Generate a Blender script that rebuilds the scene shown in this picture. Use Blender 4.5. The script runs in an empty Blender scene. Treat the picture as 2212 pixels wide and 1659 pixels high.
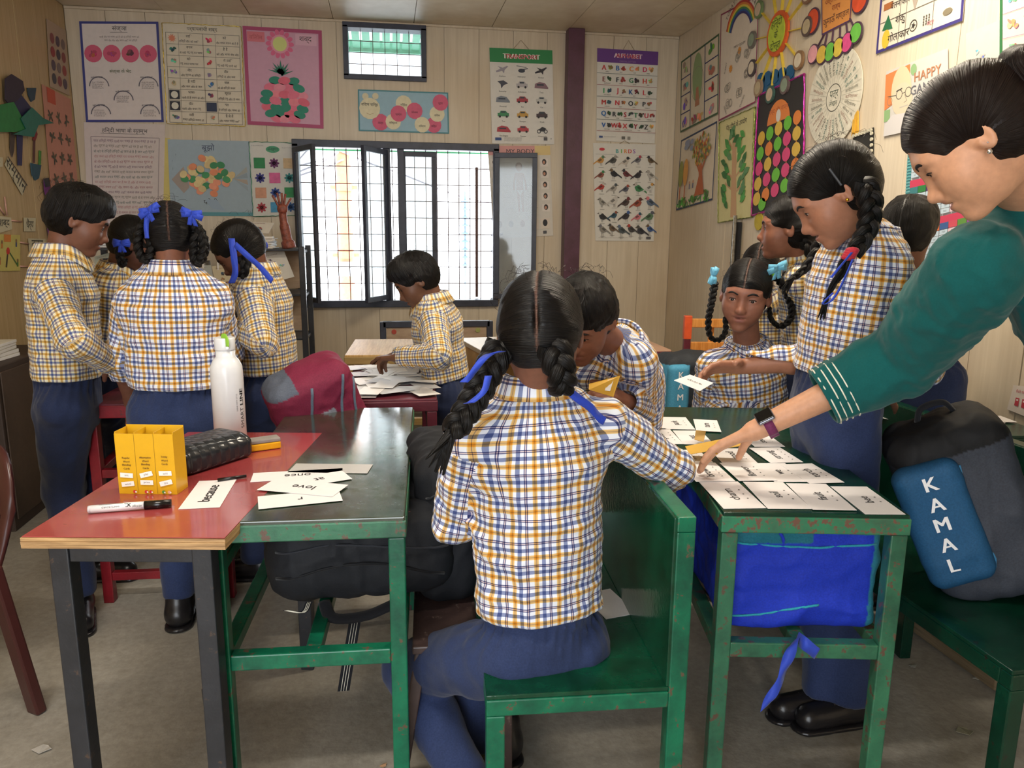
import bpy, bmesh, math, random
import numpy as np
from mathutils import Vector, Matrix

# ------------------------------------------------------------------ camera, world, light, exposure
scn = bpy.context.scene
COL = scn.collection
W_, H_, FPX = 2212, 1659, 1660.0
YAW, PITCH, ROLL = [math.radians(a) for a in (9.27, -11.3, 0.5)]
CAM = np.array([0, 0, 1.34])
_f = np.array([math.sin(YAW)*math.cos(PITCH), math.cos(YAW)*math.cos(PITCH), math.sin(PITCH)])
_r = np.array([math.cos(YAW), -math.sin(YAW), 0.0]); _u = np.cross(_r, _f)
_r, _u = math.cos(ROLL)*_r+math.sin(ROLL)*_u, math.cos(ROLL)*_u-math.sin(ROLL)*_r
cam_d = bpy.data.cameras.new('camera'); cam_d.sensor_width = 36; cam_d.lens = 36*FPX/W_
cam_d.clip_start = 0.05
cam = bpy.data.objects.new('camera', cam_d); COL.objects.link(cam)
M = Matrix.Identity(4)
for i in range(3):
    M[i][0], M[i][1], M[i][2], M[i][3] = _r[i], _u[i], -_f[i], CAM[i]
cam.matrix_world = M
scn.camera = cam
scn.view_settings.view_transform = 'Standard'; scn.view_settings.look = 'None'
scn.view_settings.gamma = 1; scn.view_settings.use_curve_mapping = False
scn.view_settings.exposure = 0.58
scn.cycles.use_denoising = True
scn.cycles.max_bounces = 8; scn.cycles.diffuse_bounces = 4; scn.cycles.glossy_bounces = 3
scn.cycles.transmission_bounces = 6; scn.cycles.transparent_max_bounces = 8
scn.cycles.sample_clamp_indirect = 6
scn.cycles.caustics_reflective = False; scn.cycles.caustics_refractive = False
world = bpy.data.worlds.new('overcast_sky'); scn.world = world; world.use_nodes = True
bgn = world.node_tree.nodes['Background']
bgn.inputs[0].default_value = (0.90, 0.95, 1.0, 1); bgn.inputs[1].default_value = 4.6

def area(name, loc, rot, sx, sy, power, color=(1, 1, 1), portal=False):
    d = bpy.data.lights.new(name, 'AREA'); d.shape = 'RECTANGLE'; d.size = sx; d.size_y = sy
    d.energy = power; d.color = color
    o = bpy.data.objects.new(name, d); COL.objects.link(o); o.location = loc
    o.rotation_euler = rot
    if portal: d.cycles.is_portal = True
    return o
PI = math.pi
# daylight portals: the two windows in the back wall, and the open veranda side behind the camera
area('window_portal', (0.08, 5.72, 1.36), (-PI/2, 0, 0), 1.35, 1.1, 1, portal=True)
area('vent_portal', (0.02, 5.72, 2.5), (-PI/2, 0, 0), 0.5, 0.33, 1, portal=True)
area('veranda_portal', (-0.85, -1.58, 1.17), (PI/2, 0, 0), 1.9, 2.3, 1, portal=True)
# unseen warm lamp under the ceiling, inferred from the warmly lit right wall
area('tube_light', (1.2, 2.6, 2.66), (0, 0, 0), 1.2, 0.06, 32, (1.0, 0.88, 0.70))
area('rear_fill_light', (-0.6, 0.9, 2.66), (0, 0, 0), 1.2, 0.06, 24, (1.0, 0.93, 0.82))  # unseen fill added to brighten the floor, not a fitting of the room

# ------------------------------------------------------------------ projecting onto real planes
def ray(px, py): return _f+_r*(px-W_/2)/FPX-_u*(py-H_/2)/FPX
def at(px, py, Y): d = ray(px, py); return CAM+d*(Y-CAM[1])/d[1]
def atz(px, py, Z): d = ray(px, py); return CAM+d*(Z-CAM[2])/d[2]
def atx(px, py, X): d = ray(px, py); return CAM+d*(X-CAM[0])/d[0]
YB, XL, XR, ZC = 5.6, -1.97, 2.10, 2.705

# ------------------------------------------------------------------ materials
def srgb(c):
    if isinstance(c, str):
        c = [int(c[i:i+2], 16)/255 for i in (0, 2, 4)]
    return tuple((x/12.92 if x <= .04045 else ((x+.055)/1.055)**2.4) for x in c[:3])+(1,)
def set_ramp(n, stops):
    e = n.color_ramp.elements; e.remove(e[1]); e[0].position = stops[0][0]; e[0].color = stops[0][1]
    for p, c in stops[1:]: k = e.new(p); k.color = c
class NT:
    def __init__(s, name):
        s.m = bpy.data.materials.new(name); s.m.use_nodes = True; s.t = s.m.node_tree; s.n = s.t.nodes
        s.b = s.n['Principled BSDF']
    def node(s, typ, **k):
        n = s.n.new(typ)
        for a, v in k.items():
            if a in n.inputs: n.inputs[a].default_value = v
            else: setattr(n, a, v)
        return n
    def link(s, a, b): s.t.links.new(a, b)
    def noise(s, scale, detail=3, vec=None, rough=.55):
        n = s.node('ShaderNodeTexNoise'); n.inputs['Scale'].default_value = scale
        n.inputs['Detail'].default_value = detail; n.inputs['Roughness'].default_value = rough
        if vec: s.link(vec, n.inputs['Vector'])
        return n.outputs['Fac']
    def ramp(s, fac, stops):
        n = s.node('ShaderNodeValToRGB'); set_ramp(n, [(p, c if len(c) == 4 else srgb(c)) for p, c in stops])
        s.link(fac, n.inputs[0]); return n.outputs[0]
    def mix(s, fac, a, b, mode='MIX'):
        n = s.node('ShaderNodeMix'); n.data_type = 'RGBA'; n.blend_type = mode
        for v, i in ((fac, 0), (a, 6), (b, 7)):
            if hasattr(v, 'is_linked') or hasattr(v, 'links'): s.link(v, n.inputs[i])
            else: n.inputs[i].default_value = v
        return n.outputs[2]
    def coord(s, kind='Object', scale=(1, 1, 1), rot=(0, 0, 0)):
        n = s.node('ShaderNodeTexCoord'); mp = s.node('ShaderNodeMapping')
        s.link(n.outputs[kind], mp.inputs[0]); mp.inputs['Scale'].default_value = scale
        mp.inputs['Rotation'].default_value = rot
        return mp.outputs[0]
    def bump(s, h, strength=.3, dist=.01):
        n = s.node('ShaderNodeBump'); n.inputs['Strength'].default_value = strength
        n.inputs['Distance'].default_value = dist; s.link(h, n.inputs['Height'])
        s.link(n.outputs[0], s.b.inputs['Normal']); return n
    def set(s, color=None, rough=None, metal=None, spec=None):
        if color is not None:
            if hasattr(color, 'links'): s.link(color, s.b.inputs['Base Color'])
            else: s.b.inputs['Base Color'].default_value = color
        if rough is not None:
            if hasattr(rough, 'links'): s.link(rough, s.b.inputs['Roughness'])
            else: s.b.inputs['Roughness'].default_value = rough
        if metal is not None: s.b.inputs['Metallic'].default_value = metal
        if spec is not None: s.b.inputs['Specular IOR Level'].default_value = spec
        return s.m
MATS = {}
def plain(name, c, rough=.6, metal=0, var=.12, scale=30, spec=.5, bump=0.0):
    if name in MATS: return MATS[name]
    t = NT(name); c = srgb(c)
    f = t.noise(scale, 4, t.coord())
    lo = tuple(x*(1-var) for x in c[:3])+(1,); hi = tuple(min(1, x*(1+var)) for x in c[:3])+(1,)
    t.set(t.ramp(f, [(.3, lo), (.7, hi)]), rough, metal, spec)
    if bump: t.bump(f, bump, .004)
    MATS[name] = t.m; return t.m
def worn(name, c, wear='5a4634', amt=.60, rough=.35, dark=None, scale=9):
    """enamel paint chipped to a brown undercoat, grimy in broad patches"""
    if name in MATS: return MATS[name]
    t = NT(name); v = t.coord()
    c1 = srgb(c); c2 = srgb(dark) if dark else tuple(x*.6 for x in c1[:3])+(1,)
    base = t.ramp(t.noise(scale, 5, v, .65), [(.35, c2), (.62, c1)])
    chip = t.ramp(t.noise(scale*4, 6, v, .7), [(amt, (0, 0, 0, 1)), (amt+.04, (1, 1, 1, 1))])
    t.set(t.mix(chip, base, srgb(wear)), rough); t.bump(t.noise(scale*8, 4, v), .25, .002)
    MATS[name] = t.m; return t.m
def m_panel(name, a, b, axis):
    t = NT(name)
    sc = (14, 14, .7) if axis == 'z' else (2, 2, 2)
    f = t.noise(3.5, 5, t.coord(scale=sc), .6); g = t.noise(1.1, 3, t.coord())
    base = t.ramp(f, [(.3, srgb(a)), (.7, srgb(b))])
    t.set(t.mix(t.ramp(g, [(.42, (0, 0, 0, 1)), (.75, (.5, .5, .5, 1))]), base, srgb('b89e78')), .42)
    t.bump(f, .08, .003); return t.m
M_WALL = m_panel('cream_panel', 'cdc0aa', 'ddd1bc', 'z')
M_WALL_L = m_panel('tan_panel', 'b39a6e', 'c8b088', 'z')
M_CEIL = m_panel('ceiling_board', 'cbbda4', 'ddd2bd', 'x')
def m_floor():
    t = NT('dusty_concrete'); v = t.coord()
    a = t.ramp(t.noise(2.2, 6, v, .62), [(.3, srgb('8a8478')), (.72, srgb('b2aca0'))])
    b = t.ramp(t.noise(38, 5, v, .7), [(.35, srgb('7a7468')), (.7, srgb('b8b2a8'))])
    t.set(t.mix(.35, a, b), .62); t.bump(t.noise(60, 6, v), .35, .003); return t.m
M_FLOOR = m_floor()
M_GREEN = worn('chipped_green_paint', '0d7050', '5c4a3c', .585, .32, '0a4a38')
M_GREEN2 = worn('dull_green_paint', '357556', '5c463a', .56, .38, '24503e')
M_DGREEN = worn('dark_green_paint', '0b3a2a', '24221c', .60, .22, '072a1e')
def m_top():
    t = NT('scratched_dark_desktop'); v = t.coord()
    vs = t.coord(scale=(3, 1, 1))
    base = t.ramp(t.noise(5, 6, v, .65), [(.35, srgb('1f2b22')), (.6, srgb('33402f')), (.8, srgb('4a4a3a'))])
    t.set(base, t.ramp(t.noise(22, 5, v, .7), [(.35, (.10,)*3+(1,)), (.7, (.32,)*3+(1,))]))
    t.bump(t.noise(24, 6, vs, .65), .30, .0018); t.b.inputs['Coat Weight'].default_value = .9; t.b.inputs['Coat Roughness'].default_value = .13; t.b.inputs['Coat IOR'].default_value = 1.7; return t.m
M_TOP = m_top()
M_BLACK = worn('black_steel', '2c2e34', '4a3c34', .62, .42)
M_REDP = worn('red_steel_paint', '8c1e28', '4a2a24', .63, .35)
M_MAROON = worn('maroon_steel_paint', '6a2a38', '3c2424', .62, .38)
def m_redtop():
    t = NT('red_laminate'); v = t.coord()
    base = t.ramp(t.noise(4, 4, v), [(.35, srgb('94383a')), (.7, srgb('a84a4a'))])
    sc = t.ramp(t.noise(30, 6, t.coord(scale=(1, 5, 1)), .7), [(.66, (0, 0, 0, 1)), (.72, (1, 1, 1, 1))])
    t.set(t.mix(sc, base, srgb('6d2522')), .22); t.b.inputs['Coat Weight'].default_value = .7; t.b.inputs['Coat Roughness'].default_value = .08; return t.m
M_REDTOP = m_redtop()
def m_wood(name, a, b, rough=.5, sc=(2, 2, 40)):
    t = NT(name); f = t.noise(3, 5, t.coord(scale=sc), .65)
    t.set(t.ramp(f, [(.3, srgb(a)), (.7, srgb(b))]), rough); t.bump(f, .3, .003); return t.m
M_PLY = m_wood('raw_plywood_edge', '7a5a38', 'd2ab78')
M_YWOOD = m_wood('yellow_wood', 'b5894a', 'dcb878', .45, (30, 2, 2))
M_TANBOARD = m_wood('tan_board', '9c8470', 'bba58c', .5, (2, 2, 6))
M_PILLAR = worn('plum_paint', '5e3a4e', '402838', .72, .45, '50303f')
M_WFRAME = worn('blue_grey_window_frame', '3c4152', '2c2c34', .68, .45)
M_BROWNF = plain('brown_grille_paint', '5a3c34', .5)
M_PAPER = plain('white_card', 'e9e7e6', .45, var=.03)
def m_print():
    t = NT('printed_colour'); a = t.node('ShaderNodeVertexColor'); a.layer_name = 'Col'
    t.set(a.outputs[0], .55); return t.m
M_PRINT = m_print()
def m_glass():
    t = NT('window_glass'); g = t.node('ShaderNodeBsdfTransparent'); g.inputs[0].default_value = (.80, .84, .85, 1)
    gl = t.node('ShaderNodeBsdfGlossy'); gl.inputs['Roughness'].default_value = .05
    df = t.node('ShaderNodeBsdfDiffuse'); df.inputs[0].default_value = (.55, .58, .62, 1)
    m1 = t.node('ShaderNodeMixShader'); m1.inputs[0].default_value = .07
    t.link(g.outputs[0], m1.inputs[1]); t.link(gl.outputs[0], m1.inputs[2])
    m2 = t.node('ShaderNodeMixShader'); m2.inputs[0].default_value = .22
    t.link(m1.outputs[0], m2.inputs[1]); t.link(df.outputs[0], m2.inputs[2])
    t.link(m2.outputs[0], t.n['Material Output'].inputs[0]); return t.m
M_GLASS = m_glass()

def math_(t, op, a, b=None, c=None):
    n = t.node('ShaderNodeMath'); n.operation = op
    for i, v in enumerate((a, b, c)):
        if v is None: continue
        if hasattr(v, 'links'): t.link(v, n.inputs[i])
        else: n.inputs[i].default_value = v
    return n.outputs[0]
def m_plaid(name, per, tint='eef1f8', yellow='dca63c'):
    """woven check: yellow band with a dark centre thread, blue band, navy double line"""
    t = NT(name); uv = t.node('ShaderNodeTexCoord').outputs['UV']
    sep = t.node('ShaderNodeSeparateXYZ'); t.link(uv, sep.inputs[0])
    def stripes(c):
        f = math_(t, 'FRACT', math_(t, 'DIVIDE', c, per))
        n = t.node('ShaderNodeValToRGB'); n.color_ramp.interpolation = 'CONSTANT'
        wh = srgb(tint); y = srgb(yellow); ys = srgb('ecc878'); dk = srgb('7a5a30'); bl = srgb('6878a8'); nv = srgb('303278'); pk = srgb('e8d5cf')
        st = [(0, wh), (.06, ys), (.09, y), (.153, dk), (.172, y), (.235, ys), (.265, wh), (.40, bl), (.565, wh), (.72, nv), (.765, pk), (.80, nv), (.845, wh)]
        set_ramp(n, st)
        t.link(f, n.inputs[0]); return n.outputs[0]
    a, b = stripes(sep.outputs[0]), stripes(sep.outputs[1])
    avg = t.mix(.5, a, b); mul = t.mix(1.0, a, b, 'MULTIPLY')
    t.set(t.mix(.75, avg, mul), .85, spec=.15)
    t.b.inputs['Sheen Weight'].default_value = .15
    t.bump(t.noise(420, 2, t.coord('UV')), .12, .001); return t.m
M_PLAID = m_plaid('check_shirt_cloth', .048)
M_PLAID2 = m_plaid('check_shirt_cloth_small', .040, 'ece8d8', 'd0aa50')
def cloth(name, c, rough=.9, var=.2):
    if name in MATS: return MATS[name]
    t = NT(name); c = srgb(c); v = t.coord()
    f = t.mix(.5, t.noise(9, 4, v), t.noise(260, 2, v))
    lo = tuple(x*(1-var) for x in c[:3])+(1,); hi = tuple(min(1, x*(1+var)) for x in c[:3])+(1,)
    t.set(t.ramp(f, [(.35, lo), (.65, hi)]), rough, spec=.2); t.b.inputs['Sheen Weight'].default_value = .12
    t.bump(t.noise(300, 2, v), .15, .001); MATS[name] = t.m; return t.m
M_NAVY = cloth('navy_trouser_cloth', '2b375a')
M_NAVYD = cloth('dark_navy_trouser_cloth', '232c48')
M_TEAL = cloth('teal_kurta_cloth', '0b5454', .85, .1)
def m_skin():
    t = NT('skin'); a = t.node('ShaderNodeVertexColor'); a.layer_name = 'Col'
    v = t.coord(); f = t.ramp(t.noise(70, 3, v), [(.3, (.90,)*3+(1,)), (.7, (1.06,)*3+(1,))])
    t.set(t.mix(1.0, a.outputs[0], f, 'MULTIPLY'), .48, spec=.4)
    t.b.inputs['Subsurface Weight'].default_value = .08; t.b.inputs['Subsurface Radius'].default_value = (.012, .005, .003)
    t.b.inputs['Subsurface Scale'].default_value = .6
    t.bump(t.noise(500, 2, v), .05, .001); return t.m
M_SKIN = m_skin()
def m_hair():
    t = NT('hair'); a = t.node('ShaderNodeVertexColor'); a.layer_name = 'Col'
    f = t.noise(1, 3, t.coord('UV', scale=(420, 12, 1)), .6)
    m = t.ramp(f, [(.35, (.5,)*3+(1,)), (.7, (1.25,)*3+(1,))])
    t.set(t.mix(1.0, a.outputs[0], m, 'MULTIPLY'), .42, spec=.24); t.bump(f, 1.0, .005); return t.m
M_HAIR = m_hair()
M_RIBBON = cloth('blue_ribbon', '2f48b8', .5, .1)
M_EYE = plain('eye_white', 'cfc6bc', .25, var=.02); M_PUPIL = plain('dark_iris', '1a100c', .15, var=.02)
M_BROW = plain('eyebrow_hair', '120c0a', .7)
M_SHOE = plain('black_shoe_leather', '1c1a1c', .3, bump=.2)
M_GOLD = plain('gold', 'd8a83c', .2, 1); M_SILVER = plain('silver', 'd0d0d4', .2, 1)

# ------------------------------------------------------------------ object helpers
def link(o, parent=None, label=None, cat=None, group=None, kind=None):
    COL.objects.link(o)
    if parent is not None: o.parent = parent
    return tag(o, label, cat, group, kind)
def tag(o, label=None, cat=None, group=None, kind=None):
    if label: o['label'] = label
    if cat: o['category'] = cat
    if group: o['group'] = group
    if kind: o['kind'] = kind
    return o
def empty(name, loc=(0, 0, 0), label=None, cat=None, group=None, rz=0, kind=None):
    o = bpy.data.objects.new(name, None); o.location = Vector([float(x) for x in loc]); o.rotation_euler = (0, 0, rz)
    o.empty_display_size = .1
    link(o, None, label, cat, group, kind); bpy.context.view_layer.update(); return o
def mesh_obj(name, verts, faces, mat, parent=None, smooth=False, cols=None, uvs=None, world=False, **k):
    """verts in the parent's own frame, or world when world=True"""
    me = bpy.data.meshes.new(name)
    verts = np.asarray(verts, dtype=np.float32)
    if world and parent is not None:
        mi = np.array(parent_matrix(parent).inverted(), dtype=np.float32)
        verts = verts@mi[:3, :3].T+mi[:3, 3]
    if isinstance(faces, np.ndarray):
        n, kx = faces.shape
        me.vertices.add(len(verts)); me.vertices.foreach_set('co', verts.ravel())
        me.loops.add(n*kx); me.loops.foreach_set('vertex_index', faces.ravel().astype(np.int32))
        me.polygons.add(n); me.polygons.foreach_set('loop_start', np.arange(0, n*kx, kx, dtype=np.int32))
        me.update(calc_edges=True); me.validate()
    else:
        me.from_pydata([tuple(map(float, v)) for v in verts], [], [tuple(int(i) for i in f) for f in faces])
    for m in (mat if isinstance(mat, (list, tuple)) else [mat]): me.materials.append(m)
    if cols is not None:
        ca = me.color_attributes.new('Col', 'FLOAT_COLOR', 'POINT')
        c = np.ones((len(me.vertices), 4), np.float32); c[:, :3] = np.asarray(cols)[:, :3]
        ca.data.foreach_set('color', c.ravel())
    if uvs is not None:
        ul = me.uv_layers.new(name='UVMap'); ul.data.foreach_set('uv', np.asarray(uvs, np.float32).ravel())
    if smooth: me.shade_smooth()
    o = bpy.data.objects.new(name, me); return link(o, parent, **k)
def parent_matrix(p):
    m = p.matrix_basis.copy()
    while p.parent is not None:
        p = p.parent; m = p.matrix_basis@m
    return m
class BM:
    """collects shapes; build() links them as one mesh object"""
    def __init__(s): s.b = bmesh.new()
    def box(s, x0, x1, y0, y1, z0, z1, bev=0, mi=0):
        r = bmesh.ops.create_cube(s.b, size=1)
        bmesh.ops.scale(s.b, vec=(x1-x0, y1-y0, z1-z0), verts=r['verts'])
        bmesh.ops.translate(s.b, vec=((x0+x1)/2, (y0+y1)/2, (z0+z1)/2), verts=r['verts'])
        return s._fin(r, bev, mi)
    def _fin(s, r, bev, mi=0):
        fs = set(f for v in r['verts'] for f in v.link_faces)
        for f in fs: f.material_index = mi
        if bev:
            es = set(e for v in r['verts'] for e in v.link_edges)
            bmesh.ops.bevel(s.b, geom=list(es), offset=bev, segments=2, affect='EDGES', profile=.5)
        return s
    def bar(s, a, b, w, d=None, bev=.003, up=(0, 0, 1), mi=0):
        """square tube from a to b"""
        d = d or w; a, b = Vector([float(x) for x in a]), Vector([float(x) for x in b]); ax = (b-a); L = ax.length; ax.normalize()
        upv = Vector(up)
        if abs(ax.dot(upv)) > .95: upv = Vector((0, 1, 0))
        sx = ax.cross(upv).normalized(); sy = sx.cross(ax)
        r = bmesh.ops.create_cube(s.b, size=1)
        m = Matrix((sx*w, sy*d, ax*L)).transposed().to_4x4(); m.translation = (a+b)/2
        bmesh.ops.transform(s.b, matrix=m, verts=r['verts']); return s._fin(r, bev, mi)
    def cyl(s, a, b, r0, r1=None, seg=16, mi=0):
        r1 = r0 if r1 is None else r1
        a, b = Vector([float(x) for x in a]), Vector([float(x) for x in b]); ax = b-a
        r = bmesh.ops.create_cone(s.b, cap_ends=True, segments=seg, radius1=r0, radius2=r1, depth=ax.length)
        m = ax.to_track_quat('Z', 'Y').to_matrix().to_4x4(); m.translation = (a+b)/2
        bmesh.ops.transform(s.b, matrix=m, verts=r['verts'])
        for f in set(f for v in r['verts'] for f in v.link_faces): f.material_index = mi
        return s
    def ball(s, c, r, seg=12, sc=(1, 1, 1), mi=0):
        q = bmesh.ops.create_uvsphere(s.b, u_segments=seg, v_segments=max(6, seg//2), radius=1)
        bmesh.ops.scale(s.b, vec=(r*sc[0], r*sc[1], r*sc[2]), verts=q['verts'])
        bmesh.ops.translate(s.b, vec=[float(x) for x in c], verts=q['verts'])
        for f in set(f for v in q['verts'] for f in v.link_faces): f.material_index = mi
        return s
    def poly(s, pts, th, n, mi=0):
        """flat polygon pts, thickened by th along n"""
        n = Vector(n); a = [s.b.verts.new(Vector([float(x) for x in p])) for p in pts]; b = [s.b.verts.new(v.co+n*th) for v in a]
        fs = [s.b.faces.new(a[::-1]), s.b.faces.new(b)]
        k = len(a)
        for i in range(k): fs.append(s.b.faces.new((a[i], a[(i+1) % k], b[(i+1) % k], b[i])))
        for f in fs: f.material_index = mi
        return s
    def lathe(s, prof, seg=32, c=(0, 0, 0), mi=0):
        rows = []
        for r, z in prof:
            rows.append([s.b.verts.new((c[0]+r*math.cos(2*PI*i/seg), c[1]+r*math.sin(2*PI*i/seg), c[2]+z)) for i in range(seg)])
        for A, B in zip(rows, rows[1:]):
            for i in range(seg):
                f = s.b.faces.new((A[i], A[(i+1) % seg], B[(i+1) % seg], B[i])); f.material_index = mi; f.smooth = True
        if prof[0][0] > 1e-6: s.b.faces.new(rows[0][::-1])
        if prof[-1][0] > 1e-6: s.b.faces.new(rows[-1])
        return s
    def build(s, name, mat, parent=None, smooth=False, world=False, **k):
        me = bpy.data.meshes.new(name)
        bmesh.ops.recalc_face_normals(s.b, faces=s.b.faces)
        if world and parent is not None: bmesh.ops.transform(s.b, matrix=parent_matrix(parent).inverted(), verts=s.b.verts)
        s.b.to_mesh(me); s.b.free()
        for m in (mat if isinstance(mat, (list, tuple)) else [mat]): me.materials.append(m)
        if smooth: me.shade_smooth()
        o = bpy.data.objects.new(name, me); return link(o, parent, **k)
def tube(name, pts, rad, mat, parent=None, seg=8, flat=None, closed=False, cols=None, world=True, normals=None, **k):
    """sweep a (possibly flattened) round section along pts; rad number or list"""
    P = np.array([np.asarray(p, float) for p in pts]); n = len(P)
    R = np.full(n, rad) if np.isscalar(rad) else np.asarray(rad, float)
    T = np.gradient(P, axis=0); T /= np.linalg.norm(T, axis=1)[:, None]+1e-9
    nrm = np.array([0, 0, 1.]) if abs(T[0][2]) < .9 else np.array([1., 0, 0])
    if normals is not None: nrm = np.array(normals, float)
    vs, fs = [], []
    for i in range(n):
        s = np.cross(T[i], nrm); s /= np.linalg.norm(s)+1e-9; nrm = np.cross(s, T[i])
        fl = 1 if flat is None else flat
        for j in range(seg):
            a = 2*PI*j/seg
            vs.append(P[i]+R[i]*(math.cos(a)*s+fl*math.sin(a)*nrm))
    for i in range(n-1):
        for j in range(seg):
            fs.append((i*seg+j, i*seg+(j+1) % seg, (i+1)*seg+(j+1) % seg, (i+1)*seg+j))
    fs.append(tuple(range(seg))[::-1]); fs.append(tuple((n-1)*seg+j for j in range(seg)))
    return mesh_obj(name, vs, fs, mat, parent, smooth=True, world=world, **k)
def spline(pts, n=8):
    """Catmull-Rom through pts"""
    P = [np.asarray(p, float) for p in pts]; P = [2*P[0]-P[1]]+P+[2*P[-1]-P[-2]]; out = []
    for i in range(1, len(P)-2):
        for k in range(n):
            t = k/n; a, b, c, d = P[i-1:i+3]
            out.append(.5*((2*b)+(-a+c)*t+(2*a-5*b+4*c-d)*t*t+(-a+3*b-3*c+d)*t**3))
    out.append(P[-2]); return out

# ------------------------------------------------------------------ the room
WIN = (-0.584, 0.775, 0.822, 1.905)     # window_1 opening x0,x1,z0,z1
VENT = (-0.232, 0.282, 2.352, 2.672)
def cut_rects(x0, x1, z0, z1, holes):
    rs = [(x0, x1, z0, z1)]
    for hx0, hx1, hz0, hz1 in holes:
        out = []
        for a, b, c, d in rs:
            if hx0 >= b or hx1 <= a or hz0 >= d or hz1 <= c: out.append((a, b, c, d)); continue
            if c < hz0: out.append((a, b, c, hz0))
            if d > hz1: out.append((a, b, hz1, d))
            lo, hi = max(c, hz0), min(d, hz1)
            if a < hx0: out.append((a, hx0, lo, hi))
            if b > hx1: out.append((hx1, b, lo, hi))
        rs = out
    return rs
b = BM(); b.box(XL-.6, XR+.6, -1.8, YB+.3, -.1, 0)
b.build('floor', M_FLOOR, kind='structure')
holes = [WIN, VENT]
b = BM()
for r in cut_rects(XL-.1, XR+.1, 0, ZC+.1, holes): b.box(r[0], r[1], YB+.012, YB+.12, r[2], r[3])
wall_back = b.build('wall_back', M_WALL, kind='structure')
random.seed(4)
xs = np.arange(XL, XR+.01, .2394); xs[-1] = XR
for i in range(len(xs)-1):
    b = BM()
    for r in cut_rects(xs[i]+.0015, xs[i+1]-.0015, 0, ZC, holes): b.box(r[0], r[1], YB+random.uniform(0, .003), YB+.012, r[2], r[3])
    b.build('panel', M_WALL, wall_back)
for nm, X, sgn, mt in (('wall_left', XL, -1, M_WALL_L), ('wall_right', XR, 1, M_WALL)):
    b = BM(); b.box(min(X+sgn*.012, X+sgn*.12), max(X+sgn*.012, X+sgn*.12), -1.6, YB+.12, 0, ZC+.1)
    wl = b.build(nm, mt, kind='structure')
    ys = np.arange(1.04, YB+.01, .24); ys[-1] = YB
    for i in range(len(ys)-1):
        j = random.uniform(0, .003); b = BM()
        b.box(min(X+sgn*j, X+sgn*.012), max(X+sgn*j, X+sgn*.012), ys[i]+.0015, ys[i+1]-.0015, 0, ZC)
        b.build('panel', mt, wl)
b = BM(); b.box(XL-.1, XR+.1, -1.6, YB+.1, ZC+.012, ZC+.08)
ceil = b.build('ceiling', M_CEIL, kind='structure')
cxs = [XL, -1.37, -.84, -.31, .22, .75, 1.28, 1.81, XR]; cys = [1.6, 2.8, 4.0, 4.72, YB]
for i in range(len(cxs)-1):
    for j in range(len(cys)-1):
        b = BM(); z = ZC-random.uniform(0, .004)
        b.box(cxs[i]+.002, cxs[i+1]-.002, cys[j]+.002, cys[j+1]-.002, z, ZC+.012); b.build('ceiling_panel', M_CEIL, ceil)
b = BM()                                                      # wall behind the camera, open to the veranda
for r in cut_rects(XL-.1, XR+.1, 0, ZC+.1, [(-1.8, 0.1, -1, 2.35)]): b.box(r[0], r[1], -1.7, -1.6, r[2], r[3])
b.build('wall_front', M_WALL, kind='structure')
b = BM(); x0 = at(1219, 200, YB)[0]; b.box(x0, x0+.115, YB-.10, YB+.001, 0, ZC-.001, .004)
b.build('trim_1', M_PILLAR, kind='structure')
b = BM(); b.bar((XL+.005, YB-.008, ZC-.01), (XR-.005, YB-.008, ZC-.01), .014, bev=0); b.build('trim_2', M_WALL, kind='structure')

def bars(b, x0, x1, z0, z1, nx, nz, y, w=.006):
    for i in range(1, nx): x = x0+(x1-x0)*i/nx; b.box(x-w/2, x+w/2, y-w/2, y+w/2, z0, z1)
    for i in range(1, nz): z = z0+(z1-z0)*i/nz; b.box(x0, x1, y-w/2-.004, y+w/2-.004, z-w/2, z+w/2)
# window_1: outer frame, mullions, grille, open casements with glass
x0, x1, z0, z1 = WIN
b = BM(); f = .028
b.box(x0-f, x1+f, YB-.03, YB+.10, z1-.02, z1+f, .003); b.box(x0-f, x1+f, YB-.035, YB+.10, z0-f, z0+.02, .003)
b.box(x0-f, x0+.012, YB-.03, YB+.10, z0, z1, .003); b.box(x1-.012, x1+f, YB-.03, YB+.10, z0, z1, .003)
w1 = b.build('window_1', M_WFRAME, kind='structure')
for cx, wd in ((at(838, 480, YB)[0], .05), (at(868, 480, YB)[0], .045)):
    b = BM(); b.box(cx-wd/2, cx+wd/2, YB-.02, YB+.08, z0+.02, z1-.02, .002); b.build('mullion', M_WFRAME, w1)
b = BM(); bars(b, x0+.012, x1-.012, z0+.02, z1-.02, 17, 9, YB+.07); b.build('grille', M_BROWNF, w1)
def casement(hx, ang, wd, name='casement', zt=None):
    """a glazed leaf hinged at x=hx, swung into the room by ang"""
    zt = zt or z1-.03; z_ = z0+.03
    e = bpy.data.objects.new(name, None); link(e, w1); e.location = (hx, YB-.035, 0); e.rotation_euler = (0, 0, ang)
    b = BM(); s = .034
    b.box(0, wd, -.012, .012, z_, z_+s, .002); b.box(0, wd, -.012, .012, zt-s, zt, .002)
    b.box(0, s, -.012, .012, z_+s, zt-s, .002); b.box(wd-s, wd, -.012, .012, z_+s, zt-s, .002)
    b.build('sash', M_WFRAME, e)
    b = BM(); b.box(s, wd-s, -.002, .002, z_+s, zt-s); b.build('pane', M_GLASS, e)
    return e
casement(at(645, 480, YB)[0]-.01, math.radians(-62), .34)      # far left leaf, swung out to the room, seen edge on
casement(at(838, 480, YB)[0], math.radians(-118), .33)
casement(at(1058, 480, YB)[0]+.03, math.radians(-12), .30)     # right leaf lying against the wall over the chart
e = casement(at(870, 480, YB)[0], math.radians(3), .25)
e.location = (at(868, 480, YB)[0], YB+.03, 0)
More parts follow.
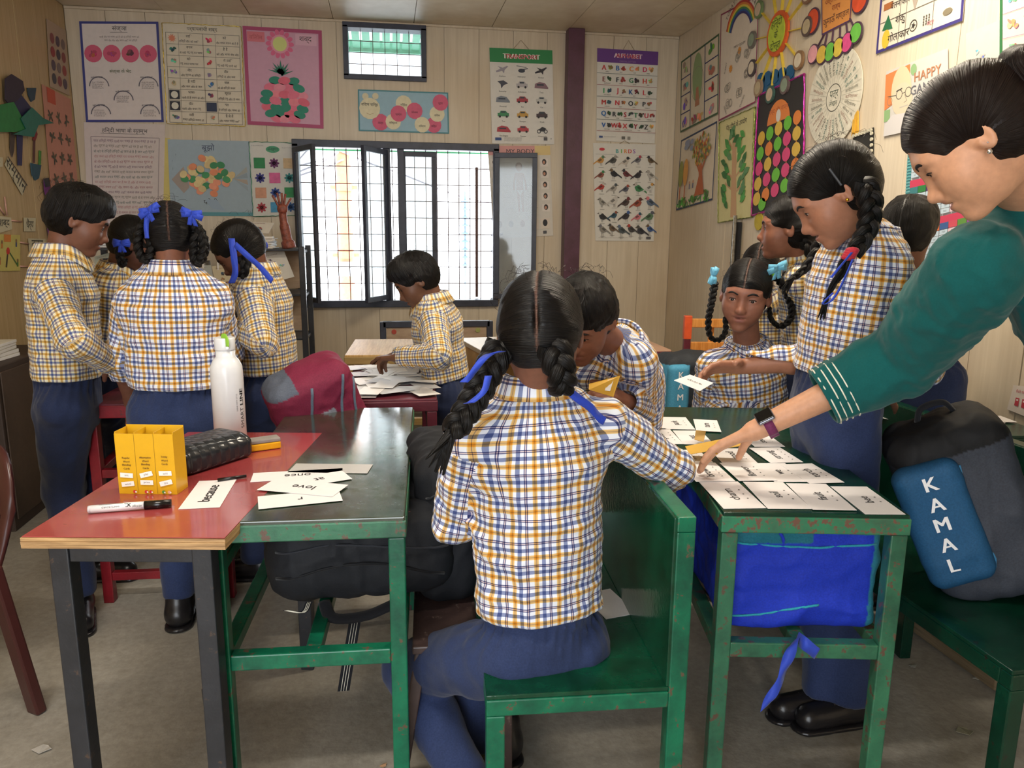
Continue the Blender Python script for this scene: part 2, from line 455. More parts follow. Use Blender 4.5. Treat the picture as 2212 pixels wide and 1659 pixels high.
b = BM(); b.box(at(1033, 400, YB)[0]-.008, at(1033, 400, YB)[0]+.012, YB+.1, YB+.13, z0+.03, z1-.12); b.build('latch_post', M_BROWNF, w1)
# window_2: the small vent below the ceiling
x0, x1, z0, z1 = VENT; b = BM(); f = .02
b.box(x0-f, x1+f, YB-.02, YB+.10, z1-.014, z1+f, .002); b.box(x0-f, x1+f, YB-.02, YB+.10, z0-f, z0+.014, .002)
b.box(x0-f, x0+.014, YB-.02, YB+.10, z0, z1, .002); b.box(x1-.014, x1+f, YB-.02, YB+.10, z0, z1, .002)
w2 = b.build('window_2', M_WFRAME, kind='structure')
b = BM(); bars(b, x0+.014, x1-.014, z0+.014, z1-.014, 6, 4, YB+.04, .004); b.build('grille', M_BROWNF, w2)
b = BM(); b.box(x0+.014, x1-.014, YB+.07, YB+.074, z0+.014, z1-.014); b.build('pane', M_GLASS, w2)
# outside: green eave, utility pole, cables, pagoda of discs seen through the glare
M_TIN = plain('green_tin', '4f9a78', .5)
def eave(z, y0, y1, dz, label):
    b = BM(); b.box(-1.6, 1.9, y1-.02, y1+.02, z-dz-.03, z-dz+.06)
    for i in range(44): b.bar((-1.56+i*.08, y0, z), (-1.56+i*.08, y1, z-dz), .06, .012, .002)
    b.build('green_eave', M_TIN, None, label=label, cat='roof')
eave(2.95, 5.71, 6.9, .14, 'green tin eave outside seen through the small vent')
eave(2.08, 5.71, 6.3, .12, 'green tin sunshade outside above the main window')
p = at(748, 560, 8.5); pole = empty('utility_pole', (p[0], 8.5, 0), 'rusty orange utility pole with clamps outside the left window', 'pole')
mo = plain('rusty_orange_paint', 'd88a6a', .7)
b = BM(); b.cyl((0, 0, 0), (0, 0, 2.75), .085, .075, 20); b.build('shaft', mo, pole, True)
for z in (2.5, 1.75, 1.05):
    b = BM(); b.box(-.14, .14, -.03, .03, z, z+.035, .004); b.cyl((0, 0, z-.02), (0, 0, z+.055), .095); b.build('clamp', mo, pole)
b = BM(); b.box(-.11, .11, -.14, -.07, .85, 1.0, .01); b.build('junction_box', plain('pale_box', 'd8dce4', .5), pole)
random.seed(7)
for i in range(7):
    a = np.array((p[0]+random.uniform(-.1, .1), 8.4, random.uniform(2.0, 2.75)))
    e_ = np.array((random.choice((-2.5, 3.4)), 8.2+random.random(), random.uniform(1.6, 3.0)))
    m_ = (a+e_)/2-np.array((0, 0, random.uniform(.2, .6)))
    tube('cable', spline([a, (a*.7+m_*.3)-(0, 0, .05), m_, e_], 8), .009, plain('grey_cable', '8c8690', .7), seg=5,
         label='sagging grey overhead cable outside the windows', cat='cable', group='overhead cables outside')
p = at(1005, 560, 7.5); insul = BM()
for i in range(9): insul.cyl((0, 0, 1.0+i*.075), (0, 0, 1.02+i*.075), .07-.006*abs(4-i), .03, 14)
insul.cyl((0, 0, 0), (0, 0, 1.7), .012)
e = empty('insulator_stack', (p[0], 7.5, 0), 'grey stacked disc insulator on a rod outside the right window pane', 'insulator')
insul.build('discs', plain('blue_grey', '7f93a6', .5), e)
# ------------------------------------------------------------------ furniture
def school_desk(name, label, cat, loc, rz, w, L, h, mt, mtop, mapron=None, group=None, shelf=.40, tw=.036, top_th=.012, lower=True, brace=False):
    t = empty(name, (loc[0], loc[1], 0), label, cat, group, rz)
    b = BM(); b.box(0, w, 0, L, h-top_th, h, .003); b.build('tabletop', mtop, t)
    a = .046; b = BM(); zt = h-top_th-.0005
    b.box(-.003, w+.003, -.003, .03, zt-a+.012, zt+.004, .003); b.box(-.003, w+.003, L-.03, L+.003, zt-a+.012, zt+.004, .003)
    b.box(-.003, .026, .03, L-.03, zt-a+.012, zt+.004, .002); b.box(w-.026, w+.003, .03, L-.03, zt-a+.012, zt+.004, .002)
    b.build('top_frame', mapron or mt, t)
    for x in (tw/2, w-tw/2):
        for y in (tw/2, L-tw/2):
            b = BM(); b.box(x-tw/2, x+tw/2, y-tw/2, y+tw/2, 0, zt-a+.011, .003); b.build('leg', mt, t)
    if lower:
        for y in (tw/2, L-tw/2):
            b = BM(); b.box(tw, w-tw, y-.016, y+.016, shelf-.018, shelf+.018, .003); b.build('cross_bar', mt, t)
        for x in (tw/2, w/2, w-tw/2):
            b = BM(); b.box(x-.017, x+.017, tw, L-tw, shelf-.014, shelf+.016, .003); b.build('shelf_bar', mt, t)
    if brace:
        b = BM(); b.box(.002, .022, tw, L-tw, .60, .632, .002); b.build('side_rail', mt, t)
    return t
deskL = school_desk('school_desk', 'narrow green steel school desk with dark glossy top, left of the seated girl', 'desk', (-.388, 1.587), math.radians(-3.0), .415, 1.04, .74, M_GREEN, M_TOP, M_GREEN2, shelf=.415, brace=True)
deskR = school_desk('school_desk', 'green steel school desk covered with rows of word cards, right of the seated girl', 'desk', (.715, 1.497), math.radians(-10.5), .405, 1.03, .74, M_GREEN2, M_DGREEN, worn('scuffed_green_paint', '2c7c5a', '6a4c40', .53, .35, '3a5e4a', 12), shelf=.41)
deskR2 = school_desk('school_desk', 'dark green school desk with word cards against the right wall', 'desk', (1.60, 2.02), math.radians(-6), .40, .62, .74, M_DGREEN, M_DGREEN, shelf=.41)
deskM = school_desk('school_desk', 'small maroon steel desk heaped with white word cards, before the boy at the window', 'desk', (-.165, 2.735), math.radians(-1), .335, .74, .74, M_MAROON, M_MAROON)
deskY = school_desk('school_desk', 'yellow wooden desk left of the boy under the window', 'desk', (-.21, 3.76), math.radians(-3), .45, .56, .74, m_wood('dull_yellow_paint', '9a7c48', 'b0935c'), M_YWOOD, tw=.04)
deskRR = school_desk('school_desk', 'maroon framed desk with pale wooden top beside the far purple pillar', 'desk', (1.02, 3.76), math.radians(0), .43, .42, .74, M_MAROON, m_wood('pale_worn_wood', 'b08a72', 'cba58c', .4, (2, 20, 2)))
# yellow panelled desk
t = empty('panel_desk', (.50, 3.70, 0), 'yellow wooden desk with solid side panel, right of the boy at the window', 'desk', None, math.radians(9))
b = BM(); b.box(-.01, .42, -.01, .62, .715, .74, .003); b.build('tabletop', M_WALL, t)
b = BM(); b.box(0, .02, 0, .6, 0, .714, .002); b.build('side_panel', M_YWOOD, t)
b = BM(); b.box(.39, .41, 0, .6, 0, .714, .002); b.build('side_panel', M_YWOOD, t)
b = BM(); b.box(.02, .39, .57, .59, .2, .714, .002); b.build('back_panel', M_YWOOD, t)
# red desk behind the group at the left
t = empty('red_desk', (-1.04, 2.78, 0), 'red steel framed school desk the standing children gather round at the left', 'desk', None, math.radians(-3))
w_, L_ = .46, .95
b = BM(); b.box(0, w_, 0, L_, .727, .74, .003); b.build('tabletop', M_MAROON, t)
b = BM(); b.box(-.003, w_+.003, -.003, .03, .69, .735, .003); b.box(-.003, .03, .03, L_, .69, .735, .003); b.box(w_-.03, w_+.003, .03, L_, .69, .735, .003); b.box(.03, w_-.03, L_-.03, L_, .69, .735, .003); b.build('top_frame', M_REDP, t)
for x in (.018, w_-.018):
    for y in (.018, L_-.018):
        b = BM(); b.box(x-.018, x+.018, y-.018, y+.018, 0, .689, .003); b.build('leg', M_REDP, t)
for z in (.10, .487):
    b = BM(); b.box(.036, w_-.036, .004, .032, z-.015, z+.015, .002); b.build('cross_bar', M_REDP, t)
for x in (.018, w_-.018):
    b = BM(); b.bar((x, .036, .49), (x, L_-.036, .56), .03); b.build('side_rail', M_REDP, t)
# red-topped plywood table on black legs
t = empty('red_table', (-.722, 1.562, 0), 'table with shiny red top, raw plywood edge and black steel legs at front left', 'table', None, math.radians(-9))
w_, L_ = .40, .80
b = BM(); b.box(0, w_, 0, L_, .7385, .7405, .0005); b.build('red_laminate', M_REDTOP, t)
random.seed(3); b = BM()
for i in range(3): b.box(-.001-random.uniform(0, .002), w_+.001, -.002-random.uniform(0, .003), L_, .7165+i*.0073, .7238+i*.0073-.0006)
b.build('plywood_edge', M_PLY, t)
for x in (.055, .342):
    for y in (.04, L_-.05):
        b = BM(); b.box(x-.02, x+.02, y-.02, y+.02, 0, .716, .003); b.build('leg', M_BLACK, t)
b = BM(); b.box(.075, .322, .024, .056, .676, .714, .002); b.build('apron', M_BLACK, t)
for x in (.055, .342):
    b = BM(); b.box(x-.015, x+.015, .06, L_-.07, .68, .714, .002); b.build('side_apron', M_BLACK, t)
b = BM(); b.bar((.342, .06, .17), (.10, .56, .035), .028); b.build('brace', M_BLACK, t)
# green bench with a back panel, the seated girl's
def bench(name, label, loc, rz, w, L, hs, hb, ms, mf, cat='bench', group=None, right=True):
    t = empty(name, (loc[0], loc[1], 0), label, cat, group, rz); tw = .038
    b = BM(); b.box(0, w, .002, L, hs-.006, hs+.004, .002); b.build('seat', ms, t)
    b = BM(); b.box(0, w, 0, .034, hs-.042, hs-.006, .003); b.box(0, .03, .034, L, hs-.042, hs-.006, .002); b.box(0, w, L-.03, L, hs-.042, hs-.006, .002)
    b.build('seat_frame', mf, t)
    for y in (tw/2, L-tw/2):
        b = BM(); b.box(0, tw, y-tw/2, y+tw/2, 0, hs-.042, .003); b.build('leg', mf, t)
        b = BM(); b.box(w, w+tw, y-tw/2, y+tw/2, 0, hb-.032, .003); b.build('back_post', mf, t)
    b = BM(); b.box(w, w+tw, 0, L, hb-.032, hb, .003); b.build('top_rail', mf, t)
    b = BM(); b.box(w-.006, w+.004, .002, L, hs+.0045, hb-.002, .002); b.build('back_panel', ms, t)
    return t
M_GLOSSG = worn('glossy_dark_green', '0c4a34', '143c2c', .7, .13, '07301f')
bench('school_bench', 'green steel bench with glossy dark green seat and back panel, under the seated girl', (.178, 1.375), math.radians(-3.5), .375, 1.0, .42, .792, M_GLOSSG, M_GREEN)
bench('school_bench', 'dark green bench at the right edge with a blue and grey backpack on it', (1.275, 1.27), math.radians(1), .36, 1.05, .44, .80, M_DGREEN, M_DGREEN)
t = bench('school_bench', 'red bench back showing behind the card desk by the right wall', (1.72, 2.66), math.radians(-20), .03, .03, .42, .80, M_REDP, M_REDP) if False else None
t = empty('red_bench', (1.80, 2.72, 0), 'red bench whose back shows behind the card desk at the right wall', 'bench', None, math.radians(-9))
b = BM(); b.box(0, .27, -.01, .004, .56, .86, .003); b.build('back_panel', plain('red_panel', 'a03038', .4), t)
for x in (.0, .245):
    b = BM(); b.box(x, x+.025, .004, .03, 0, .86, .002); b.build('back_post', M_REDP, t)
b = BM(); b.box(0, .27, .03, .24, .40, .42, .002); b.build('seat', M_REDP, t)
t = empty('low_bench', (1.30, 4.28, 0), 'low maroon bench seat beside the pale blue backpack', 'bench')
b = BM(); b.box(0, .42, 0, .3, .40, .42, .002); b.build('seat', M_REDTOP, t)
b = BM(); b.box(0, .42, 0, .03, .36, .399, .002); b.build('seat_frame', M_MAROON, t)
for x in (.0, .39):
    for y in (0, .27):
        b = BM(); b.box(x, x+.03, y+.031*(y == 0), y+.03+.031*(y == 0), 0, .359 if y == 0 else .399, .002); b.build('leg', M_MAROON, t)
# bench under the window with grey frame and board back
t = empty('window_bench', (-.03, 5.05, 0), 'grey framed bench with brown board back under the window', 'bench')
b = BM(); b.bar((0, 0, .733), (.70, 0, .733), .04); b.bar((.0, 0, 0), (0, 0, .75), .04); b.bar((.70, 0, 0), (.70, 0, .75), .04); b.build('frame', M_WFRAME, t)
b = BM(); b.box(.022, .678, -.008, .008, .42, .712); b.build('back_board', M_TANBOARD, t)
b = BM(); b.box(0, .7, -.34, -.02, .40, .42, .002); b.build('seat', M_TANBOARD, t)
for x in (0, .67):
    b = BM(); b.box(x, x+.03, -.34, -.31, 0, .399); b.build('leg', M_WFRAME, t)
for x, z, c in ((.07, .685, 'b0483c'), (.62, .69, '9aa05c'), (.52, .62, '9a4a48'), (.57, .60, '9a4a48'), (.57, .52, '3c7a50')):
    b = BM(); b.cyl((x, -.009, z), (x, -.013, z), .016, seg=14); b.build('dot_sticker', plain('sticker_'+c, c), t)
# brown plastic chair at the left edge
def plastic_chair():
    t = empty('plastic_chair', (-1.02, 1.72, 0), 'dark brown moulded plastic chair cut off at the left edge', 'chair', None, math.radians(-4))
    mb = plain('brown_plastic', '43211f', .28, var=.05)
    pr = []
    vs, fs = [], []; n, k = 20, 14     # shell back and seat as one curved sheet
    for i in range(n+1):
        v = i/n
        for j in range(k+1):
            u = j/k-.5
            if v < .5: y = -.22+v*2*.40; z = .43+.02*math.cos(v*6)-.02*(1-(2*u)**2); x = u*(.44-.04*v)
            else:
                q = (v-.5)*2; y = .18+.09*q+.05*(1-(2*u)**2); z = .43+q*.31-.16*q*(2*u)**4; x = u*(.42-.05*q)
            vs.append((x, y, z)); 
    for i in range(n):
        for j in range(k): a = i*(k+1)+j; fs.append((a, a+1, a+k+2, a+k+1))
    o = mesh_obj('shell', vs, fs, mb, t, smooth=True); m = o.modifiers.new('s', 'SOLIDIFY'); m.thickness = .012
    for x, y, dx, dy in ((-.2, -.2, -.03, -.03), (.2, -.2, .035, -.03), (-.19, .19, -.03, .05), (.19, .19, .035, .05)):
        b = BM(); b.bar((x+dx, y+dy, 0), (x, y, .45), .05, .03, .006); b.build('leg', mb, t)
    for x in (-.22, .22):
        tube('armrest', spline([(x, -.2, .43), (x*1.1, -.19, .55), (x*1.13, 0, .58), (x*1.02, .2, .60)], 6), .022, mb, t, seg=8, flat=.6, world=False)
    return t
pc = plastic_chair(); pc.rotation_euler = (0, 0, math.radians(-35)); pc.location = (-1.32, 2.06, 0)
# tubular black and brown frames standing under the desks
t = empty('stool', (-.30, 2.50, 0), 'low black steel stool behind the left green desk', 'stool')
for x, y in ((0, 0), (.30, 0), (0, .3), (.30, .3)):
    b = BM(); b.bar((x, y, 0), (x, y, .40), .028); b.build('leg', M_BLACK, t)
b = BM(); b.box(-.02, .32, -.02, .32, .401, .42, .003); b.build('seat', M_BLACK, t)
for y in (0, .3):
    b = BM(); b.bar((.014, y, .13), (.286, y, .13), .024); b.build('rung', M_BLACK, t)
t = empty('side_bench', (.06, 1.66, 0), 'brown steel bench between the left green desk and the seated girl', 'bench', None, math.radians(-3))
mb = worn('rusty_brown_steel', '4a3a38', '6a5a54', .6, .35)
for x in (0, .20):
    for y in (0, .95):
        b = BM(); b.bar((x-.06*(x == 0), y-.03, 0), (x, y, .37), .028); b.build('leg', mb, t)
b = BM(); b.box(-.02, .17, -.02, .97, .371, .39, .003); b.build('seat', mb, t)
# open black rack of shelves left of the window
RX0, RX1, RY0, RY1 = -1.74, -.50, 4.82, 5.22
t = empty('shelf_rack', (RX0, RY0, 0), 'black steel rack of shelves with books, left of the window', 'shelf')
for x in (0, RX1-RX0):
    for y in (0, RY1-RY0):
        b = BM(); b.bar((x, y, 0), (x, y, 1.235), .034); b.build('post', M_BLACK, t)
for z in (.12, .40, .68, .95, 1.22):
    b = BM(); b.box(.018, RX1-RX0-.018, 0, RY1-RY0, z-.012, z, .002); b.build('shelf', M_BLACK, t)
    b = BM(); b.bar((RX1-RX0-.01, .02, z-.02), (RX1-RX0-.01, RY1-RY0-.02, z-.02), .018); b.build('side_rail', M_BLACK, t)
for z in (.69, .96):
    b = BM(); b.box(RX1-RX0-.42, RX1-RX0-.02, .36, .372, z, z+.25); b.build('backing_card', M_TANBOARD, t)
random.seed(11)
# papers and books on the rack
def book(px_c, label, x, y, z, w, d, h, c, rz=0, ry=0, grp=None, cat='book'):
    t = empty('book' if cat == 'book' else 'paper_stack', (x, y, z), label, cat, grp, rz)
    if ry: t.rotation_euler = (0, ry, rz)
    b = BM(); b.box(-w/2, w/2, -d/2, d/2, 0, h, .0008); b.build('cover', plain('book_'+c, c, .6), t)
    b = BM(); b.box(-w/2+.003, w/2+.0008, -d/2-.0008, d/2+.0008, .0015, h-.0015); b.build('pages', M_PAPER, t); return t
for i in range(6):
    x = -1.62+i*.125+random.uniform(-.01, .01); z = 1.2205
    for k in range(random.randint(3, 5)):
        h = random.uniform(.006, .014); c = random.choice(['d8d0c0', 'b8a88c', 'e6e0d4', '9a9a94', 'c4b08c', 'a8b4b0'])
        book(0, 'thin worn booklet in the flat piles on top of the black rack', x+random.uniform(-.006, .006), 5.0+random.uniform(-.02, .02), z, .105, .2, h, c, random.uniform(-.06, .06), grp='booklets piled on the rack')
        z += h+.0005
z = 1.2205
for k in range(9):
    h = random.uniform(.004, .010)
    book(0, 'thin white booklet in the stack by the red hand sculpture', -.76+random.uniform(-.008, .008), 4.98+random.uniform(-.01, .01), z, .17, .2, h, random.choice(['e8e4dc', 'd8d4cc', 'dccfc4', 'f0ece4']), random.uniform(-.12, .12), grp='white booklets by the red hand sculpture')
    z += h+.0005
# red wire and clay hand sculpture
t = empty('hand_sculpture', (-.585, 4.95, 1.2205), 'red and bronze hand sculpture standing on the black rack', 'sculpture')
M_CLAY = plain('red_foil_clay', '8a4a3c', .45, scale=60, var=.5, bump=.5)
tube('arm', spline([(0, 0, 0), (-.01, 0, .05), (-.025, 0, .15), (-.03, 0, .21)], 6), [.042]*6+[.03]*6+[.024]*7, M_CLAY, t, 10, world=False)
b = BM(); b.ball((-.03, 0, .235), .03, 12, (1.1, .6, 1.1)); b.build('palm', M_CLAY, t, True)
for dx, h in ((-.05, .07), (-.025, .085), (.0, .085), (.02, .08), (.05, .055)):
    tube('finger', spline([(-.03+dx*.4, 0, .245), (-.03+dx*.8, 0, .245+h*.6), (-.03+dx*1.1, 0, .245+h)], 5), .007, M_CLAY, t, 7, world=False)

# dark cabinet with books at the far left
t = empty('side_cupboard', (-1.96, 3.55, 0), 'dark brown low cupboard behind the boy at the left wall', 'cupboard')
b = BM(); b.box(0, .30, 0, .7, 0, .745, .004); b.build('body', plain('dark_brown_board', '3a2c24', .6), t)
b = BM(); b.box(.301, .308, .02, .33, .05, .72, .003); b.build('door', plain('dark_brown_door', '46362a', .6), t)
b = BM(); b.box(.301, .308, .35, .68, .05, .72, .003); b.build('door', plain('dark_brown_door', '46362a', .6), t)
z = .7455
for k in range(5):
    h = random.uniform(.008, .018)
    book(0, 'grey-white notebook in the pile on the dark cupboard', -1.80, 3.78, z, .17, .22, h, random.choice(['c8c4b8', 'a8a498', 'dcd8cc']), random.uniform(-.1, .1), grp='notebooks piled on the dark cupboard')
    z += h+.0005

# orange and wood chair by the right wall
t = empty('wooden_chair', (1.50, 3.72, 0), 'varnished wooden slat chair with orange posts behind the seated girl', 'chair', None, math.radians(-8))
M_ORW = m_wood('varnished_orange_wood', 'b8702c', 'e0a058', .3, (30, 2, 2)); M_ORP = plain('orange_post_paint', 'd2552c', .4)
for x in (0, .36):
    b = BM(); b.box(x, x+.035, 0, .03, 0, .80, .003); b.build('back_post', M_MAROON if x == 0 else M_ORP, t)
    b = BM(); b.box(x-.002, x+.037, -.002, .032, .80, .92, .003); b.build('post_cap', M_ORP, t)
    b = BM(); b.box(x, x+.035, -.36, -.33, 0, .42, .003); b.build('leg', M_ORW, t)
for z in (.50, .62, .74, .86):
    b = BM(); b.box(.0352, .3598, .004, .026, z, z+.045, .003); b.build('slat', M_ORW, t)
for x in (.13, .25):
    b = BM(); b.box(x, x+.03, .027, .036, .45, .9, .002); b.build('upright_slat', M_ORW, t)
b = BM(); b.box(-.01, .405, -.37, -.001, .4205, .44, .003); b.build('seat', M_ORW, t)
# dark stand pole below the leaf poster
p = atx(1590, 500, XR-.02); t = empty('banner_pole', (XR-.03, p[1], 0), 'thin silver and black pole under the leafy tree chart', 'pole')
b = BM(); b.cyl((0, 0, 0), (0, 0, 1.44), .011, seg=12); b.build('rod', plain('foil_wrap', '9a9488', .3, .6, .4, 60), t)
b = BM(); b.box(.012, .022, -.05, .06, .0, 1.40, .002); b.build('black_sheet', plain('black_cloth', '1c1b1d', .8), t)

# ------------------------------------------------------------------ text on flat things
_tc = {}
def text_mesh(s, font=None, res=2):
    key = (s, res)
    if key in _tc: return _tc[key]
    c = bpy.data.curves.new('t', 'FONT'); c.body = s; c.resolution_u = res; c.size = 1; c.align_x = 'CENTER'; c.align_y = 'CENTER'
    o = bpy.data.objects.new('t', c); me = bpy.data.meshes.new_from_object(o)
    v = np.array([tuple(x.co)[:2] for x in me.vertices]) if len(me.vertices) else np.zeros((0, 2))
    f = [tuple(p.vertices) for p in me.polygons]
    bpy.data.objects.remove(o); bpy.data.curves.remove(c); bpy.data.meshes.remove(me)
    if len(v): v -= (v.max(0)+v.min(0))/2
    _tc[key] = (v, f); return v, f
class Print:
    """flat print on a quad given by four corners (TL, TR, BR, BL); u right, v down, both in metres-free 0..1"""
    def __init__(s, corners, normal, aspect):
        s.c = [np.asarray(c, float) for c in corners]; s.n = np.asarray(normal, float); s.a = aspect  # a = height/width
        s.v, s.f, s.col = [], [], []; s.layer = 1
    def P(s, u, v, off):
        tl, tr, br, bl = s.c
        return (tl*(1-u)+tr*u)*(1-v)+(bl*(1-u)+br*u)*v+s.n*off
    def add(s, pts, faces, c, off=None):
        c = srgb(c); o = (s.layer if off is None else off)*.00035+.0008; s.layer += .12 if off is None else 0
        k = len(s.v)
        for u, v in pts: s.v.append(s.P(u, v, o)); s.col.append(c)
        s.f += [tuple(i+k for i in f) for f in faces]
    def rect(s, u0, v0, u1, v1, c, **k): s.add([(u0, v0), (u1, v0), (u1, v1), (u0, v1)], [(0, 1, 2, 3)], c, **k)
    def poly(s, pts, c, **k): s.add(pts, [tuple(range(len(pts)))], c, **k)
    def ell(s, u, v, r, c, ry=None, n=18, a0=0, a1=2*PI, rot=0, **k):
        """r in units of width"""
        ry = r if ry is None else ry; cr, sr = math.cos(rot), math.sin(rot); full = abs(a1-a0-2*PI) < .01
        pts = []
        for i in range(n+(0 if full else 1)):
            t = a0+(a1-a0)*i/n; x, y = r*math.cos(t), ry*math.sin(t)
            pts.append((u+x*cr-y*sr, v-(x*sr+y*cr)/s.a))
        s.add(pts, [tuple(range(len(pts)))], c, **k)
    def line(s, pts, w, c, **k):
        for (u0, v0), (u1, v1) in zip(pts, pts[1:]):
            dx, dy = u1-u0, (v1-v0)*s.a; L = math.hypot(dx, dy)+1e-9; nx, ny = -dy/L*w/2, dx/L*w/2/s.a
            s.add([(u0+nx, v0+ny), (u1+nx, v1+ny), (u1-nx, v1-ny), (u0-nx, v0-ny)], [(0, 1, 2, 3)], c, off=s.layer)
        s.layer += .12
    def frame(s, w, c, m=0):
        wv = w/s.a; mv = m/s.a
        s.rect(m, mv, 1-m, mv+wv, c); s.rect(m, 1-mv-wv, 1-m, 1-mv, c); s.rect(m, mv+wv, m+w, 1-mv-wv, c); s.rect(1-m-w, mv+wv, 1-m, 1-mv-wv, c)
    def ring(s, u, v, r0, r1, c, n=24, a0=0, a1=2*PI):
        pts, fs = [], []
        for i in range(n+1):
            t = a0+(a1-a0)*i/n
            for r in (r0, r1): pts.append((u+r*math.cos(t), v-r*math.sin(t)/s.a))
        for i in range(n): fs.append((2*i, 2*i+1, 2*i+3, 2*i+2))
        s.add(pts, fs, c)
    def star(s, u, v, r0, r1, n, c):
        pts = []
        for i in range(2*n):
            t = PI*i/n; r = r1 if i % 2 == 0 else r0; pts.append((u+r*math.cos(t), v-r*math.sin(t)/s.a))
        k = [(i, (i+1) % (2*n), 2*n) for i in range(2*n)]; s.add(pts+[(u, v)], k, c)
    def text(s, txt, u, v, h, c, rot=0, w=None, sx=1, bold=0):
        """h: letter height in units of width"""
        tv, tf = text_mesh(txt)
        if not len(tv): return
        k = h/.72; q = tv*[k*sx, k]
        if w: 
            ww = q[:, 0].max()-q[:, 0].min(); q[:, 0] *= w/ww
        cr, sr = math.cos(rot), math.sin(rot)
        offs = [(0, 0)] if not bold else [(0, 0), (bold, 0)]
        for ox, oy in offs:
            s.add([(u+ox+x*cr-y*sr, v-(x*sr+y*cr)/s.a) for x, y in q], tf, c)
    def scribble(s, u, v, w, h, c, seed, n=7):
        """a small irregular picture blob made of overlapping lobes"""
        r = random.Random(seed)
        for i in range(n):
            s.ell(u+r.uniform(-.32, .32)*w, v+r.uniform(-.3, .3)*h/s.a, w*r.uniform(.14, .3), c if i % 2 == 0 else tuple(min(1, x*r.uniform(.5, 1.5)) for x in [int(c[j:j+2], 16)/255 for j in (0, 2, 4)]), h*r.uniform(.12, .3), n=8, rot=r.uniform(0, 3))
    def words(s, u0, v, w, h, c, seed, script='hi'):
        """a line of handwriting-like words"""
        r = random.Random(seed)
        if script == 'hi': pool = ['शब्द', 'जल', 'नीर', 'भाषा', 'पानी', 'वचन', 'हिन्दी', 'कमल', 'घर', 'रवि', 'सूरज', 'और', 'के', 'में', 'है', 'को', 'नदी', 'तरु']
        else: pool = ['the', 'cat', 'rain', 'ship', 'boat', 'leaf', 'sun', 'fish', 'and', 'air']
        x = u0
        while x < u0+w-.02:
            t = r.choice(pool); tv, tf = text_mesh(t)
            if not len(tv): return
            k = h/.72; ww = (tv[:, 0].max()-tv[:, 0].min())*k
            if x+ww > u0+w: break
            s.add([(x+ww/2+a*k, v-b_*k/s.a) for a, b_ in tv], tf, c, off=s.layer); x += ww+h*.35
        s.layer += .12
    def build(s, parent, name='printing', mat=None):
        if not s.v: return
        return mesh_obj(name, s.v, s.f, mat or M_PRINT, parent, cols=np.array(s.col), world=True)
def paper(name, label, cat, corners, paperc, th=.0012, group=None, mat=None, curl=0, rows=6):
    """a sheet with four world corners (TL,TR,BR,BL) -> thing mesh (a real thin sheet) and a Print to draw on"""
    c = [np.asarray(x, float) for x in corners]
    n = np.cross(c[1]-c[0], c[0]-c[3]); n /= np.linalg.norm(n)   # TLTR x BLTL points to the viewer for u right, v down
    n = np.cross(c[3]-c[0], c[1]-c[0]); n /= np.linalg.norm(n)
    w = np.linalg.norm(c[1]-c[0]); h = np.linalg.norm(c[3]-c[0])
    root = empty(name, c[3]*.5+c[2]*.5, label, cat, group)
    b = BM(); b.poly([x for x in (c[0], c[3], c[2], c[1])], th, n)
    b.build('sheet', mat or plain('paper_'+paperc, paperc, .6, var=.03), root, world=True)
    pr = Print([x+n*th for x in c], n, h/w); pr.root = root; pr.w = w; pr.h = h
    return pr
def back_poster(name, label, px, paperc, off=.004, **k):
    """px: four pixel corners TL TR BR BL on the back wall"""
    c = [at(x, y, YB-off) for x, y in px]; return paper(name, label, 'poster', c, paperc, **k)
def right_poster(name, label, px, paperc, off=.004, cat='poster', **k):
    return paper(name, label, cat, [atx(x, y, XR-off) for x, y in px], paperc, **k)
def left_poster(name, label, px, paperc, off=.004, cat='poster', **k):
    return paper(name, label, cat, [atx(x, y, XL+off) for x, y in px], paperc, **k)
def tinsel(pr, c, name='tinsel_border', w=.012, c2=None):
    """foil strip round the edge"""
    root = pr.root; pts = []
    for (a, bb) in zip(pr.c, pr.c[1:]+pr.c[:1]):
        n = max(8, int(np.linalg.norm(bb-a)/.02))
        for i in range(n): 
            p = a+(bb-a)*i/n+pr.n*.003; pts.append(p+np.random.uniform(-.002, .002, 3))
    pts.append(pts[0]); tube(name, pts, [w*random.uniform(.35, .6) for _ in pts], plain('tinsel_'+c, c, .25, .6, .5, 90), root, seg=4, flat=.4)
# ------------------------------------------------------------------ charts on the back wall
INK = '33302f'
R = random.Random(5)
def hexcol(r, pool): return r.choice(pool)
# 1 nouns chart
p = back_poster('hindi_chart', 'white Hindi chart with four pink circles and blue border, top left of back wall', [(171, 46), (342, 47), (354, 264), (186, 264)], 'e2d8d4')
p.frame(.03, '3a3f86'); p.text('संज्ञा', .5, .07, .055, INK); p.line([(.38, .105), (.6, .105)], .004, INK)
p.words(.24, .15, .55, .022, '8a7c78', 1); p.words(.3, .185, .45, .022, '8a7c78', 2)
for i, u in enumerate((.15, .385, .62, .85)): p.ell(u, .315, .112, 'd8607e'); p.scribble(u, .315, .12, .10, 'b84a66' if i != 2 else '5a3040', 10+i, 9)
p.text('संज्ञा के भेद', .48, .49, .04, '4a5a20', rot=0)
for k, (u, v) in enumerate([(.2, .62), (.83, .62), (.5, .76), (.2, .9), (.83, .9)]):
    p.ring(u, v+.02, .115, .128, '6a6670', 20, 0, PI); p.words(u-.1, v-.07, .2, .022, '4c4654', 20+k)
    for j in range(4): p.words(u-.09, v-.02+j*.019, .17, .013, '7a7478', 30+k*4+j)
p.build(p.root)
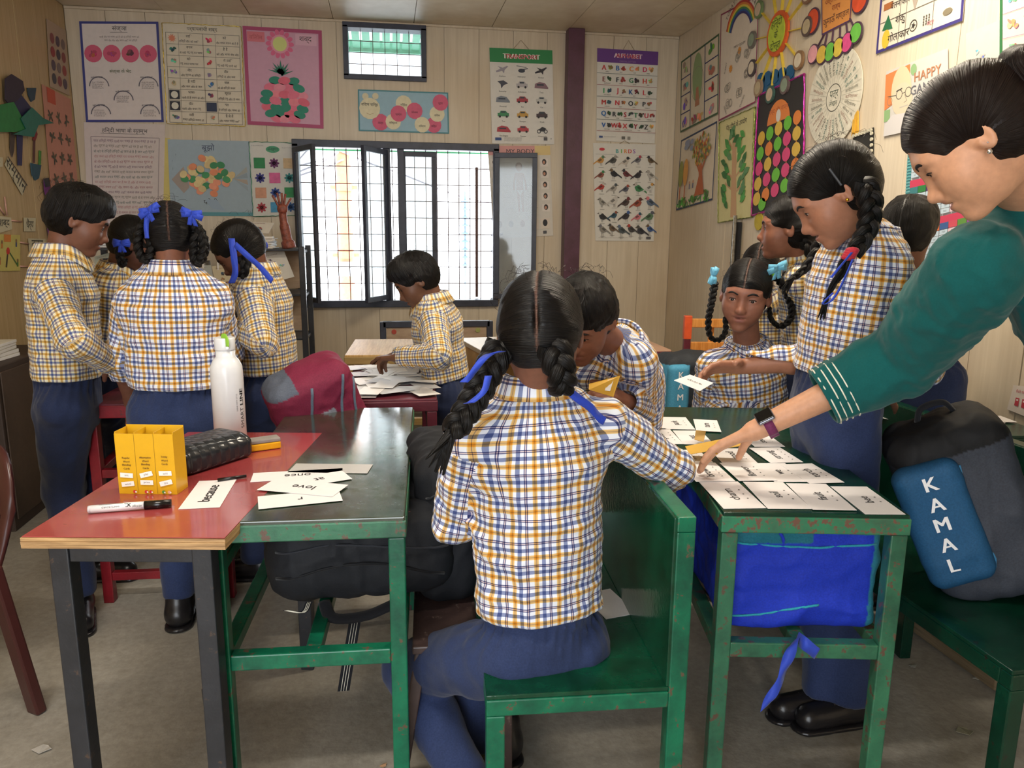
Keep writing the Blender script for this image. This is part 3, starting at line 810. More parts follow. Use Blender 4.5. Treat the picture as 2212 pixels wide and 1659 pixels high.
# 2 synonyms chart
p = back_poster('hindi_chart', 'cream Hindi synonyms chart in sixteen picture boxes with gold tinsel edge', [(350, 49), (521, 58), (530, 273), (361, 267)], 'e0d6c2')
p.text('पर्यायवाची शब्द', .5, .045, .045, INK)
pics = ['e08a6a', 'a84a5c', '2c5a4c', '86a89c', '7c9a88', 'a83a44', '8ea49c', '9aa0a0', 'c8b890', '4a7a96', 'SQ', '7a3a48', 'SQ', 'NS', '5c7c84', 'a4a48c']
for i in range(8):
    v = .09+i*.112
    p.line([(.04, v), (.97, v)], .004, '55504c')
    for j in range(2):
        u = .04+j*.465; w = 0.465
        c = pics[i*2+j]
        if c == 'SQ': p.rect(u+.01, v+.01, u+.14, v+.10, '22222c'); p.ell(u+.075, v+.055, .045, 'e0dccc')
        elif c == 'NS': p.rect(u+.01, v+.01, u+.14, v+.10, '2a3450')
        elif i == 0 and j == 0: p.star(u+.075, v+.055, .03, .055, 10, c); 
        else: p.scribble(u+.075, v+.055, .09, .07, c, 50+i*2+j, 6)
        p.line([(u+.155, v), (u+.155, v+.112)], .003, '55504c')
        p.words(u+.25, v+.027, .12, .032, INK, 60+i*2+j); p.words(u+.165, v+.08, .29, .026, '4c4644', 90+i*2+j)
for u in (.04, .505, .97): p.line([(u, .09), (u, .986)], .004, '55504c')
p.line([(.04, .986), (.97, .986)], .004, '55504c'); p.build(p.root); tinsel(p, 'd8b94a')
# 3 pineapple chart
p = back_poster('pineapple_chart', 'pink paper chart with pineapple and flower of cut paper in a dark pink frame', [(524, 56), (695, 66), (699, 278), (535, 269)], 'd4a4bc')
p.frame(.045, 'b04a74'); p.rect(.05, .05, .27, .15, 'dc7c88'); p.text('विलोम', .16, .10, .05, 'b85a60'); p.rect(.66, .05, .93, .16, 'e0b4c8'); p.text('शब्द', .79, .105, .065, INK)
for i in range(14): a = 2*PI*i/14; p.ell(.46+.14*math.cos(a), .16+.14*math.sin(a)/p.a, .04, 'e06c94', .028, rot=-a)
p.ell(.46, .16, .115, 'e8a0b4'); p.ell(.46, .16, .09, 'd8e08c')
p.build(p.root)
def lobes(name, c, pts, sc, th, pr, label=None):
    """raised cut-paper discs, one joined part"""
    b = BM()
    for u, v, rx, ry, rot in pts:
        ps = []
        for i in range(14):
            t = 2*PI*i/14; x, y = rx*math.cos(t), ry*math.sin(t)
            ps.append(pr.P(u+x*math.cos(rot)-y*math.sin(rot), v-(x*math.sin(rot)+y*math.cos(rot))/pr.a, .0025))
        b.poly(ps[::-1], th, pr.n)
    return b.build(name, plain('cut_'+c, c, .6, var=.06), pr.root, world=True)
for i in range(9):
    a = math.radians(15+150*i/8); L = .17 if i % 2 == 0 else .13
    b = BM(); u0, v0 = .46, .46; b.poly([p.P(u0+.03*math.sin(a), v0+.03*math.cos(a)/p.a, .003), p.P(u0-.03*math.sin(a), v0-.03*math.cos(a)/p.a*.2, .003), p.P(u0+L*math.cos(a), v0-L*math.sin(a)/p.a, .003)], .0012, p.n)
    b.build('crown_leaf', plain('cut_2f7a64', '2f7a64'), p.root, world=True)
cols = ['2f8a74', '2f8a74', 'e87a94', '2f8a74', 'e87a94', 'e46c84', 'f08c9c', '2f8a74', 'e87a94', 'ec94a8', '2f8a74', 'e46c84']
k = 0
for row, (v, n, half) in enumerate([(.53, 3, .14), (.60, 4, .22), (.67, 5, .27), (.74, 5, .29), (.81, 5, .27), (.87, 4, .22), (.92, 3, .14)]):
    for i in range(n):
        u = .5+half*(2*i/(n-1)-1)*.85; c = cols[(k*5+row) % 12]; k += 1
        lobes('petal_disc', c, [(u, v, .080, .050, R.uniform(-.3, .3))], 1, .0012+.0005*(k % 3), p)
# 4 text chart
p = back_poster('hindi_text_chart', 'tall white chart of handwritten Hindi lines with narrow black ruled border', [(181, 264), (357, 269), (352, 478), (190, 478)], 'd8ccc8', off=.003)
p.text('हिन्दी भाषा के स्तम्भ', .5, .075, .05, INK); p.line([(.2, .105), (.75, .105)], .004, INK)
for a, b_ in (((.08, .14), (.93, .14)), ((.08, .96), (.93, .96)), ((.08, .14), (.08, .96)), ((.93, .14), (.93, .96))): p.line([a, b_], .008, '9a8c8e')
for i in range(15): p.words(.11, .18+i*.052, .78, .03, ['8c7080', '6c7a74', 'b07c80', '8c8478', 'c08a8c'][(i*3) % 5], 200+i)
p.build(p.root)
p = back_poster('yellow_paper', 'narrow yellow paper strip between the text chart and the blue fish chart', [(346, 296), (368, 299), (372, 446), (352, 444)], 'd8c878', off=.002)
# 5 fish chart
p = back_poster('fish_chart', 'pale blue chart with a fish of green, orange and cream paper discs', [(362, 301), (538, 305), (547, 467), (369, 466)], 'a4b8c6')
p.rect(0, .95, 1, 1, '5c9ca8'); p.text('बूझो', .49, .10, .07, '3c4464'); p.text('पहेली', .49, .81, .06, INK)
p.poly([(.42, .78), (.56, .78), (.66, .93), (.5, .9)], '9cb2c8')
for i, (u, v) in enumerate([(.09, .2), (.045, .28), (.05, .38)]): p.text('?', u, v, .03, '6c7a84')
p.poly([(.03, .52), (.18, .35), (.24, .62), (.17, .70)], 'a89c94')
for i, v in enumerate((.36, .44, .53, .62)): p.poly([(.78, .50), (.95, v-.02), (.96, v+.05)], ['a8aca8', '94a4b0', 'b0a498', '9cacb8'][i])
p.build(p.root)
for i in range(60):
    a = R.uniform(0, 2*PI); q = math.sqrt(R.random()); u, v = .47+.30*q*math.cos(a), .47+.24*q*math.sin(a)
    if abs(u-.47)/.31+abs(v-.47)/.27 > 1.12: continue
    lobes('fish_scale', R.choice(['4a9a64', 'e8946c', 'e8d49c', 'f0a080', '3f8c5c', 'dcc490']), [(u, v, .05, .042, R.uniform(-1, 1))], 1, .0008+.00012*i, p)
# 6 numbers chart
p = back_poster('flower_chart', 'white chart of paper squares and eight-petal flowers with green tinsel, beside the window', [(538, 306), (638, 309), (644, 465), (547, 468)], 'dcdcd8')
p.ell(.5, .095, .15, '4aa078', .075); p.text('संख्या', .5, .095, .07, '1e4a34'); p.words(.04, .05, .3, .02, '8c8c8c', 5); p.words(.7, .07, .26, .02, '8c8c8c', 6); p.build(p.root)
sc6 = [['2f8a54', '6c2f6a', 'd8bc94'], ['3c3c8c', 'e06ca4', '2c8a8c'], ['d8a084', '2c4a9c', '34985c'], ['b0404c', '4a9ccc', '2c5c9c']]
for i in range(4):
    for j in range(3):
        u, v = .2+j*.32, .28+i*.2
        if (i+j) % 2 == 0:
            b = BM(); b.poly([p.P(u-.12, v-.07, .001), p.P(u-.12, v+.07, .001), p.P(u+.12, v+.07, .001), p.P(u+.12, v-.07, .001)], .003, p.n); b.build('paper_square', plain('cut_'+sc6[i][j], sc6[i][j]), p.root, world=True)
        else: lobes('paper_flower', sc6[i][j], [(u+.06*math.cos(2*PI*q/8), v+.06*math.sin(2*PI*q/8)/p.a, .055, .026, -2*PI*q/8) for q in range(8)], 1, .0015, p)
tinsel(p, '4c8a6c')
# 7 caterpillar
p = back_poster('caterpillar_chart', 'wide pale blue chart with a caterpillar of cream and pink circles, under the vent', [(773, 193), (968, 200), (970, 289), (775, 283)], '9cc0d2')
p.frame(.014, '4c8c98'); p.build(p.root)
circ = [(.06+.02, .16, .035, 'e0d8b8'), (.19, .15, .035, 'e0d8b8'), (.125, .45, .115, 'e4dcbc'), (.24, .77, .09, 'd86484'), (.38, .75, .085, 'e4dcbc'), (.44, .55, .088, 'd86484'), (.50, .31, .09, 'e4dcbc'), (.62, .47, .088, 'd86484'), (.70, .80, .085, 'e4dcbc'), (.83, .80, .085, 'd86484'), (.87, .53, .085, 'e4dcbc'), (.91, .25, .088, 'd86484')]
for k, (u, v, r, c) in enumerate(circ): lobes('body_disc', c, [(u, v, r, r, 0)], 1, .0008+.0005*(k % 3), p)
pp = Print(p.c, p.n, p.a); pp.layer = 16; pp.text('विराम चिन्ह', .125, .36, .03, INK); pp.line([(.09, .56), (.125, .6), (.165, .56)], .004, 'b09868')
for k, (u, v, r, c) in enumerate(circ[3:]): pp.text(['अल्प', 'कोष्ठक', 'प्रश्न', 'निर्देश', 'योजक', 'विवरण', 'चिह्न', 'विराम', 'पूर्ण'][k], u, v+.03, .022, '6a3040' if c == 'd86484' else '5a544c')
pp.build(p.root)
# 8 transport
def hang_string(pr, u0=.38, u1=.62, vtop=-.09):
    a, m_, c = pr.P(u0, 0, .004), pr.P(.5, vtop, .004), pr.P(u1, 0, .004)
    tube('hanging_string', [a, m_, c], .0018, plain('jute_string', 'a08c6c'), pr.root, seg=5)
p = back_poster('transport_chart', 'printed TRANSPORT chart with green header, hanging left of the purple pillar', [(1057, 103), (1193, 109), (1197, 312), (1063, 310)], 'e0ded8')
p.rect(0, 0, 1, .145, '2f8a50'); p.text('TRANSPORT', .5, .078, .075, 'f4ece8', bold=.008); p.text('TRANSPORT', .503, .08, .066, 'c04050', bold=.006)
def vehicle(kind, u, v, c):
    if kind == 'plane': p.poly([(u-.10, v+.02), (u+.08, v-.035), (u+.10, v-.03), (u+.03, v+.015), (u-.09, v+.035)], c); p.poly([(u-.02, v), (u-.07, v-.03), (u+.03, v-.01)], c); p.poly([(u-.01, v+.01), (u+.03, v+.045), (u+.04, v+.01)], c)
    elif kind == 'heli': p.ell(u, v+.01, .055, c, .03); p.line([(u-.08, v-.04), (u+.08, v-.025)], .008, c); p.line([(u, v), (u+.1, v-.015)], .014, c)
    elif kind == 'train': p.poly([(u-.11, v+.03), (u-.10, v-.015), (u-.03, v-.035), (u+.06, v-.025), (u+.11, v+.02), (u+.11, v+.035)], c); p.rect(u-.07, v-.012, u+.04, v+.002, '303a48')
    elif kind == 'ship': p.poly([(u-.08, v-.03), (u+.02, v-.04), (u+.09, v-.01), (u+.02, v+.01), (u-.02, v+.045), (u-.03, v+.0)], c)
    elif kind == 'bike': p.ring(u-.055, v+.02, .02, .032, c, 14); p.ring(u+.055, v+.02, .02, .032, c, 14); p.poly([(u-.06, v), (u, v-.03), (u+.06, v-.015), (u+.04, v+.02), (u-.03, v+.02)], c)
    else: p.rect(u-.09, v-.012, u+.09, v+.024, c); p.poly([(u-.06, v-.012), (u-.04, v-.035), (u+.04, v-.035), (u+.07, v-.012)], c); p.rect(u-.035, v-.03, u+.035, v-.014, '384450'); p.ell(u-.055, v+.025, .018, '26262a'); p.ell(u+.055, v+.025, .018, '26262a')
grid = [('plane', 'Airplane', 'a09ca8'), ('heli', 'Helicopter', '3c4250'), ('plane', 'Rocket', '34323a'), ('ship', 'Spaceship', '4a4c58'), ('car', 'Ambulance', 'b8b4b8'), ('train', 'Train', '8a6c78'), ('train', 'Monorail', '7c8490'), ('car', 'Bus', 'a83c48'), ('car', 'Car', 'c4c4c0'), ('car', 'Taxi', '3f8a5c'), ('car', 'Dumper', 'c89c4c'), ('car', 'Truck', '4a3c44'), ('train', 'Fire Engine', 'b03a48'), ('car', 'Tractor', 'b8404c'), ('bike', 'Motorcycle', '2c2c34')]
for i, (k, nm, c) in enumerate(grid):
    u, v = .19+(i % 3)*.31, .215+(i//3)*.157; vehicle(k, u, v, c); p.text(nm, u, v+.075, .022, INK)
p.rect(.05, .935, .15, .965, '2c4a86'); 
for j in range(4): p.words(.19, .935+j*.011, .3, .010, '7a7a7a', 300+j, 'en')
p.rect(.83, .925, .89, .96, '55555a'); p.text('o', .95, .94, .03, '55555a'); p.build(p.root); hang_string(p)
# 9 my body
p = back_poster('body_chart', 'printed MY BODY chart partly behind the open glass window leaf', [(1053, 315), (1188, 315), (1195, 509), (1067, 515)], 'd8d2c8')
p.rect(0, 0, 1, .10, 'd89c98'); p.rect(.75, 0, 1, .10, 'e0c88c'); p.text('MY BODY', .52, .06, .075, '34303c')
sk = 'c8a08c'
p.ell(.48, .22, .055, '7a5c50', .06); p.ell(.48, .24, .045, sk, .055); p.poly([(.42, .29), (.54, .29), (.535, .50), (.425, .50)], sk); p.poly([(.425, .50), (.475, .50), (.465, .72), (.435, .72)], sk); p.poly([(.485, .50), (.535, .50), (.525, .72), (.495, .72)], sk)
p.line([(.42, .30), (.385, .40), (.38, .48)], .028, sk); p.line([(.54, .30), (.575, .40), (.58, .48)], .028, sk); p.poly([(.425, .48), (.535, .48), (.48, .54)], 'e4e0dc')
for i in range(5):
    v = .18+i*.125
    p.rect(.03, v-.04, .15, v+.045, 'e4dcd4'); p.ell(.09, v-.005, .03, '4a3c38', .035); p.ell(.09, v+.005, .022, sk, .026)
    p.rect(.83, v-.04, .96, v+.045, 'e4dcd4'); p.ell(.895, v-.005, .035, '2c2624', .045); p.ell(.89, v+.0, .02, 'c08c74', .026); p.line([(.6, v), (.76, v+.0)], .003, '5c5854'); p.line([(.2, v), (.36, v)], .003, '5c5854')
for i in range(5):
    u = .11+i*.19; p.rect(u-.08, .80, u+.08, .92, 'dcd0c4'); p.ell(u, .85, .04, ['6c4a40', '3c4650', '94604c', 'a84c48', '28242c'][i], .055)
p.rect(.05, .945, .15, .972, '2c4a86'); p.words(.19, .955, .4, .014, '7a7a7a', 310, 'en'); p.rect(.83, .94, .89, .972, '55555a'); p.build(p.root)
# 10 alphabet
p = back_poster('alphabet_chart', 'printed ALPHABET chart with purple header, right of the purple pillar', [(1290, 104), (1422, 112), (1414, 310), (1288, 304)], 'dedcd4')
p.rect(0, 0, 1, .145, '6a3f8c'); p.text('ALPHABET', .5, .065, .07, 'e8d0d8', bold=.01); p.text('ALPHABET', .503, .067, .06, 'b83c58', bold=.006); p.text('CAPITAL LETTERS', .5, .125, .025, '9a80b0')
rows = ['ABCD', 'EFGH', 'IJKL', 'MNOP', 'QRSTU', 'VWXYZ']; lc = ['c83840', '2c68b0', 'e08c34', 'd03c68', '8c4a44', '303038', '2c7c50', 'c84834', '34a060', 'c83c4c', '2c5c98', 'c8404c', 'b83430', 'c43c44', '40444c', '303038', '2c6cac', '30303a', 'b02c3c', '2c8050', 'c0304c', '2c60ac', 'b8303c', 'c42c34', '9c2c44', '2c2c38']
wd = ['APPLE', 'BUS', 'CAR', 'DEER', 'ELEPHANT', 'FROG', 'GOAT', 'HEN', 'ICE CREAM', 'JUG', 'KEY', 'LOCK', 'MANGO', 'NEST', 'OWL', 'PARROT', 'QUEEN', 'ROSE', 'STRAWBERRY', 'TREE', 'UMBRELLA', 'VULTURE', 'WATCH', 'XYLOPHONE', 'YAK', 'ZEBRA']; k = 0
for i, rw in enumerate(rows):
    v = .205+i*.125; p.rect(0, v+.055, 1, v+.059, 'a04c54' if i % 2 else '4c5c58')
    for j, ch in enumerate(rw):
        n = len(rw); u = .11+j*(.9/n); p.text(ch, u, v-.005, .075, lc[k], bold=.008); p.scribble(u+.10, v-.008, .09, .075, R.choice(['7a3038', '2c4c64', 'c8945c', '3a3230', '303038', '8a6c44', '2c4a34', '9c3c34']), 400+k, 7)
        p.text(wd[k], u+.06, v+.038, .016, INK); k += 1
p.rect(.04, .945, .10, .965, '2c4a86'); p.words(.12, .95, .2, .012, '7a7a7a', 320, 'en'); p.rect(.42, .94, .48, .972, '6a6a64'); p.rect(.52, .94, .57, .972, '8a8a84'); p.build(p.root); hang_string(p, .42, .6, -.10)
# 11 birds
p = back_poster('bird_chart', 'printed BIRDS chart with rows of bird pictures, below the alphabet chart', [(1281, 309), (1416, 312), (1412, 521), (1286, 520)], 'dcdad2')
for j, (ch, c) in enumerate(zip('BIRDS', ['3c9c98', '64b04c', 'dc8c3c', 'd04c44', '8c5ca8'])): p.text(ch, .38+j*.068, .075, .06, c, bold=.006)
p.ell(.14, .06, .045, 'c83c48', .022); p.line([(.04, .11), (.36, .11)], .003, '8a8a8a'); p.line([(.68, .115), (.98, .115)], .003, '8a8a8a')
def bird(u, v, s, c, c2, flip=1, long_leg=False, kind=0):
    f = flip*s
    p.poly([(u+f*x, v+y*s/p.a) for x, y in [(-.07, .03), (-.14, .075), (-.13, .045), (-.06, -.005), (-.01, -.05), (.03, -.045), (.055, -.01), (.03, .035), (-.02, .05)]], c)
    p.ell(u+f*.035, v-.055*s/p.a, .026*s, c2); p.poly([(u+f*.055, v-.062*s/p.a), (u+f*.09, v-.045*s/p.a), (u+f*.055, v-.045*s/p.a)], '4a3c30')
    p.poly([(u+f*x, v+y*s/p.a) for x, y in [(-.06, .0), (-.01, -.03), (.02, -.01), (-.03, .025)]], tuple(max(0, q*.6) for q in [int(c[j:j+2], 16)/255 for j in (0, 2, 4)]))
    L = .13 if long_leg else .085
    p.line([(u-f*.005, v+.045*s/p.a), (u-f*.005, v+L*s/p.a)], .005, '4a4038'); p.line([(u+f*.015, v+.04*s/p.a), (u+f*.015, v+L*s/p.a)], .005, '4a4038')
bp = ['5c6c84', '5a7c5c', '34343c', 'c8944c', '8c5040', 'b03c34', '9a9890', '2c2c30', '8c8880', '3c5c94', '4c4c48', '22242c', 'a8a49c', 'c8c4bc', '2c5468', '6c5844', 'a83c50', 'c4bcb0', '6c2c34', '5a5c68', '4c3c38', '38343a', '4a5458', '5c2c28', '707078', '343036', '3c8050', 'a0503c', 'd07c84', '444040', '5a4c48', '6a5840', 'b8b4ac', 'd0d0c8']
k = 0
for i in range(6):
    n = [5, 5, 5, 5, 5, 6][i]
    for j in range(n):
        u = .12+j*(.8/(n-1)); v = .17+i*.142+R.uniform(-.012, .012); c = bp[(k*7+3) % len(bp)]; bird(u, v, R.uniform(.85, 1.15), c, bp[(k*5+1) % len(bp)], R.choice((-1, 1)), i == 5); p.rect(u-.04, v+.07, u+.04, v+.074, '9a9a96'); k += 1
p.rect(.86, .955, .94, .978, '55555a'); p.words(.05, .965, .5, .010, '8a8a8a', 331, 'en'); p.build(p.root); hang_string(p, .42, .58, -.03)

# ------------------------------------------------------------------ charts on the right wall
p = right_poster('animal_chart', 'hand drawn chart of a tree with animals and fruits in blue-ruled boxes, nearest the corner', [(1472, 133), (1554, 72), (1552, 246), (1470, 287)], 'd8cdb8')
p.frame(.02, '3c5c3c')
for u in (.28, .66): p.line([(u, 0), (u, 1)], .016, '2c3468')
for v in (.26, .5, .75): p.line([(0, v), (.28, v)], .012, '2c3468'); p.line([(.66, v), (1, v)], .012, '2c3468')
p.ell(.47, .38, .13, '8fa878', .26); p.poly([(.44, .5), (.5, .5), (.53, .75), (.41, .75)], 'b47c5c'); p.ring(.47, .45, .165, .17, '8a8478', 30)
for i, (u, v, c) in enumerate([(.14, .13, 'a08c84'), (.14, .38, 'a08078'), (.14, .62, 'b0948c'), (.14, .87, 'b09894'), (.83, .12, '5c9448'), (.83, .38, 'b4705c'), (.83, .62, 'c8503c'), (.83, .87, 'b49494'), (.40, .92, '7c7060'), (.55, .92, 'd0b070')]): p.scribble(u, v, .16, .12, c, 500+i, 6)
p.build(p.root)
p = right_poster('tree_drawing', 'crayon drawing of a large autumn tree, small trees and green grass, blue edged', [(1472, 303), (1550, 261), (1540, 432), (1461, 455)], 'dccfba')
p.frame(.02, '2c3c5c'); rr = random.Random(9)
for i in range(26): p.scribble(.08+rr.random()*.84, .86+rr.random()*.1, .14, .06, rr.choice(['4c8a3c', '3c7434', '6a9c44']), 600+i, 5)
p.poly([(.60, .46), (.68, .46), (.71, .62), (.78, .88), (.52, .88), (.62, .62)], 'b8643c'); p.line([(.65, .6), (.52, .40)], .03, 'b8643c'); p.line([(.65, .6), (.80, .38)], .03, 'b8643c')
for i in range(150): a = rr.uniform(0, 2*PI); q = math.sqrt(rr.random()); p.ell(.66+.24*q*math.cos(a), .27+.21*q*math.sin(a), .016, rr.choice(['8c9a4c', 'b04c34', 'd8b454', '6c7c3c', 'c87c44']), .022, n=6)
for u, c in ((.12, '8c9048'), (.26, 'd89c4c')):
    p.line([(u, .55), (u, .86)], .03, 'b8643c'); p.ell(u, .5, .07, c, .15)
for i in range(10): p.ell(.30+rr.uniform(-.1, .1), .14+rr.uniform(-.05, .06), .05, '8c94ac', .03, n=8)
for u in (.4, .5): p.ell(u, .67, .018, 'c89070'); p.line([(u, .69), (u, .76)], .022, '3c4c84')
p.build(p.root)
p = right_poster('weather_chart', 'hand drawn TODAYS WEATHER chart with a rainbow and pink edge', [(1558, 31), (1640, -12), (1633, 221), (1553, 262)], 'dcd0c0')
p.frame(.018, '8c2c54')
for i, c in enumerate(['b83c34', 'd8843c', 'e0c850', '4c8c50', '2c5498', '3c3470']): p.ring(.56, .30, .42-i*.026, .42-(i+1)*.026, c, 20, math.radians(20), math.radians(160))
for i, ch in enumerate("TODAY'S WEATHER"): a = math.radians(142-i*7.2); p.text(ch, .56+.475*math.cos(a), .30-.475*math.sin(a)/p.a, .05, INK, rot=a-PI/2)
p.text('PARTLY CLOUDY', .55, .375, .028, '55504a'); p.star(.32, .56, .035, .055, 9, 'd8923c'); p.star(.55, .43, .035, .05, 9, 'd8923c')
for i, (u, v) in enumerate([(.52, .48), (.76, .50), (.25, .72), (.76, .68), (.58, .83), (.30, .88)]):
    for q in range(5): p.ring(u+R.uniform(-.05, .05), v+R.uniform(-.02, .02), .04, .046, '8c877c', 12)
for i, (t_, u, v, r_) in enumerate([('SUNNY', .18, .53, 1.2), ('RAINY', .88, .42, -1.1), ('STORMY', .86, .7, -1.3), ('WINDY', .2, .93, -1), ('CLOUDY', .66, .92, .8)]): p.text(t_, u, v, .03, '55504a', rot=r_)
p.build(p.root)
p = right_poster('leaf_tree_chart', 'pale yellow chart with a tan tree and raised green paper leaves, foil edged', [(1555, 265), (1632, 231), (1625, 469), (1552, 481)], 'd4cc94')
p.text('पेड़-पौधों के उपयोग', .5, .085, .06, INK)
p.poly([(.40, .45), (.47, .40), (.52, .45), (.56, .97), (.38, .97)], 'c8a078'); p.poly([(.40, .2), (.50, .2), (.53, .5), (.40, .5)], 'c8a078')
for a_, b_ in (((.46, .6), (.2, .5)), ((.48, .6), (.75, .48)), ((.46, .72), (.2, .62)), ((.49, .74), (.78, .66)), ((.46, .35), (.30, .22)), ((.48, .33), (.66, .22)), ((.49, .48), (.62, .36))): p.line([a_, b_], .03, 'c8a078')
p.build(p.root)
rr = random.Random(3)
for i in range(34):
    side = -1 if i % 2 else 1; v = .14+.78*(i/34)*.92
    u = .47+side*rr.uniform(.14, .36)*(1 if v > .28 else .7); a = rr.uniform(.5, 1.3)*side
    if v < .24: u = .47+rr.uniform(-.25, .25)
    s_ = rr.uniform(.07, .10); ca, sa = math.cos(a), math.sin(a)
    pts = [(0, -1.2), (.45, -.5), (.5, .2), (0, 1), (-.5, .2), (-.45, -.5)]
    b = BM(); b.poly([p.P(u+s_*(x*ca-y*sa), v+s_*(x*sa+y*ca)/p.a, .002+rr.uniform(0, .004)) for x, y in pts], .0012, p.n)
    c = rr.choice(['3c8c3c', '2c6c30', '4c9c48', '5a8c5a']); b.build('leaf', plain('cut_'+c, c, .4), p.root, world=True)
tinsel(p, '8c9a4c')
p = right_poster('blue_board', 'dark blue scalloped paper board behind the black chart', [(1638, 172), (1716, 150), (1712, 300), (1632, 330)], '1c5a86', off=.002)
lobes('scallop', '1c5a86', [(.1+i*.2, .02, .12, .10, 0) for i in range(5)], 1, .001, p)
p = right_poster('circle_chart', 'black chart with strings of pink, green, yellow and orange discs and a magenta edge', [(1640, 206), (1739, 159), (1738, 432), (1624, 466)], '2c2826', off=.006)
p.line([(0, 0), (1, 0), (1, 1), (0, 1), (0, 0)], .02, 'c83ca4')
dk = [['d8b040', '6cbc3c', 'dcb84c', '6cbc3c', 'e0843c'], ['6cbc3c', 'e0843c', '6cbc3c', 'd8487c', 'd8b44c'], ['d8487c', 'd8b44c', 'd8487c', 'd8487c', 'd8b44c'], ['d8b44c', 'd8487c', '6cbc3c', 'd8487c', 'e0843c'], ['d8b44c', 'e0843c', 'd8487c', '6cbc3c', 'd8b44c']]
for j in range(5): p.line([(.14+j*.18, .34), (.12+j*.18, .88)], .02, 'c88444')
p.ell(.48, .29, .24, 'e08440', a0=0, a1=PI, n=24); p.text('शब्द और वाक्य', .48, .19, .05, 'a8502c'); p.ell(.48, .24, .05, 'd8d4cc', .07); p.build(p.root)
for i in range(5):
    for j in range(5):
        u, v = .13+j*.185-.008*i, .37+i*.125-.012*j
        lobes('hanging_disc', dk[i][j], [(u, v, .078, .078, 0)], 1, .0012, p)
lobes('hanging_disc', '6cbc3c', [(.22, .93, .075, .075, 0)], 1, .0012, p); tinsel(p, 'c83ca4')
# sun wheel of painted stones
def wall_disc(nm, pr, u, v, r, c, th=.004, off=.003, mat=None, seg=20, parent=None):
    ps = [pr.P(u+r*math.cos(2*PI*i/seg), v+r*math.sin(2*PI*i/seg)/pr.a, off) for i in range(seg)]
    b = BM(); b.poly(ps, th, pr.n); return b.build(nm, mat or plain('disc_'+c, c, .5), parent or pr.root, world=True)
class Flat(Print): pass
c_ = [atx(x, y, XR-.002) for x, y in ((1628, -24), (1744, -84), (1744, 170), (1628, 190))]
ctr = atx(1684, 73, XR-.002); ex = np.array([0, -1, 0.]); ez = np.array([0, 0, 1.]); nr = np.array([-1., 0, 0])
root = empty('sun_wheel', ctr, 'wall sun wheel with yellow spokes and painted stone discs round a green centre', 'wall decoration')
S_ = .38; pr = Flat([ctr-ex*S_+ez*S_, ctr+ex*S_+ez*S_, ctr+ex*S_-ez*S_, ctr-ex*S_-ez*S_], nr, 1.0); pr.root = root
wall_disc('rim', pr, .5, .5, .150, 'd8602c', .012); wall_disc('centre', pr, .5, .5, .118, 'b8cc44', .004, .016); pr.layer = 60
pr.text('हिन्दी', .5, .43, .05, '55602c'); pr.text('के', .5, .5, .05, '55602c'); pr.text('दोस्त', .5, .58, .05, '55602c'); pr.build(root)
for i in range(12):
    a = 2*PI*i/12+.12; ca, sa = math.cos(a), math.sin(a)
    b = BM(); b.bar(pr.P(.5+.14*ca, .5+.14*sa, .004), pr.P(.5+.36*ca, .5+.36*sa, .004), .018, .004, 0); b.build('spoke', plain('spoke_yellow', 'd8bc44' if i != 9 else '4c3c7c'), root, world=True)
    c = ['5c4c48', '8c6c4c', '6a5a58', '3c5c54', '9a8068', '4c4448', '747068', '6c8458', '5a5450', '7a6c60', '3c6c68', '86644c'][i]
    wall_disc('stone_disc', pr, .5+.40*ca, .5+.40*sa, .062, c, .012, .004)
    wall_disc('stone_ring', pr, .5+.40*ca, .5+.40*sa, .045, ['b8a888', 'd8ccb4', '8c9c88', 'c8b49c'][i % 4], .001, .0165)
# orange sign with hanging discs
p = right_poster('orange_sign', 'orange Hindi sign with pink, green and yellow discs hanging below it', [(1775, -35), (1844, -58), (1838, 45), (1776, 77)], 'd8924c')
p.frame(.03, '4c3460'); p.text('उत्तराखण्ड', .5, .40, .12, '8c4030'); p.text('राज्य', .5, .58, .1, '8c4030'); p.text('कुमाऊँ मण्डल', .5, .78, .12, '5a3c34'); p.build(p.root)
for (sx, sy, ex_, ey, c) in ((1780, 75, 1758, 117, 'e0a0a8'), (1787, 72, 1777, 118, 'd8b84c'), (1800, 65, 1795, 112, '6cbc4c'), (1815, 58, 1813, 103, 'd8c04c'), (1828, 50, 1832, 92, 'd8508c'), (1836, 40, 1851, 71, '6cbc4c')):
    q = atx(ex_, ey, XR-.01); s0 = atx(sx, sy, XR-.01)
    b = BM(); b.bar(s0, q, .008, .004, 0); b.build('string', plain('plum_string', '4c3448'), p.root, world=True)
    b = BM(); b.cyl(q, q-(.006, 0, 0), .047, seg=22); b.build('disc_rim', plain('plum_string', '4c3448'), p.root, world=True)
    b = BM(); b.cyl(q-(.0062, 0, 0), q-(.008, 0, 0), .040, seg=22); b.build('hanging_disc', plain('disc_'+c, c), p.root, world=True)
for px, py in ((1757, 46), (1860, -2)):
    q = atx(px, py, XR-.004); b = BM(); b.cyl(q, q-(.006, 0, 0), .062, seg=24); r_ = empty('wall_disc', q, 'red-orange paper disc with dark rim left of the orange sign' if py > 0 else 'red-orange paper disc cut by the top edge right of the orange sign', 'wall decoration')
    b.build('rim', plain('plum_string', '4c3448'), r_, world=True); b = BM(); b.cyl(q-(.0062, 0, 0), q-(.008, 0, 0), .054, seg=24); b.build('face', plain('disc_red', 'd4502c'), r_, world=True)
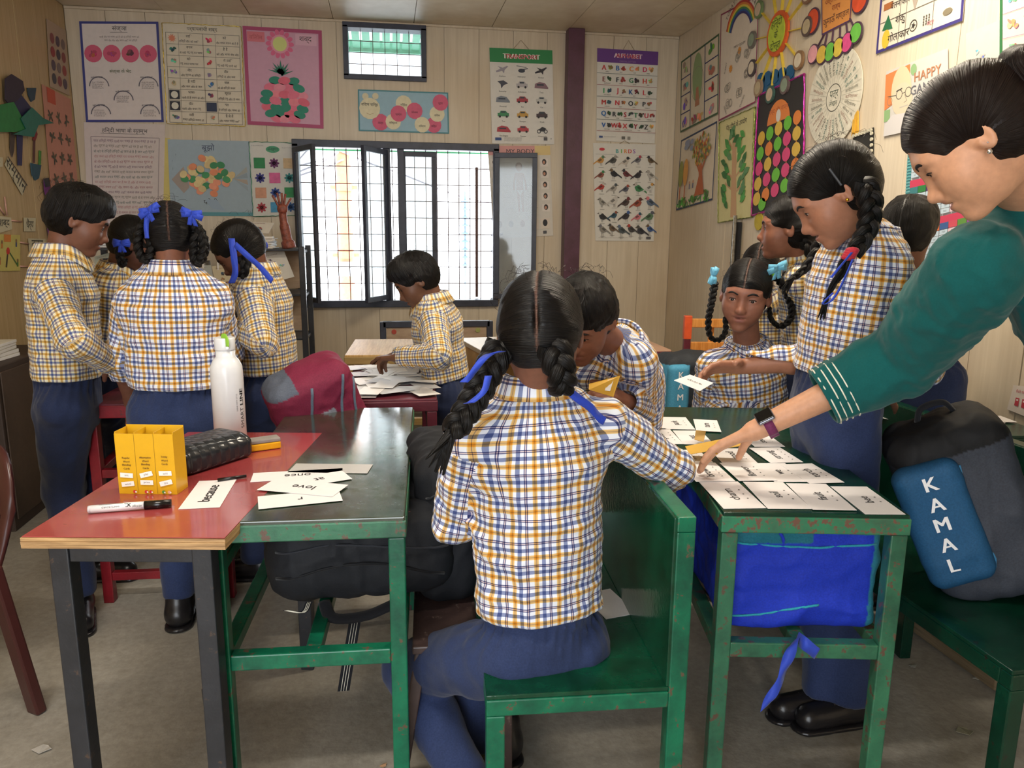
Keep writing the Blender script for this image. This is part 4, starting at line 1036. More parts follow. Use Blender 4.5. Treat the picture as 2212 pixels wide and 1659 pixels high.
# shapes chart
p = right_poster('shapes_chart', 'white Hindi shapes chart with green cone, yellow ball and blue border', [(1908, -60), (2096, -160), (2080, 45), (1893, 117)], 'dcd2c2')
p.frame(.025, '3c3478')
for v in (.36, .64): p.line([(.02, v), (.98, v)], .006, '6a645c')
for u in (.28, .36, .68): p.line([(u, .02), (u, .98)], .005, '6a645c')
p.rect(.06, .42, .18, .50, 'a8683c'); p.poly([(.06, .74), (.13, .57), (.20, .76)], '2c6c48'); p.ell(.12, .86, .05, 'd8b83c', .075); p.text('बेलनाकार', .27, .47, .05, INK); p.text('शंकु', .29, .68, .06, INK); p.text('गोलाकार', .28, .86, .06, INK)
p.poly([(.42, .5), (.50, .5), (.46, .66)], 'a89c90'); p.ell(.46, .5, .04, 'c8bcac', .02); p.ring(.46, .83, .038, .045, INK, 18); p.star(.46, .83, .012, .03, 5, INK)
for i in range(12): p.ell(.58+.03*(i % 3), .78+.03*(i//3), .008, '55504a')
p.ell(.84, .83, .05, '7c7460', .025); p.text('मटर', .66, .88, .035, 'b8687c'); p.text('तीर', .7, .5, .04, 'b8687c'); p.build(p.root)
# white wheel of words
ctr = atx(1803, 211, XR-.004)
root = empty('word_circle_chart', ctr, 'round white paper wheel with handwritten radial lines', 'wall decoration'); S_ = .28
pr = Flat([ctr-ex*S_+ez*S_, ctr+ex*S_+ez*S_, ctr+ex*S_-ez*S_, ctr-ex*S_-ez*S_], nr, 1.0); pr.root = root
wall_disc('sheet', pr, .5, .5, .40, 'd8d4c4', .003, .002, seg=40); pr.layer = 14
pr.ring(.5, .5, .105, .112, '4c4a44', 40); pr.text('पत्र', .5, .48, .06, '4c5a4c'); pr.text('लेखन', .5, .54, .04, '4c5a4c')
for i in range(28):
    a = 2*PI*i/28; pr.line([(.5+.12*math.cos(a), .5+.12*math.sin(a)), (.5+.39*math.cos(a), .5+.39*math.sin(a))], .002, 'a8a498')
    pr.text(R.choice(['विद्यालय', 'दिनांक', 'महोदय', 'सेवा में', 'धन्यवाद']), .5+.26*math.cos(a+.1), .5+.26*math.sin(a+.1), .022, R.choice(['7a786c', '5c7c74', 'a08478']), rot=-(a+.1), w=.17)
pr.build(root)
# drawing of a bald man with glasses
p = right_poster('portrait_drawing', 'crayon portrait drawing of a bald man in round glasses with a greeting in capitals', [(1915, 155), (2048, 104), (2050, 265), (1909, 295)], 'c8c6c2')
p.poly([(.0, .05), (.42, .02), (.42, .42), (.0, .6)], 'd8824c'); p.rect(.0, .6, .10, .78, '8cb07c'); p.ell(.48, .12, .05, '8cb080', .06)
p.ell(.28, .36, .17, 'd0c8a8', .26); p.ell(.30, .50, .17, 'd4c8b0', .18); p.poly([(.0, 1), (.02, .82), (.14, .70), (.40, .72), (.52, 1)], 'd0ced0')
for u in (.25, .40): p.ring(u, .42, .045, .054, '4c4844', 20)
p.line([(.295, .42), (.35, .41)], .008, '4c4844'); p.line([(.2, .42), (.05, .40)], .008, '4c4844'); p.line([(.34, .44), (.38, .54), (.33, .56)], .006, '8c8074'); p.line([(.26, .62), (.40, .61)], .012, 'b8b4ac')
p.ring(.09, .48, .04, .046, '8c8074', 16); p.line([(.2, .36), (.3, .34)], .014, '4c4844')
p.text('HAPPY', .70, .24, .10, 'b07c5c', bold=.004); p.text('GANDHI', .70, .42, .10, '6c6c74', bold=.004); p.text('JAYANTI', .72, .60, .09, '6c6c74'); p.build(p.root)
# phonics chart
p = right_poster('phonics_chart', 'teal edged printed phonics chart of short vowel words behind the teacher', [(1964, 298), (2130, 262), (2112, 520), (1950, 560)], 'cfd2d6')
for i in range(40): p.rect(0, i/40, .07, (i+.6)/40, '3c8c94')
for i in range(40): p.rect(0, (i+.6)/40, .07, (i+1)/40, '6cacb0')
for v0, lab in ((.0, 'a'), (.36, 'i'), (.72, 'u')):
    p.rect(.08, v0, 1, v0+.06, 'c83c5c'); p.text('short '+lab, .45, v0+.03, .045, 'f0e0e0')
    for j in range(8): p.rect(.09+j*.115, v0+.06, .2+j*.115, v0+.115, ['3c7c84', '2c7c3c', '4c2c6c', 'd86c34', '3c5c94', 'c84c5c', '5c8c3c', '8c4c94'][j])
    for r_ in range(5):
        for j in range(8):
            p.rect(.09+j*.115, v0+.12+r_*.045, .198+j*.115, v0+.16+r_*.045, 'bcd0e0' if j < 5 else 'dcc0cc'); p.text(R.choice(['cat', 'hat', 'bin', 'sit', 'bus', 'fun', 'pig', 'lid', 'cup']), .145+j*.115, v0+.14+r_*.045, .022, '5a6470')
p.build(p.root)
p = right_poster('pale_drawing', 'pale blue pencil drawing half hidden above the teacher', [(2087, 73), (2164, 42), (2168, 170), (2088, 200)], 'b4bcb8')
for i in range(6): p.scribble(.5+R.uniform(-.2, .2), .4+i*.08, .2, .1, R.choice(['a8b4b4', '9ca8a8', 'b8b0a8']), 700+i, 5)
p.build(p.root)
p = right_poster('story_chart', 'crayon story chart with green edge in the top right corner', [(2164, -20), (2290, -80), (2300, 190), (2163, 190)], 'd8ccc0')
p.line([(0, 0), (0, 1)], .05, '2c6c3c')
for i in range(4):
    for j in range(3): p.scribble(.22+j*.28, .12+i*.25, .2, .16, R.choice(['8cb09c', 'c85c84', 'd89c6c', '9cacbc', '8c4c8c', '5c9c5c']), 720+i*3+j, 8)
    p.line([(.03, .25*(i+1)), (.98, .25*(i+1))], .006, 'a84c84')
p.build(p.root)
p = right_poster('black_notice', 'small black notice sheet with a white bead border behind the tall girl', [(1843, 290), (1888, 275), (1886, 400), (1842, 415)], '26241f')
for i in range(7): wall_disc('bead', p, .08+i*.14, .04, .055, 'c8c4b0', .006, .002, seg=12)
for i in range(9): wall_disc('bead', p, .95, .1+i*.1, .055, 'c8c4b0', .006, .002, seg=12)
p.text('चन्द्र', .45, .4, .2, 'b8b4a4'); p.build(p.root)
q = atx(1849, 268, XR-.004); r_ = empty('paper_clip_figure', q, 'small yellow folded paper figure above the black notice', 'wall decoration')
b = BM(); b.poly([q+(0, .02, -.05), q+(0, -.03, -.05), q+(0, -.012, .06), q+(0, .008, .04)], .006, (-1, 0, 0)); b.build('fold', plain('disc_y', 'd8a83c'), r_, world=True); b = BM(); b.box(q[0]-.012, q[0]-.007, q[1]-.01, q[1]+.01, q[2]-.04, q[2]+.02); b.build('tab', plain('disc_y', 'd8a83c'), r_, world=True)
q = atx(1640, 478, XR-.004); b = BM(); b.cyl(q, q-(.005, 0, 0), .05, seg=20); o = b.build('yellow_disc', plain('disc_ol', 'b8a42c')); tag(o, 'mustard yellow paper disc below the black circle chart', 'wall decoration')
p = right_poster('counting_sheet', 'white sheet with red figures low on the wall at the right edge', [(2190, 832), (2290, 842), (2290, 930), (2176, 884)], 'd8ccc0')
for i in range(3): p.rect(.12+i*.14, .45, .2+i*.14, .75, 'b8404c'); p.rect(.14+i*.14, .5, .18+i*.14, .56, 'e8d8d0')
p.words(.1, .2, .5, .06, 'b8404c', 9, 'en'); p.build(p.root)

# ------------------------------------------------------------------ left wall
p = left_poster('circle_photo_chart', 'white chart with dark red and blue circles high on the left wall', [(100, 40), (142, 66), (150, 207), (108, 187)], 'b8a490')
for i in range(4):
    for j in range(3): p.ell(.22+j*.28, .25+i*.2, .11, ['8c4c4c', '5a4c5c', '7c6c6c', '9c4444', '4c4a54'][(i*3+j) % 5])
p.build(p.root)
p = left_poster('leaf_print_chart', 'salmon pink chart with rows of dark leaf prints on the left wall', [(90, 182), (152, 214), (169, 411), (111, 421)], 'cc9080')
p.rect(.14, .0, .42, .14, 'c85438')
for i in range(4):
    for j in range(3):
        for q in range(5): a = 2*PI*q/5+R.random(); p.ell(.2+j*.28+.05*math.cos(a), .26+i*.2+.05*math.sin(a)/p.a, .055, R.choice(['5a5444', '66604c', '4c4a40']), .02, n=8, rot=-a)
p.build(p.root)
def lpoly(nm, pxs, c, off, parent, th=.004):
    b = BM(); b.poly([atx(x, y, XL+off) for x, y in pxs][::-1], th, (1, 0, 0)); return b.build(nm, plain('cut_'+c, c, .6), parent, world=True)
r_ = empty('paper_figure', atx(45, 260, XL), 'large cut-paper figure in a purple and green cloak on the left wall', 'wall decoration')
lpoly('head', [(10, 170), (24, 160), (48, 175), (52, 195), (38, 215), (20, 228), (10, 215)], '33283c', .016, r_)
lpoly('body', [(28, 200), (45, 205), (68, 235), (48, 262), (26, 225)], '2f2f58', .010, r_)
lpoly('green_cloak', [(-8, 228), (28, 220), (44, 250), (60, 282), (30, 285), (-8, 285)], '2c8044', .021, r_)
lpoly('teal_cloak', [(68, 232), (92, 255), (116, 266), (82, 270), (72, 296), (28, 290), (55, 278), (44, 256)], '2c7468', .027, r_)
lpoly('leg', [(36, 292), (48, 292), (46, 358), (38, 357)], '33305c', .004, r_); lpoly('leg', [(22, 285), (31, 288), (29, 325), (25, 340), (21, 320)], '4a3c38', .004, r_)
lpoly('hand', [(58, 190), (77, 190), (74, 215), (66, 220), (60, 205)], '2a4458', .004, r_); lpoly('boot', [(65, 352), (88, 357), (83, 385), (75, 390), (68, 378)], '2a5468', .004, r_); lpoly('arm', [(84, 325), (88, 326), (87, 356), (83, 356)], '4c8c3c', .004, r_); lpoly('red_cuff', [(76, 278), (80, 290), (75, 305), (70, 302)], '8c2c34', .004, r_); lpoly('thin_leg', [(72, 303), (75, 303), (74, 352), (71, 352)], '5a3430', .004, r_)
r_ = empty('paper_streamer', atx(102, 450, XL), 'dark purple crumpled paper streamer beside the salmon chart', 'wall decoration')
lpoly('streamer', [(94, 388), (103, 385), (112, 430), (108, 470), (116, 500), (106, 520), (100, 480), (102, 440), (95, 410)], '6a2474', .01, r_); lpoly('dark_tip', [(94, 386), (104, 384), (108, 402), (98, 404)], '2c2c34', .015, r_)
for nm, lab, pxs, tx, rot in (('word_label', 'torn white paper strip with Hindi writing, hung aslant', [(14, 343), (26, 352), (56, 405), (48, 422)], 'सम्मान', 0), ('word_label', 'small white label with Hindi word, upper of two right of the pink strings', [(51, 470), (77, 471), (76, 500), (52, 500)], 'धैर्य', 0), ('word_label', 'white label with Hindi word beside the boy, lower of two', [(61, 515), (98, 516), (96, 544), (63, 543)], 'वचन', 0), ('word_label', 'white label with two Hindi words at the left edge', [(-8, 466), (24, 470), (26, 495), (-8, 505)], 'शब्द', 0), ('word_label', 'half hidden white label lowest on the left wall', [(66, 563), (90, 563), (88, 584), (66, 584)], 'ज्ञान', 0), ('word_label', 'cream paper scrap above the aslant strip', [(-8, 338), (6, 340), (6, 360), (-8, 362)], '-', 0)):
    if tx == 'सम्मान': pxs = [(14, 343), (50, 420-12), (46, 424), (8, 358)] and [(16, 342), (56, 403), (48, 422), (10, 356)]
    p = left_poster(nm, lab, pxs, 'ccc4a8', cat='label'); p.text(tx, .5, .5, .28 if p.a < .8 else .3, '3c3a34'); p.build(p.root)
p = left_poster('child_drawing', 'small yellow drawing of stick figures with an orange tag', [(-20, 505), (43, 508), (43, 585), (-20, 586)], 'ccc070', cat='drawing')
p.rect(.42, .0, .66, .2, 'd8843c'); p.line([(.55, .5), (.5, .9)], .05, '4c4434'); p.ell(.56, .45, .06, 'c83c34'); p.line([(.62, .5), (.9, .85)], .03, '4c6c3c')
for u, v, c in ((.85, .25, '3c4c7c'), (.28, .75, 'b8643c'), (.9, .8, '4c7c3c'), (.35, .3, 'c87c3c')): p.line([(u, v-.06), (u, v+.08)], .05, c); p.ell(u, v-.09, .03, '8c6c4c')
p.build(p.root)
r_ = empty('string_web', atx(40, 500, XL), 'pale pink strings joining the white labels on the left wall', 'string')
for a, b_ in (((15, 465), (10, 425)), ((10, 465), (-5, 440)), ((24, 476), (47, 479)), ((42, 523), (62, 527)), ((42, 575), (66, 576))): tube('string', [atx(*a, XL+.004), (atx(*a, XL+.006)+atx(*b_, XL+.006))/2, atx(*b_, XL+.004)], .004, plain('pink_string', 'd0a090'), r_, seg=5)
# ------------------------------------------------------------------ implicit-surface toolkit for bodies, clothes, hair and bags
def smin(a, b, k):
    h = np.maximum(k-np.abs(a-b), 0)/k
    return np.minimum(a, b)-h*h*k*.25
class Vox:
    def __init__(s, lo, hi, h):
        s.o = np.asarray(lo, float); s.h = h; s.n = np.ceil((np.asarray(hi, float)-s.o)/h).astype(int)+2
        s.D = np.full(tuple(s.n), .15, np.float32)
    def _sub(s, lo, hi):
        a = np.clip(np.floor((lo-s.o)/s.h).astype(int), 0, s.n); b = np.clip(np.ceil((hi-s.o)/s.h).astype(int)+1, 0, s.n)
        if (b <= a).any(): return None
        sl = tuple(slice(x, y) for x, y in zip(a, b))
        ax = [(s.o[i]+s.h*np.arange(a[i], b[i])).astype(np.float32) for i in range(3)]
        return sl, (ax[0][:, None, None], ax[1][None, :, None], ax[2][None, None, :])
    def _op(s, sl, d, k, op):
        D = s.D[sl]
        if op == 'add': s.D[sl] = smin(D, d, k)
        else: s.D[sl] = -smin(-D, d, k)
    def cone(s, a, b, ra, rb, k=.02, op='add', flat=None):
        a, b = np.asarray(a, float), np.asarray(b, float); m = max(ra, rb)+k+.02
        q = s._sub(np.minimum(a, b)-m, np.maximum(a, b)+m)
        if q is None: return s
        sl, (X, Y, Z) = q; ab = b-a; L = ab@ab+1e-12
        t = np.clip(((X-a[0])*ab[0]+(Y-a[1])*ab[1]+(Z-a[2])*ab[2])/L, 0, 1)
        dx, dy, dz = X-a[0]-t*ab[0], Y-a[1]-t*ab[1], Z-a[2]-t*ab[2]
        d2 = dx*dx+dy*dy+dz*dz
        if flat is not None:
            n, f = flat; c = dx*n[0]+dy*n[1]+dz*n[2]; d2 = d2+c*c*(1/f**2-1)
        r = ra+(rb-ra)*t; d = np.sqrt(d2)-r
        if flat is not None: d = d*.85
        s._op(sl, d, k, op); return s
    def ell(s, c, r, R=None, k=.02, op='add'):
        c = np.asarray(c, float); r = np.asarray(r, float); R = np.eye(3) if R is None else R
        m = np.sqrt(((R*r)**2).sum(1))+k+.015
        q = s._sub(c-m, c+m)
        if q is None: return s
        sl, (X, Y, Z) = q; dx, dy, dz = X-c[0], Y-c[1], Z-c[2]; k0 = 0; k1 = 0
        for i in range(3):
            u = (dx*R[0, i]+dy*R[1, i]+dz*R[2, i])/r[i]; k0 = k0+u*u; k1 = k1+(u/r[i])**2
        k0 = np.sqrt(k0); k1 = np.sqrt(k1)+1e-6
        s._op(sl, k0*(k0-1)/k1, k, op); return s
    def box(s, c, hw, R=None, k=.02, op='add', rnd=.01):
        c = np.asarray(c, float); hw = np.asarray(hw, float)-rnd; R = np.eye(3) if R is None else R
        m = np.abs(R*(hw+rnd)).sum(1)+k+.015
        q = s._sub(c-m, c+m)
        if q is None: return s
        sl, (X, Y, Z) = q; dx, dy, dz = X-c[0], Y-c[1], Z-c[2]
        Q = [np.abs(dx*R[0, i]+dy*R[1, i]+dz*R[2, i])-hw[i] for i in range(3)]
        d = np.sqrt(sum(np.maximum(u, 0)**2 for u in Q))+np.minimum(np.maximum(np.maximum(Q[0], Q[1]), Q[2]), 0)-rnd
        s._op(sl, d, k, op); return s
    def cut(s, p, n, k=.004):
        """remove the half space on the side n points to"""
        p, n = np.asarray(p, float), np.asarray(n, float)/np.linalg.norm(n)
        sl, (X, Y, Z) = s._sub(s.o, s.o+s.n*s.h)
        d = ((X-p[0])*n[0]+(Y-p[1])*n[1]+(Z-p[2])*n[2]).astype(np.float32)
        s.D = -smin(-s.D, -d, k); return s
    def pleats(s, o, T, S, Fw, z0, z1, n, amp):
        idx = np.where(np.abs(s.D) < .025)
        q = (np.stack(idx, 1)*s.h+s.o)-o; z = q@T; a = np.arctan2(q@S, q@Fw); w = np.clip((z-z0)/(z1-z0), 0, 1)
        s.D[idx] -= (amp*w*np.sin(a*n+1.5*np.sin(a*3)+2*np.sin(z*25))).astype(np.float32); return s
    def cut_local(s, p, n, r):
        """cut with a plane, only within r of p"""
        p, n = np.asarray(p, float), nrm(n); sl, (X, Y, Z) = s._sub(p-r, p+r)
        d = (X-p[0])*n[0]+(Y-p[1])*n[1]+(Z-p[2])*n[2]; rr = np.sqrt((X-p[0])**2+(Y-p[1])**2+(Z-p[2])**2)-r*.98
        s.D[sl] = -smin(-s.D[sl], np.maximum(-d, rr).astype(np.float32), .003)
    def wrinkle(s, amp, freq, seed=0, stretch=None, band=.03):
        idx = np.where(np.abs(s.D) < band)
        if not len(idx[0]): return s
        P = (np.stack(idx, 1)*s.h+s.o); r = np.random.RandomState(seed)
        if stretch is not None:
            for d, f in stretch: d = np.asarray(d); P = P+np.outer(P@d, d)*(f-1)
        n = 0
        for o in range(3):
            f = freq*(1.0, 1.7, 2.9)[o]; a = (1, .55, .3)[o]
            k1, k2, k3 = [v/np.linalg.norm(v) for v in r.normal(size=(3, 3))]
            w = P@k1*f+1.8*np.sin(P@k2*f*.7+r.rand()*6)+1.2*np.sin(P@k3*f*.9+r.rand()*6)
            n = n+a*(1-np.abs(np.sin(w*.5))*1.6)
        s.D[idx] -= (amp*n*.6).astype(np.float32); return s
    def mesh(s):
        D = s.D; S = D < 0
        D = D.copy(); D[0], D[-1] = .1, .1; D[:, 0], D[:, -1] = .1, .1; D[:, :, 0], D[:, :, -1] = .1, .1; S = D < 0
        c = [S[i:S.shape[0]-1+i, j:S.shape[1]-1+j, k:S.shape[2]-1+k] for i in (0, 1) for j in (0, 1) for k in (0, 1)]
        an = np.zeros_like(c[0]); al = np.ones_like(c[0])
        for x in c: an |= x; al &= x
        act = an & ~al; I = np.stack(np.where(act), 1); N = len(I)
        vid = np.full(act.shape, -1, np.int32); vid[act] = np.arange(N)
        acc = np.zeros((N, 3)); cnt = np.zeros(N)
        co = [(i, j, k) for i in (0, 1) for j in (0, 1) for k in (0, 1)]
        val = {q: D[I[:, 0]+q[0], I[:, 1]+q[1], I[:, 2]+q[2]] for q in co}
        for q in co:
            for ax in range(3):
                if q[ax]: continue
                q2 = list(q); q2[ax] = 1; q2 = tuple(q2); a, b_ = val[q], val[q2]; m = (a < 0) != (b_ < 0)
                t = np.where(m, a/np.where(m, a-b_, 1), 0); p = np.zeros((N, 3)); p[:] = q; p[:, ax] += t
                acc[m] += p[m]; cnt[m] += 1
        V = (acc/cnt[:, None]+I)*s.h+s.o; F = []
        for ax in range(3):
            sa = [slice(0, -1)]*3; sb = list(sa); o1, o2 = (ax+1) % 3, (ax+2) % 3
            sa = [slice(None)]*3; sa[ax] = slice(0, -1); sb = [slice(None)]*3; sb[ax] = slice(1, None)
            A, B = S[tuple(sa)], S[tuple(sb)]; e = np.stack(np.where(A != B), 1)
            e = e[(e[:, o1] > 0) & (e[:, o2] > 0) & (e[:, o1] < act.shape[o1]) & (e[:, o2] < act.shape[o2])]
            q = []
            for d1, d2 in ((-1, -1), (0, -1), (0, 0), (-1, 0)):
                x = e.copy(); x[:, o1] += d1; x[:, o2] += d2; q.append(vid[x[:, 0], x[:, 1], x[:, 2]])
            q = np.stack(q, 1); fl = A[e[:, 0], e[:, 1], e[:, 2]]
            q[~fl] = q[~fl][:, ::-1]; F.append(q)
        F = np.concatenate(F); F = F[(F >= 0).all(1)]
        return V, F
    def at(s, P):
        i = np.clip(np.round((np.atleast_2d(P)-s.o)/s.h).astype(int), 0, s.n-1); return s.D[i[:, 0], i[:, 1], i[:, 2]]
    def hit(s, p, d, maxd=.1):
        """march from outside p along d to the surface"""
        p, d = np.asarray(p, float), np.asarray(d, float)/np.linalg.norm(d)
        t = np.arange(0, maxd, s.h*.4); v = s.at(p+t[:, None]*d); k = np.where(v < 0)[0]
        return p+d*t[k[0]] if len(k) else p
DEBUG = False
def nrm(v): v = np.asarray(v, float); return v/(np.linalg.norm(v)+1e-12)
def vox_obj(v, name, mat, parent, cols=None, uvf=None, smooth_it=1, **k):
    V, F = v.mesh()
    # light Laplacian smoothing keeps voxel steps out
    for _ in range(smooth_it):
        acc = np.zeros_like(V); cnt = np.zeros(len(V))
        for i in range(4):
            j = (i+1) % 4
            np.add.at(acc, F[:, i], V[F[:, j]]); np.add.at(cnt, F[:, i], 1); np.add.at(acc, F[:, j], V[F[:, i]]); np.add.at(cnt, F[:, j], 1)
        V = V*.5+.5*acc/np.maximum(cnt, 1)[:, None]
    c = cols(V) if callable(cols) else (np.tile(srgb(cols), (len(V), 1)) if cols is not None else None)
    uv = uvf(V, F) if uvf else None
    return mesh_obj(name, V, F, mat, parent, smooth=True, cols=c, uvs=uv, world=True, **k)

def frame_from(yaw, pitch, roll):
    """columns side(right), forward, up. yaw 0 faces away from the camera (+y), +90 faces +x; pitch down negative"""
    y, p, r = map(math.radians, (yaw, pitch, roll))
    f = np.array([math.sin(y)*math.cos(p), math.cos(y)*math.cos(p), math.sin(p)])
    s = np.array([math.cos(y), -math.sin(y), 0]); u = np.cross(s, f)
    s, u = math.cos(r)*s+math.sin(r)*u, math.cos(r)*u-math.sin(r)*s
    return np.stack([s, f, u], 1)

def add_hand(v, wr, d, pn, L, curl=(.5, .5, .5, .5), spread=.12, thumb=1, tcurl=.4, k=.004, wrad=.2):
    """wr wrist, d finger direction, pn palm normal (the way the palm faces), L hand length; curl bends towards the palm side"""
    d = nrm(d); pn = nrm(pn-d*(np.asarray(pn)@d)); s = np.cross(d, pn)*thumb      # s points to the thumb side
    wr = np.asarray(wr, float)
    pal = .50*L; tips = []
    for i, (off, fl) in enumerate(((.30, .44), (.10, .49), (-.10, .46), (-.29, .36))):
        root = wr+s*off*.30*L+d*.05*L; kn = wr+s*off*.44*L+d*pal*(1-.06*abs(i-1))
        v.cone(root, kn, .075*L, .062*L, k=.010)
        dd = nrm(d+s*off*spread*2); p = kn; r = .055*L; a = 0
        for seg, q in enumerate((.46, .31, .23)):
            a += curl[i]*(.9, 1.0, .7)[seg]; dr = dd*math.cos(a)+pn*math.sin(a); p2 = p+dr*fl*L*q
            v.cone(p, p2, r, r*.90, k=k); p = p2; r *= .90
        tips.append(p)
    p = wr+s*.12*L+d*.08*L; dr = nrm(d*.55+s*.75+pn*.25); 
    for seg, (q, r) in enumerate(((.24, .085), (.17, .062), (.14, .055))):
        p2 = p+dr*q*L; v.cone(p, p2, r*L, r*.85*L, k=.008 if seg == 0 else .004); p = p2; dr = nrm(dr+d*.35*tcurl+pn*.4*tcurl-s*.25*tcurl)
    return tips

def head_prims(v, c, R, s, female=False, mouth=0.0, eyes=.013, slim=1.0):
    T = lambda x, y, z: c+R@np.array([x*s*slim, y*s, z*s])
    E = lambda p, r, k=.02, op='add', Rr=None: v.ell(T(*p), np.array(r)*s, R if Rr is None else R@Rr, k*s/.215, op)
    E((0, -.06, .13), (.335*slim, .43, .365)); E((0, .09, -.13), (.268*slim, .27, .33), .03)
    E((0, .15, -.31), (.18, .20, .125), .025); E((0, .285, -.42), (.095, .085, .065), .02)
    for q in (-1, 1): E((q*.145, .20, -.14), (.125, .12, .13), .03)
    E((0, .30, .085), (.22, .07, .04), .025)
    for q in (-1, 1):
        E((q*.145, .405, .005), (.080, .05, .045), .022, 'sub')
        E((q*.145, .292, -.002), (.070, .062, .050), .008)
    v.cone(T(0, .325, .03), T(0, .415, -.135), .024*s, .034*s, .018*s/.215)
    E((0, .432, -.15), (.040, .036, .034), .012)
    for q in (-1, 1): E((q*.046, .385, -.162), (.028, .038, .026), .008)
    E((0, .335, -.228), (.105, .068, .032), .012); E((0, .330, -.296-mouth*.4), (.088, .066, .038), .012)
    E((0, .41, -.262-mouth*.2), (.098, .07, .007+mouth), .006, 'sub')
    for q in (-1, 1):
        E((q*.145, .36, -.008), (.054, .045, eyes), .004, 'sub')
        a = math.radians(-12); Rr = np.array([[1, 0, 0], [0, math.cos(a), -math.sin(a)], [0, math.sin(a), math.cos(a)]]); b_ = q*math.radians(22)
        Rz = np.array([[math.cos(b_), -math.sin(b_), 0], [math.sin(b_), math.cos(b_), 0], [0, 0, 1]])
        E((q*.335/slim, -.035, -.03), (.030, .078, .125), .008, 'add', Rz@Rr)
        E((q*.372/slim, -.022, -.015), (.028, .045, .078), .008, 'sub', Rz@Rr)
        E((q*.345/slim, -.01, -.075), (.02, .02, .03), .006, 'add')
    return T
def skin_cols(base, c, R, s, lip='8a4a44', extra=None):
    b0, l0 = np.array(srgb(base)), np.array(srgb(lip))
    def f(V):
        C = np.tile(b0, (len(V), 1)); L = (V-c)@R/s
        d = np.minimum(((L-[0, .36, -.222])/[.085, .09, .026])**2@np.ones(3), ((L-[0, .36, -.292])/[.075, .09, .034])**2@np.ones(3))
        w = np.clip(1.4-d, 0, 1)[:, None]*.75; C = C*(1-w)+l0*w
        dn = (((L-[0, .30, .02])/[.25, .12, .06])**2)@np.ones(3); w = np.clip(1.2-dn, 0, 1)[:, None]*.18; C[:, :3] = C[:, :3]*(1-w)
        hl = (((L-[0, -.06, .13])/[.345, .44, .375])**2)@np.ones(3)
        return C
    return f
def hair_uv(c, R, s, mode):
    def f(V, F):
        L = (V-c)@R
        if mode == 'boy': u = np.arctan2(L[:, 0], L[:, 1]+.2*s)*.10; w = np.linalg.norm(L[:, :2], axis=1)
        else: u = np.arctan2(L[:, 2]+.05*s, L[:, 1]-.05*s)*.10; w = np.abs(L[:, 0])
        uv = np.stack([u, w], 1)[F]; 
        sp = uv[:, :, 0].max(1)-uv[:, :, 0].min(1); bad = sp > .3
        uv[bad, :, 0] = uv[bad, :, 0].max(1)[:, None]; return uv.reshape(-1, 2)
    return f
def make_hair(root, c, R, s, kind, col='0d0b0c', h=.004, seed=0, parting=True, fringe=.0, slim=1.0, low=-.36):
    T = lambda x, y, z: c+R@np.array([x*s*slim, y*s, z*s]); m = .62*s
    v = Vox(c-m, c+m, h); E = lambda p, r, k=.02, op='add': v.ell(T(*p), np.array(r)*s, R, k*s/.215, op)
    if kind == 'boy':
        E((0, -.06, .15), (.375*slim, .465, .40)); E((0, -.16, -.05), (.335*slim, .33, .30), .03)
        E((0, .13+fringe*.3, .36), (.27, .19+fringe, .15), .05)
        E((0, .55, -.20), (.45, .40, .44), .012, 'sub')
        for q in (-1, 1): E((q*.40, .10, -.24), (.16, .20, .27), .01, 'sub')
    else:
        E((0, -.065, .14), (.365*slim, .46, .395)); E((0, -.17, -.06), (.325*slim, .31, .30), .03)
        E((0, .60, -.12), (.46, .42, .44), .012, 'sub')
        for q in (-1, 1): E((q*.40, .14, -.20), (.18, .22, .22), .012, 'sub')
        if parting: v.box(T(0, -.10, .30), np.array([.008, .5, .42])*s, R, .008, 'sub', rnd=.001)
    v.cut(T(0, 0, low), -R[:, 2]+R[:, 1]*.25)
    if parting and kind != 'boy': v.ell(T(0, -.065, .135), np.array([.335, .440, .375])*s, R, .006); v.ell(T(0, -.17, -.06), np.array([.30, .295, .285])*s, R, .01)
    v.wrinkle(.0022 if kind != 'boy' else .003, 70, seed, [(R[:, 0], .35)] if kind != 'boy' else None)
    if kind == 'boy': v.wrinkle(.0022, 240, seed+5, [(R[:, 2], .25)])
    b0, sk = np.array(srgb(col)), np.array(srgb('6a4c40'))
    def cc(V):
        C = np.tile(b0, (len(V), 1)); L = (V-c)@R/s
        if parting and kind != 'boy': w = np.clip(1.3-np.abs(L[:, 0])/.010, 0, 1)*(L[:, 2] > -.25)*(((L[:, 1] < .4))); C = C*(1-w[:, None])+sk*w[:, None]
        return C
    return vox_obj(v, 'hair', M_HAIR, root, cc, hair_uv(c, R, s, kind))
def strand_tube(P, rad, seg, u0=0):
    """tube verts/faces/uvs along P"""
    n = len(P); T = np.gradient(P, axis=0); T /= np.linalg.norm(T, axis=1)[:, None]+1e-9
    q = np.array([.3, .2, .93]); vs, fs, uv = [], [], []
    for i in range(n):
        s = np.cross(T[i], q); s /= np.linalg.norm(s)+1e-9; q = np.cross(s, T[i])
        for j in range(seg): a = 2*PI*j/seg; vs.append(P[i]+rad[i]*(math.cos(a)*s+math.sin(a)*q))
    L = np.concatenate([[0], np.cumsum(np.linalg.norm(np.diff(P, axis=0), axis=1))])
    for i in range(n-1):
        for j in range(seg):
            fs.append((i*seg+j, i*seg+(j+1) % seg, (i+1)*seg+(j+1) % seg, (i+1)*seg+j))
            uv += [(u0+j*.006, L[i]), (u0+(j+1)*.006, L[i]), (u0+(j+1)*.006, L[i+1]), (u0+j*.006, L[i+1])]
    return vs, fs, uv
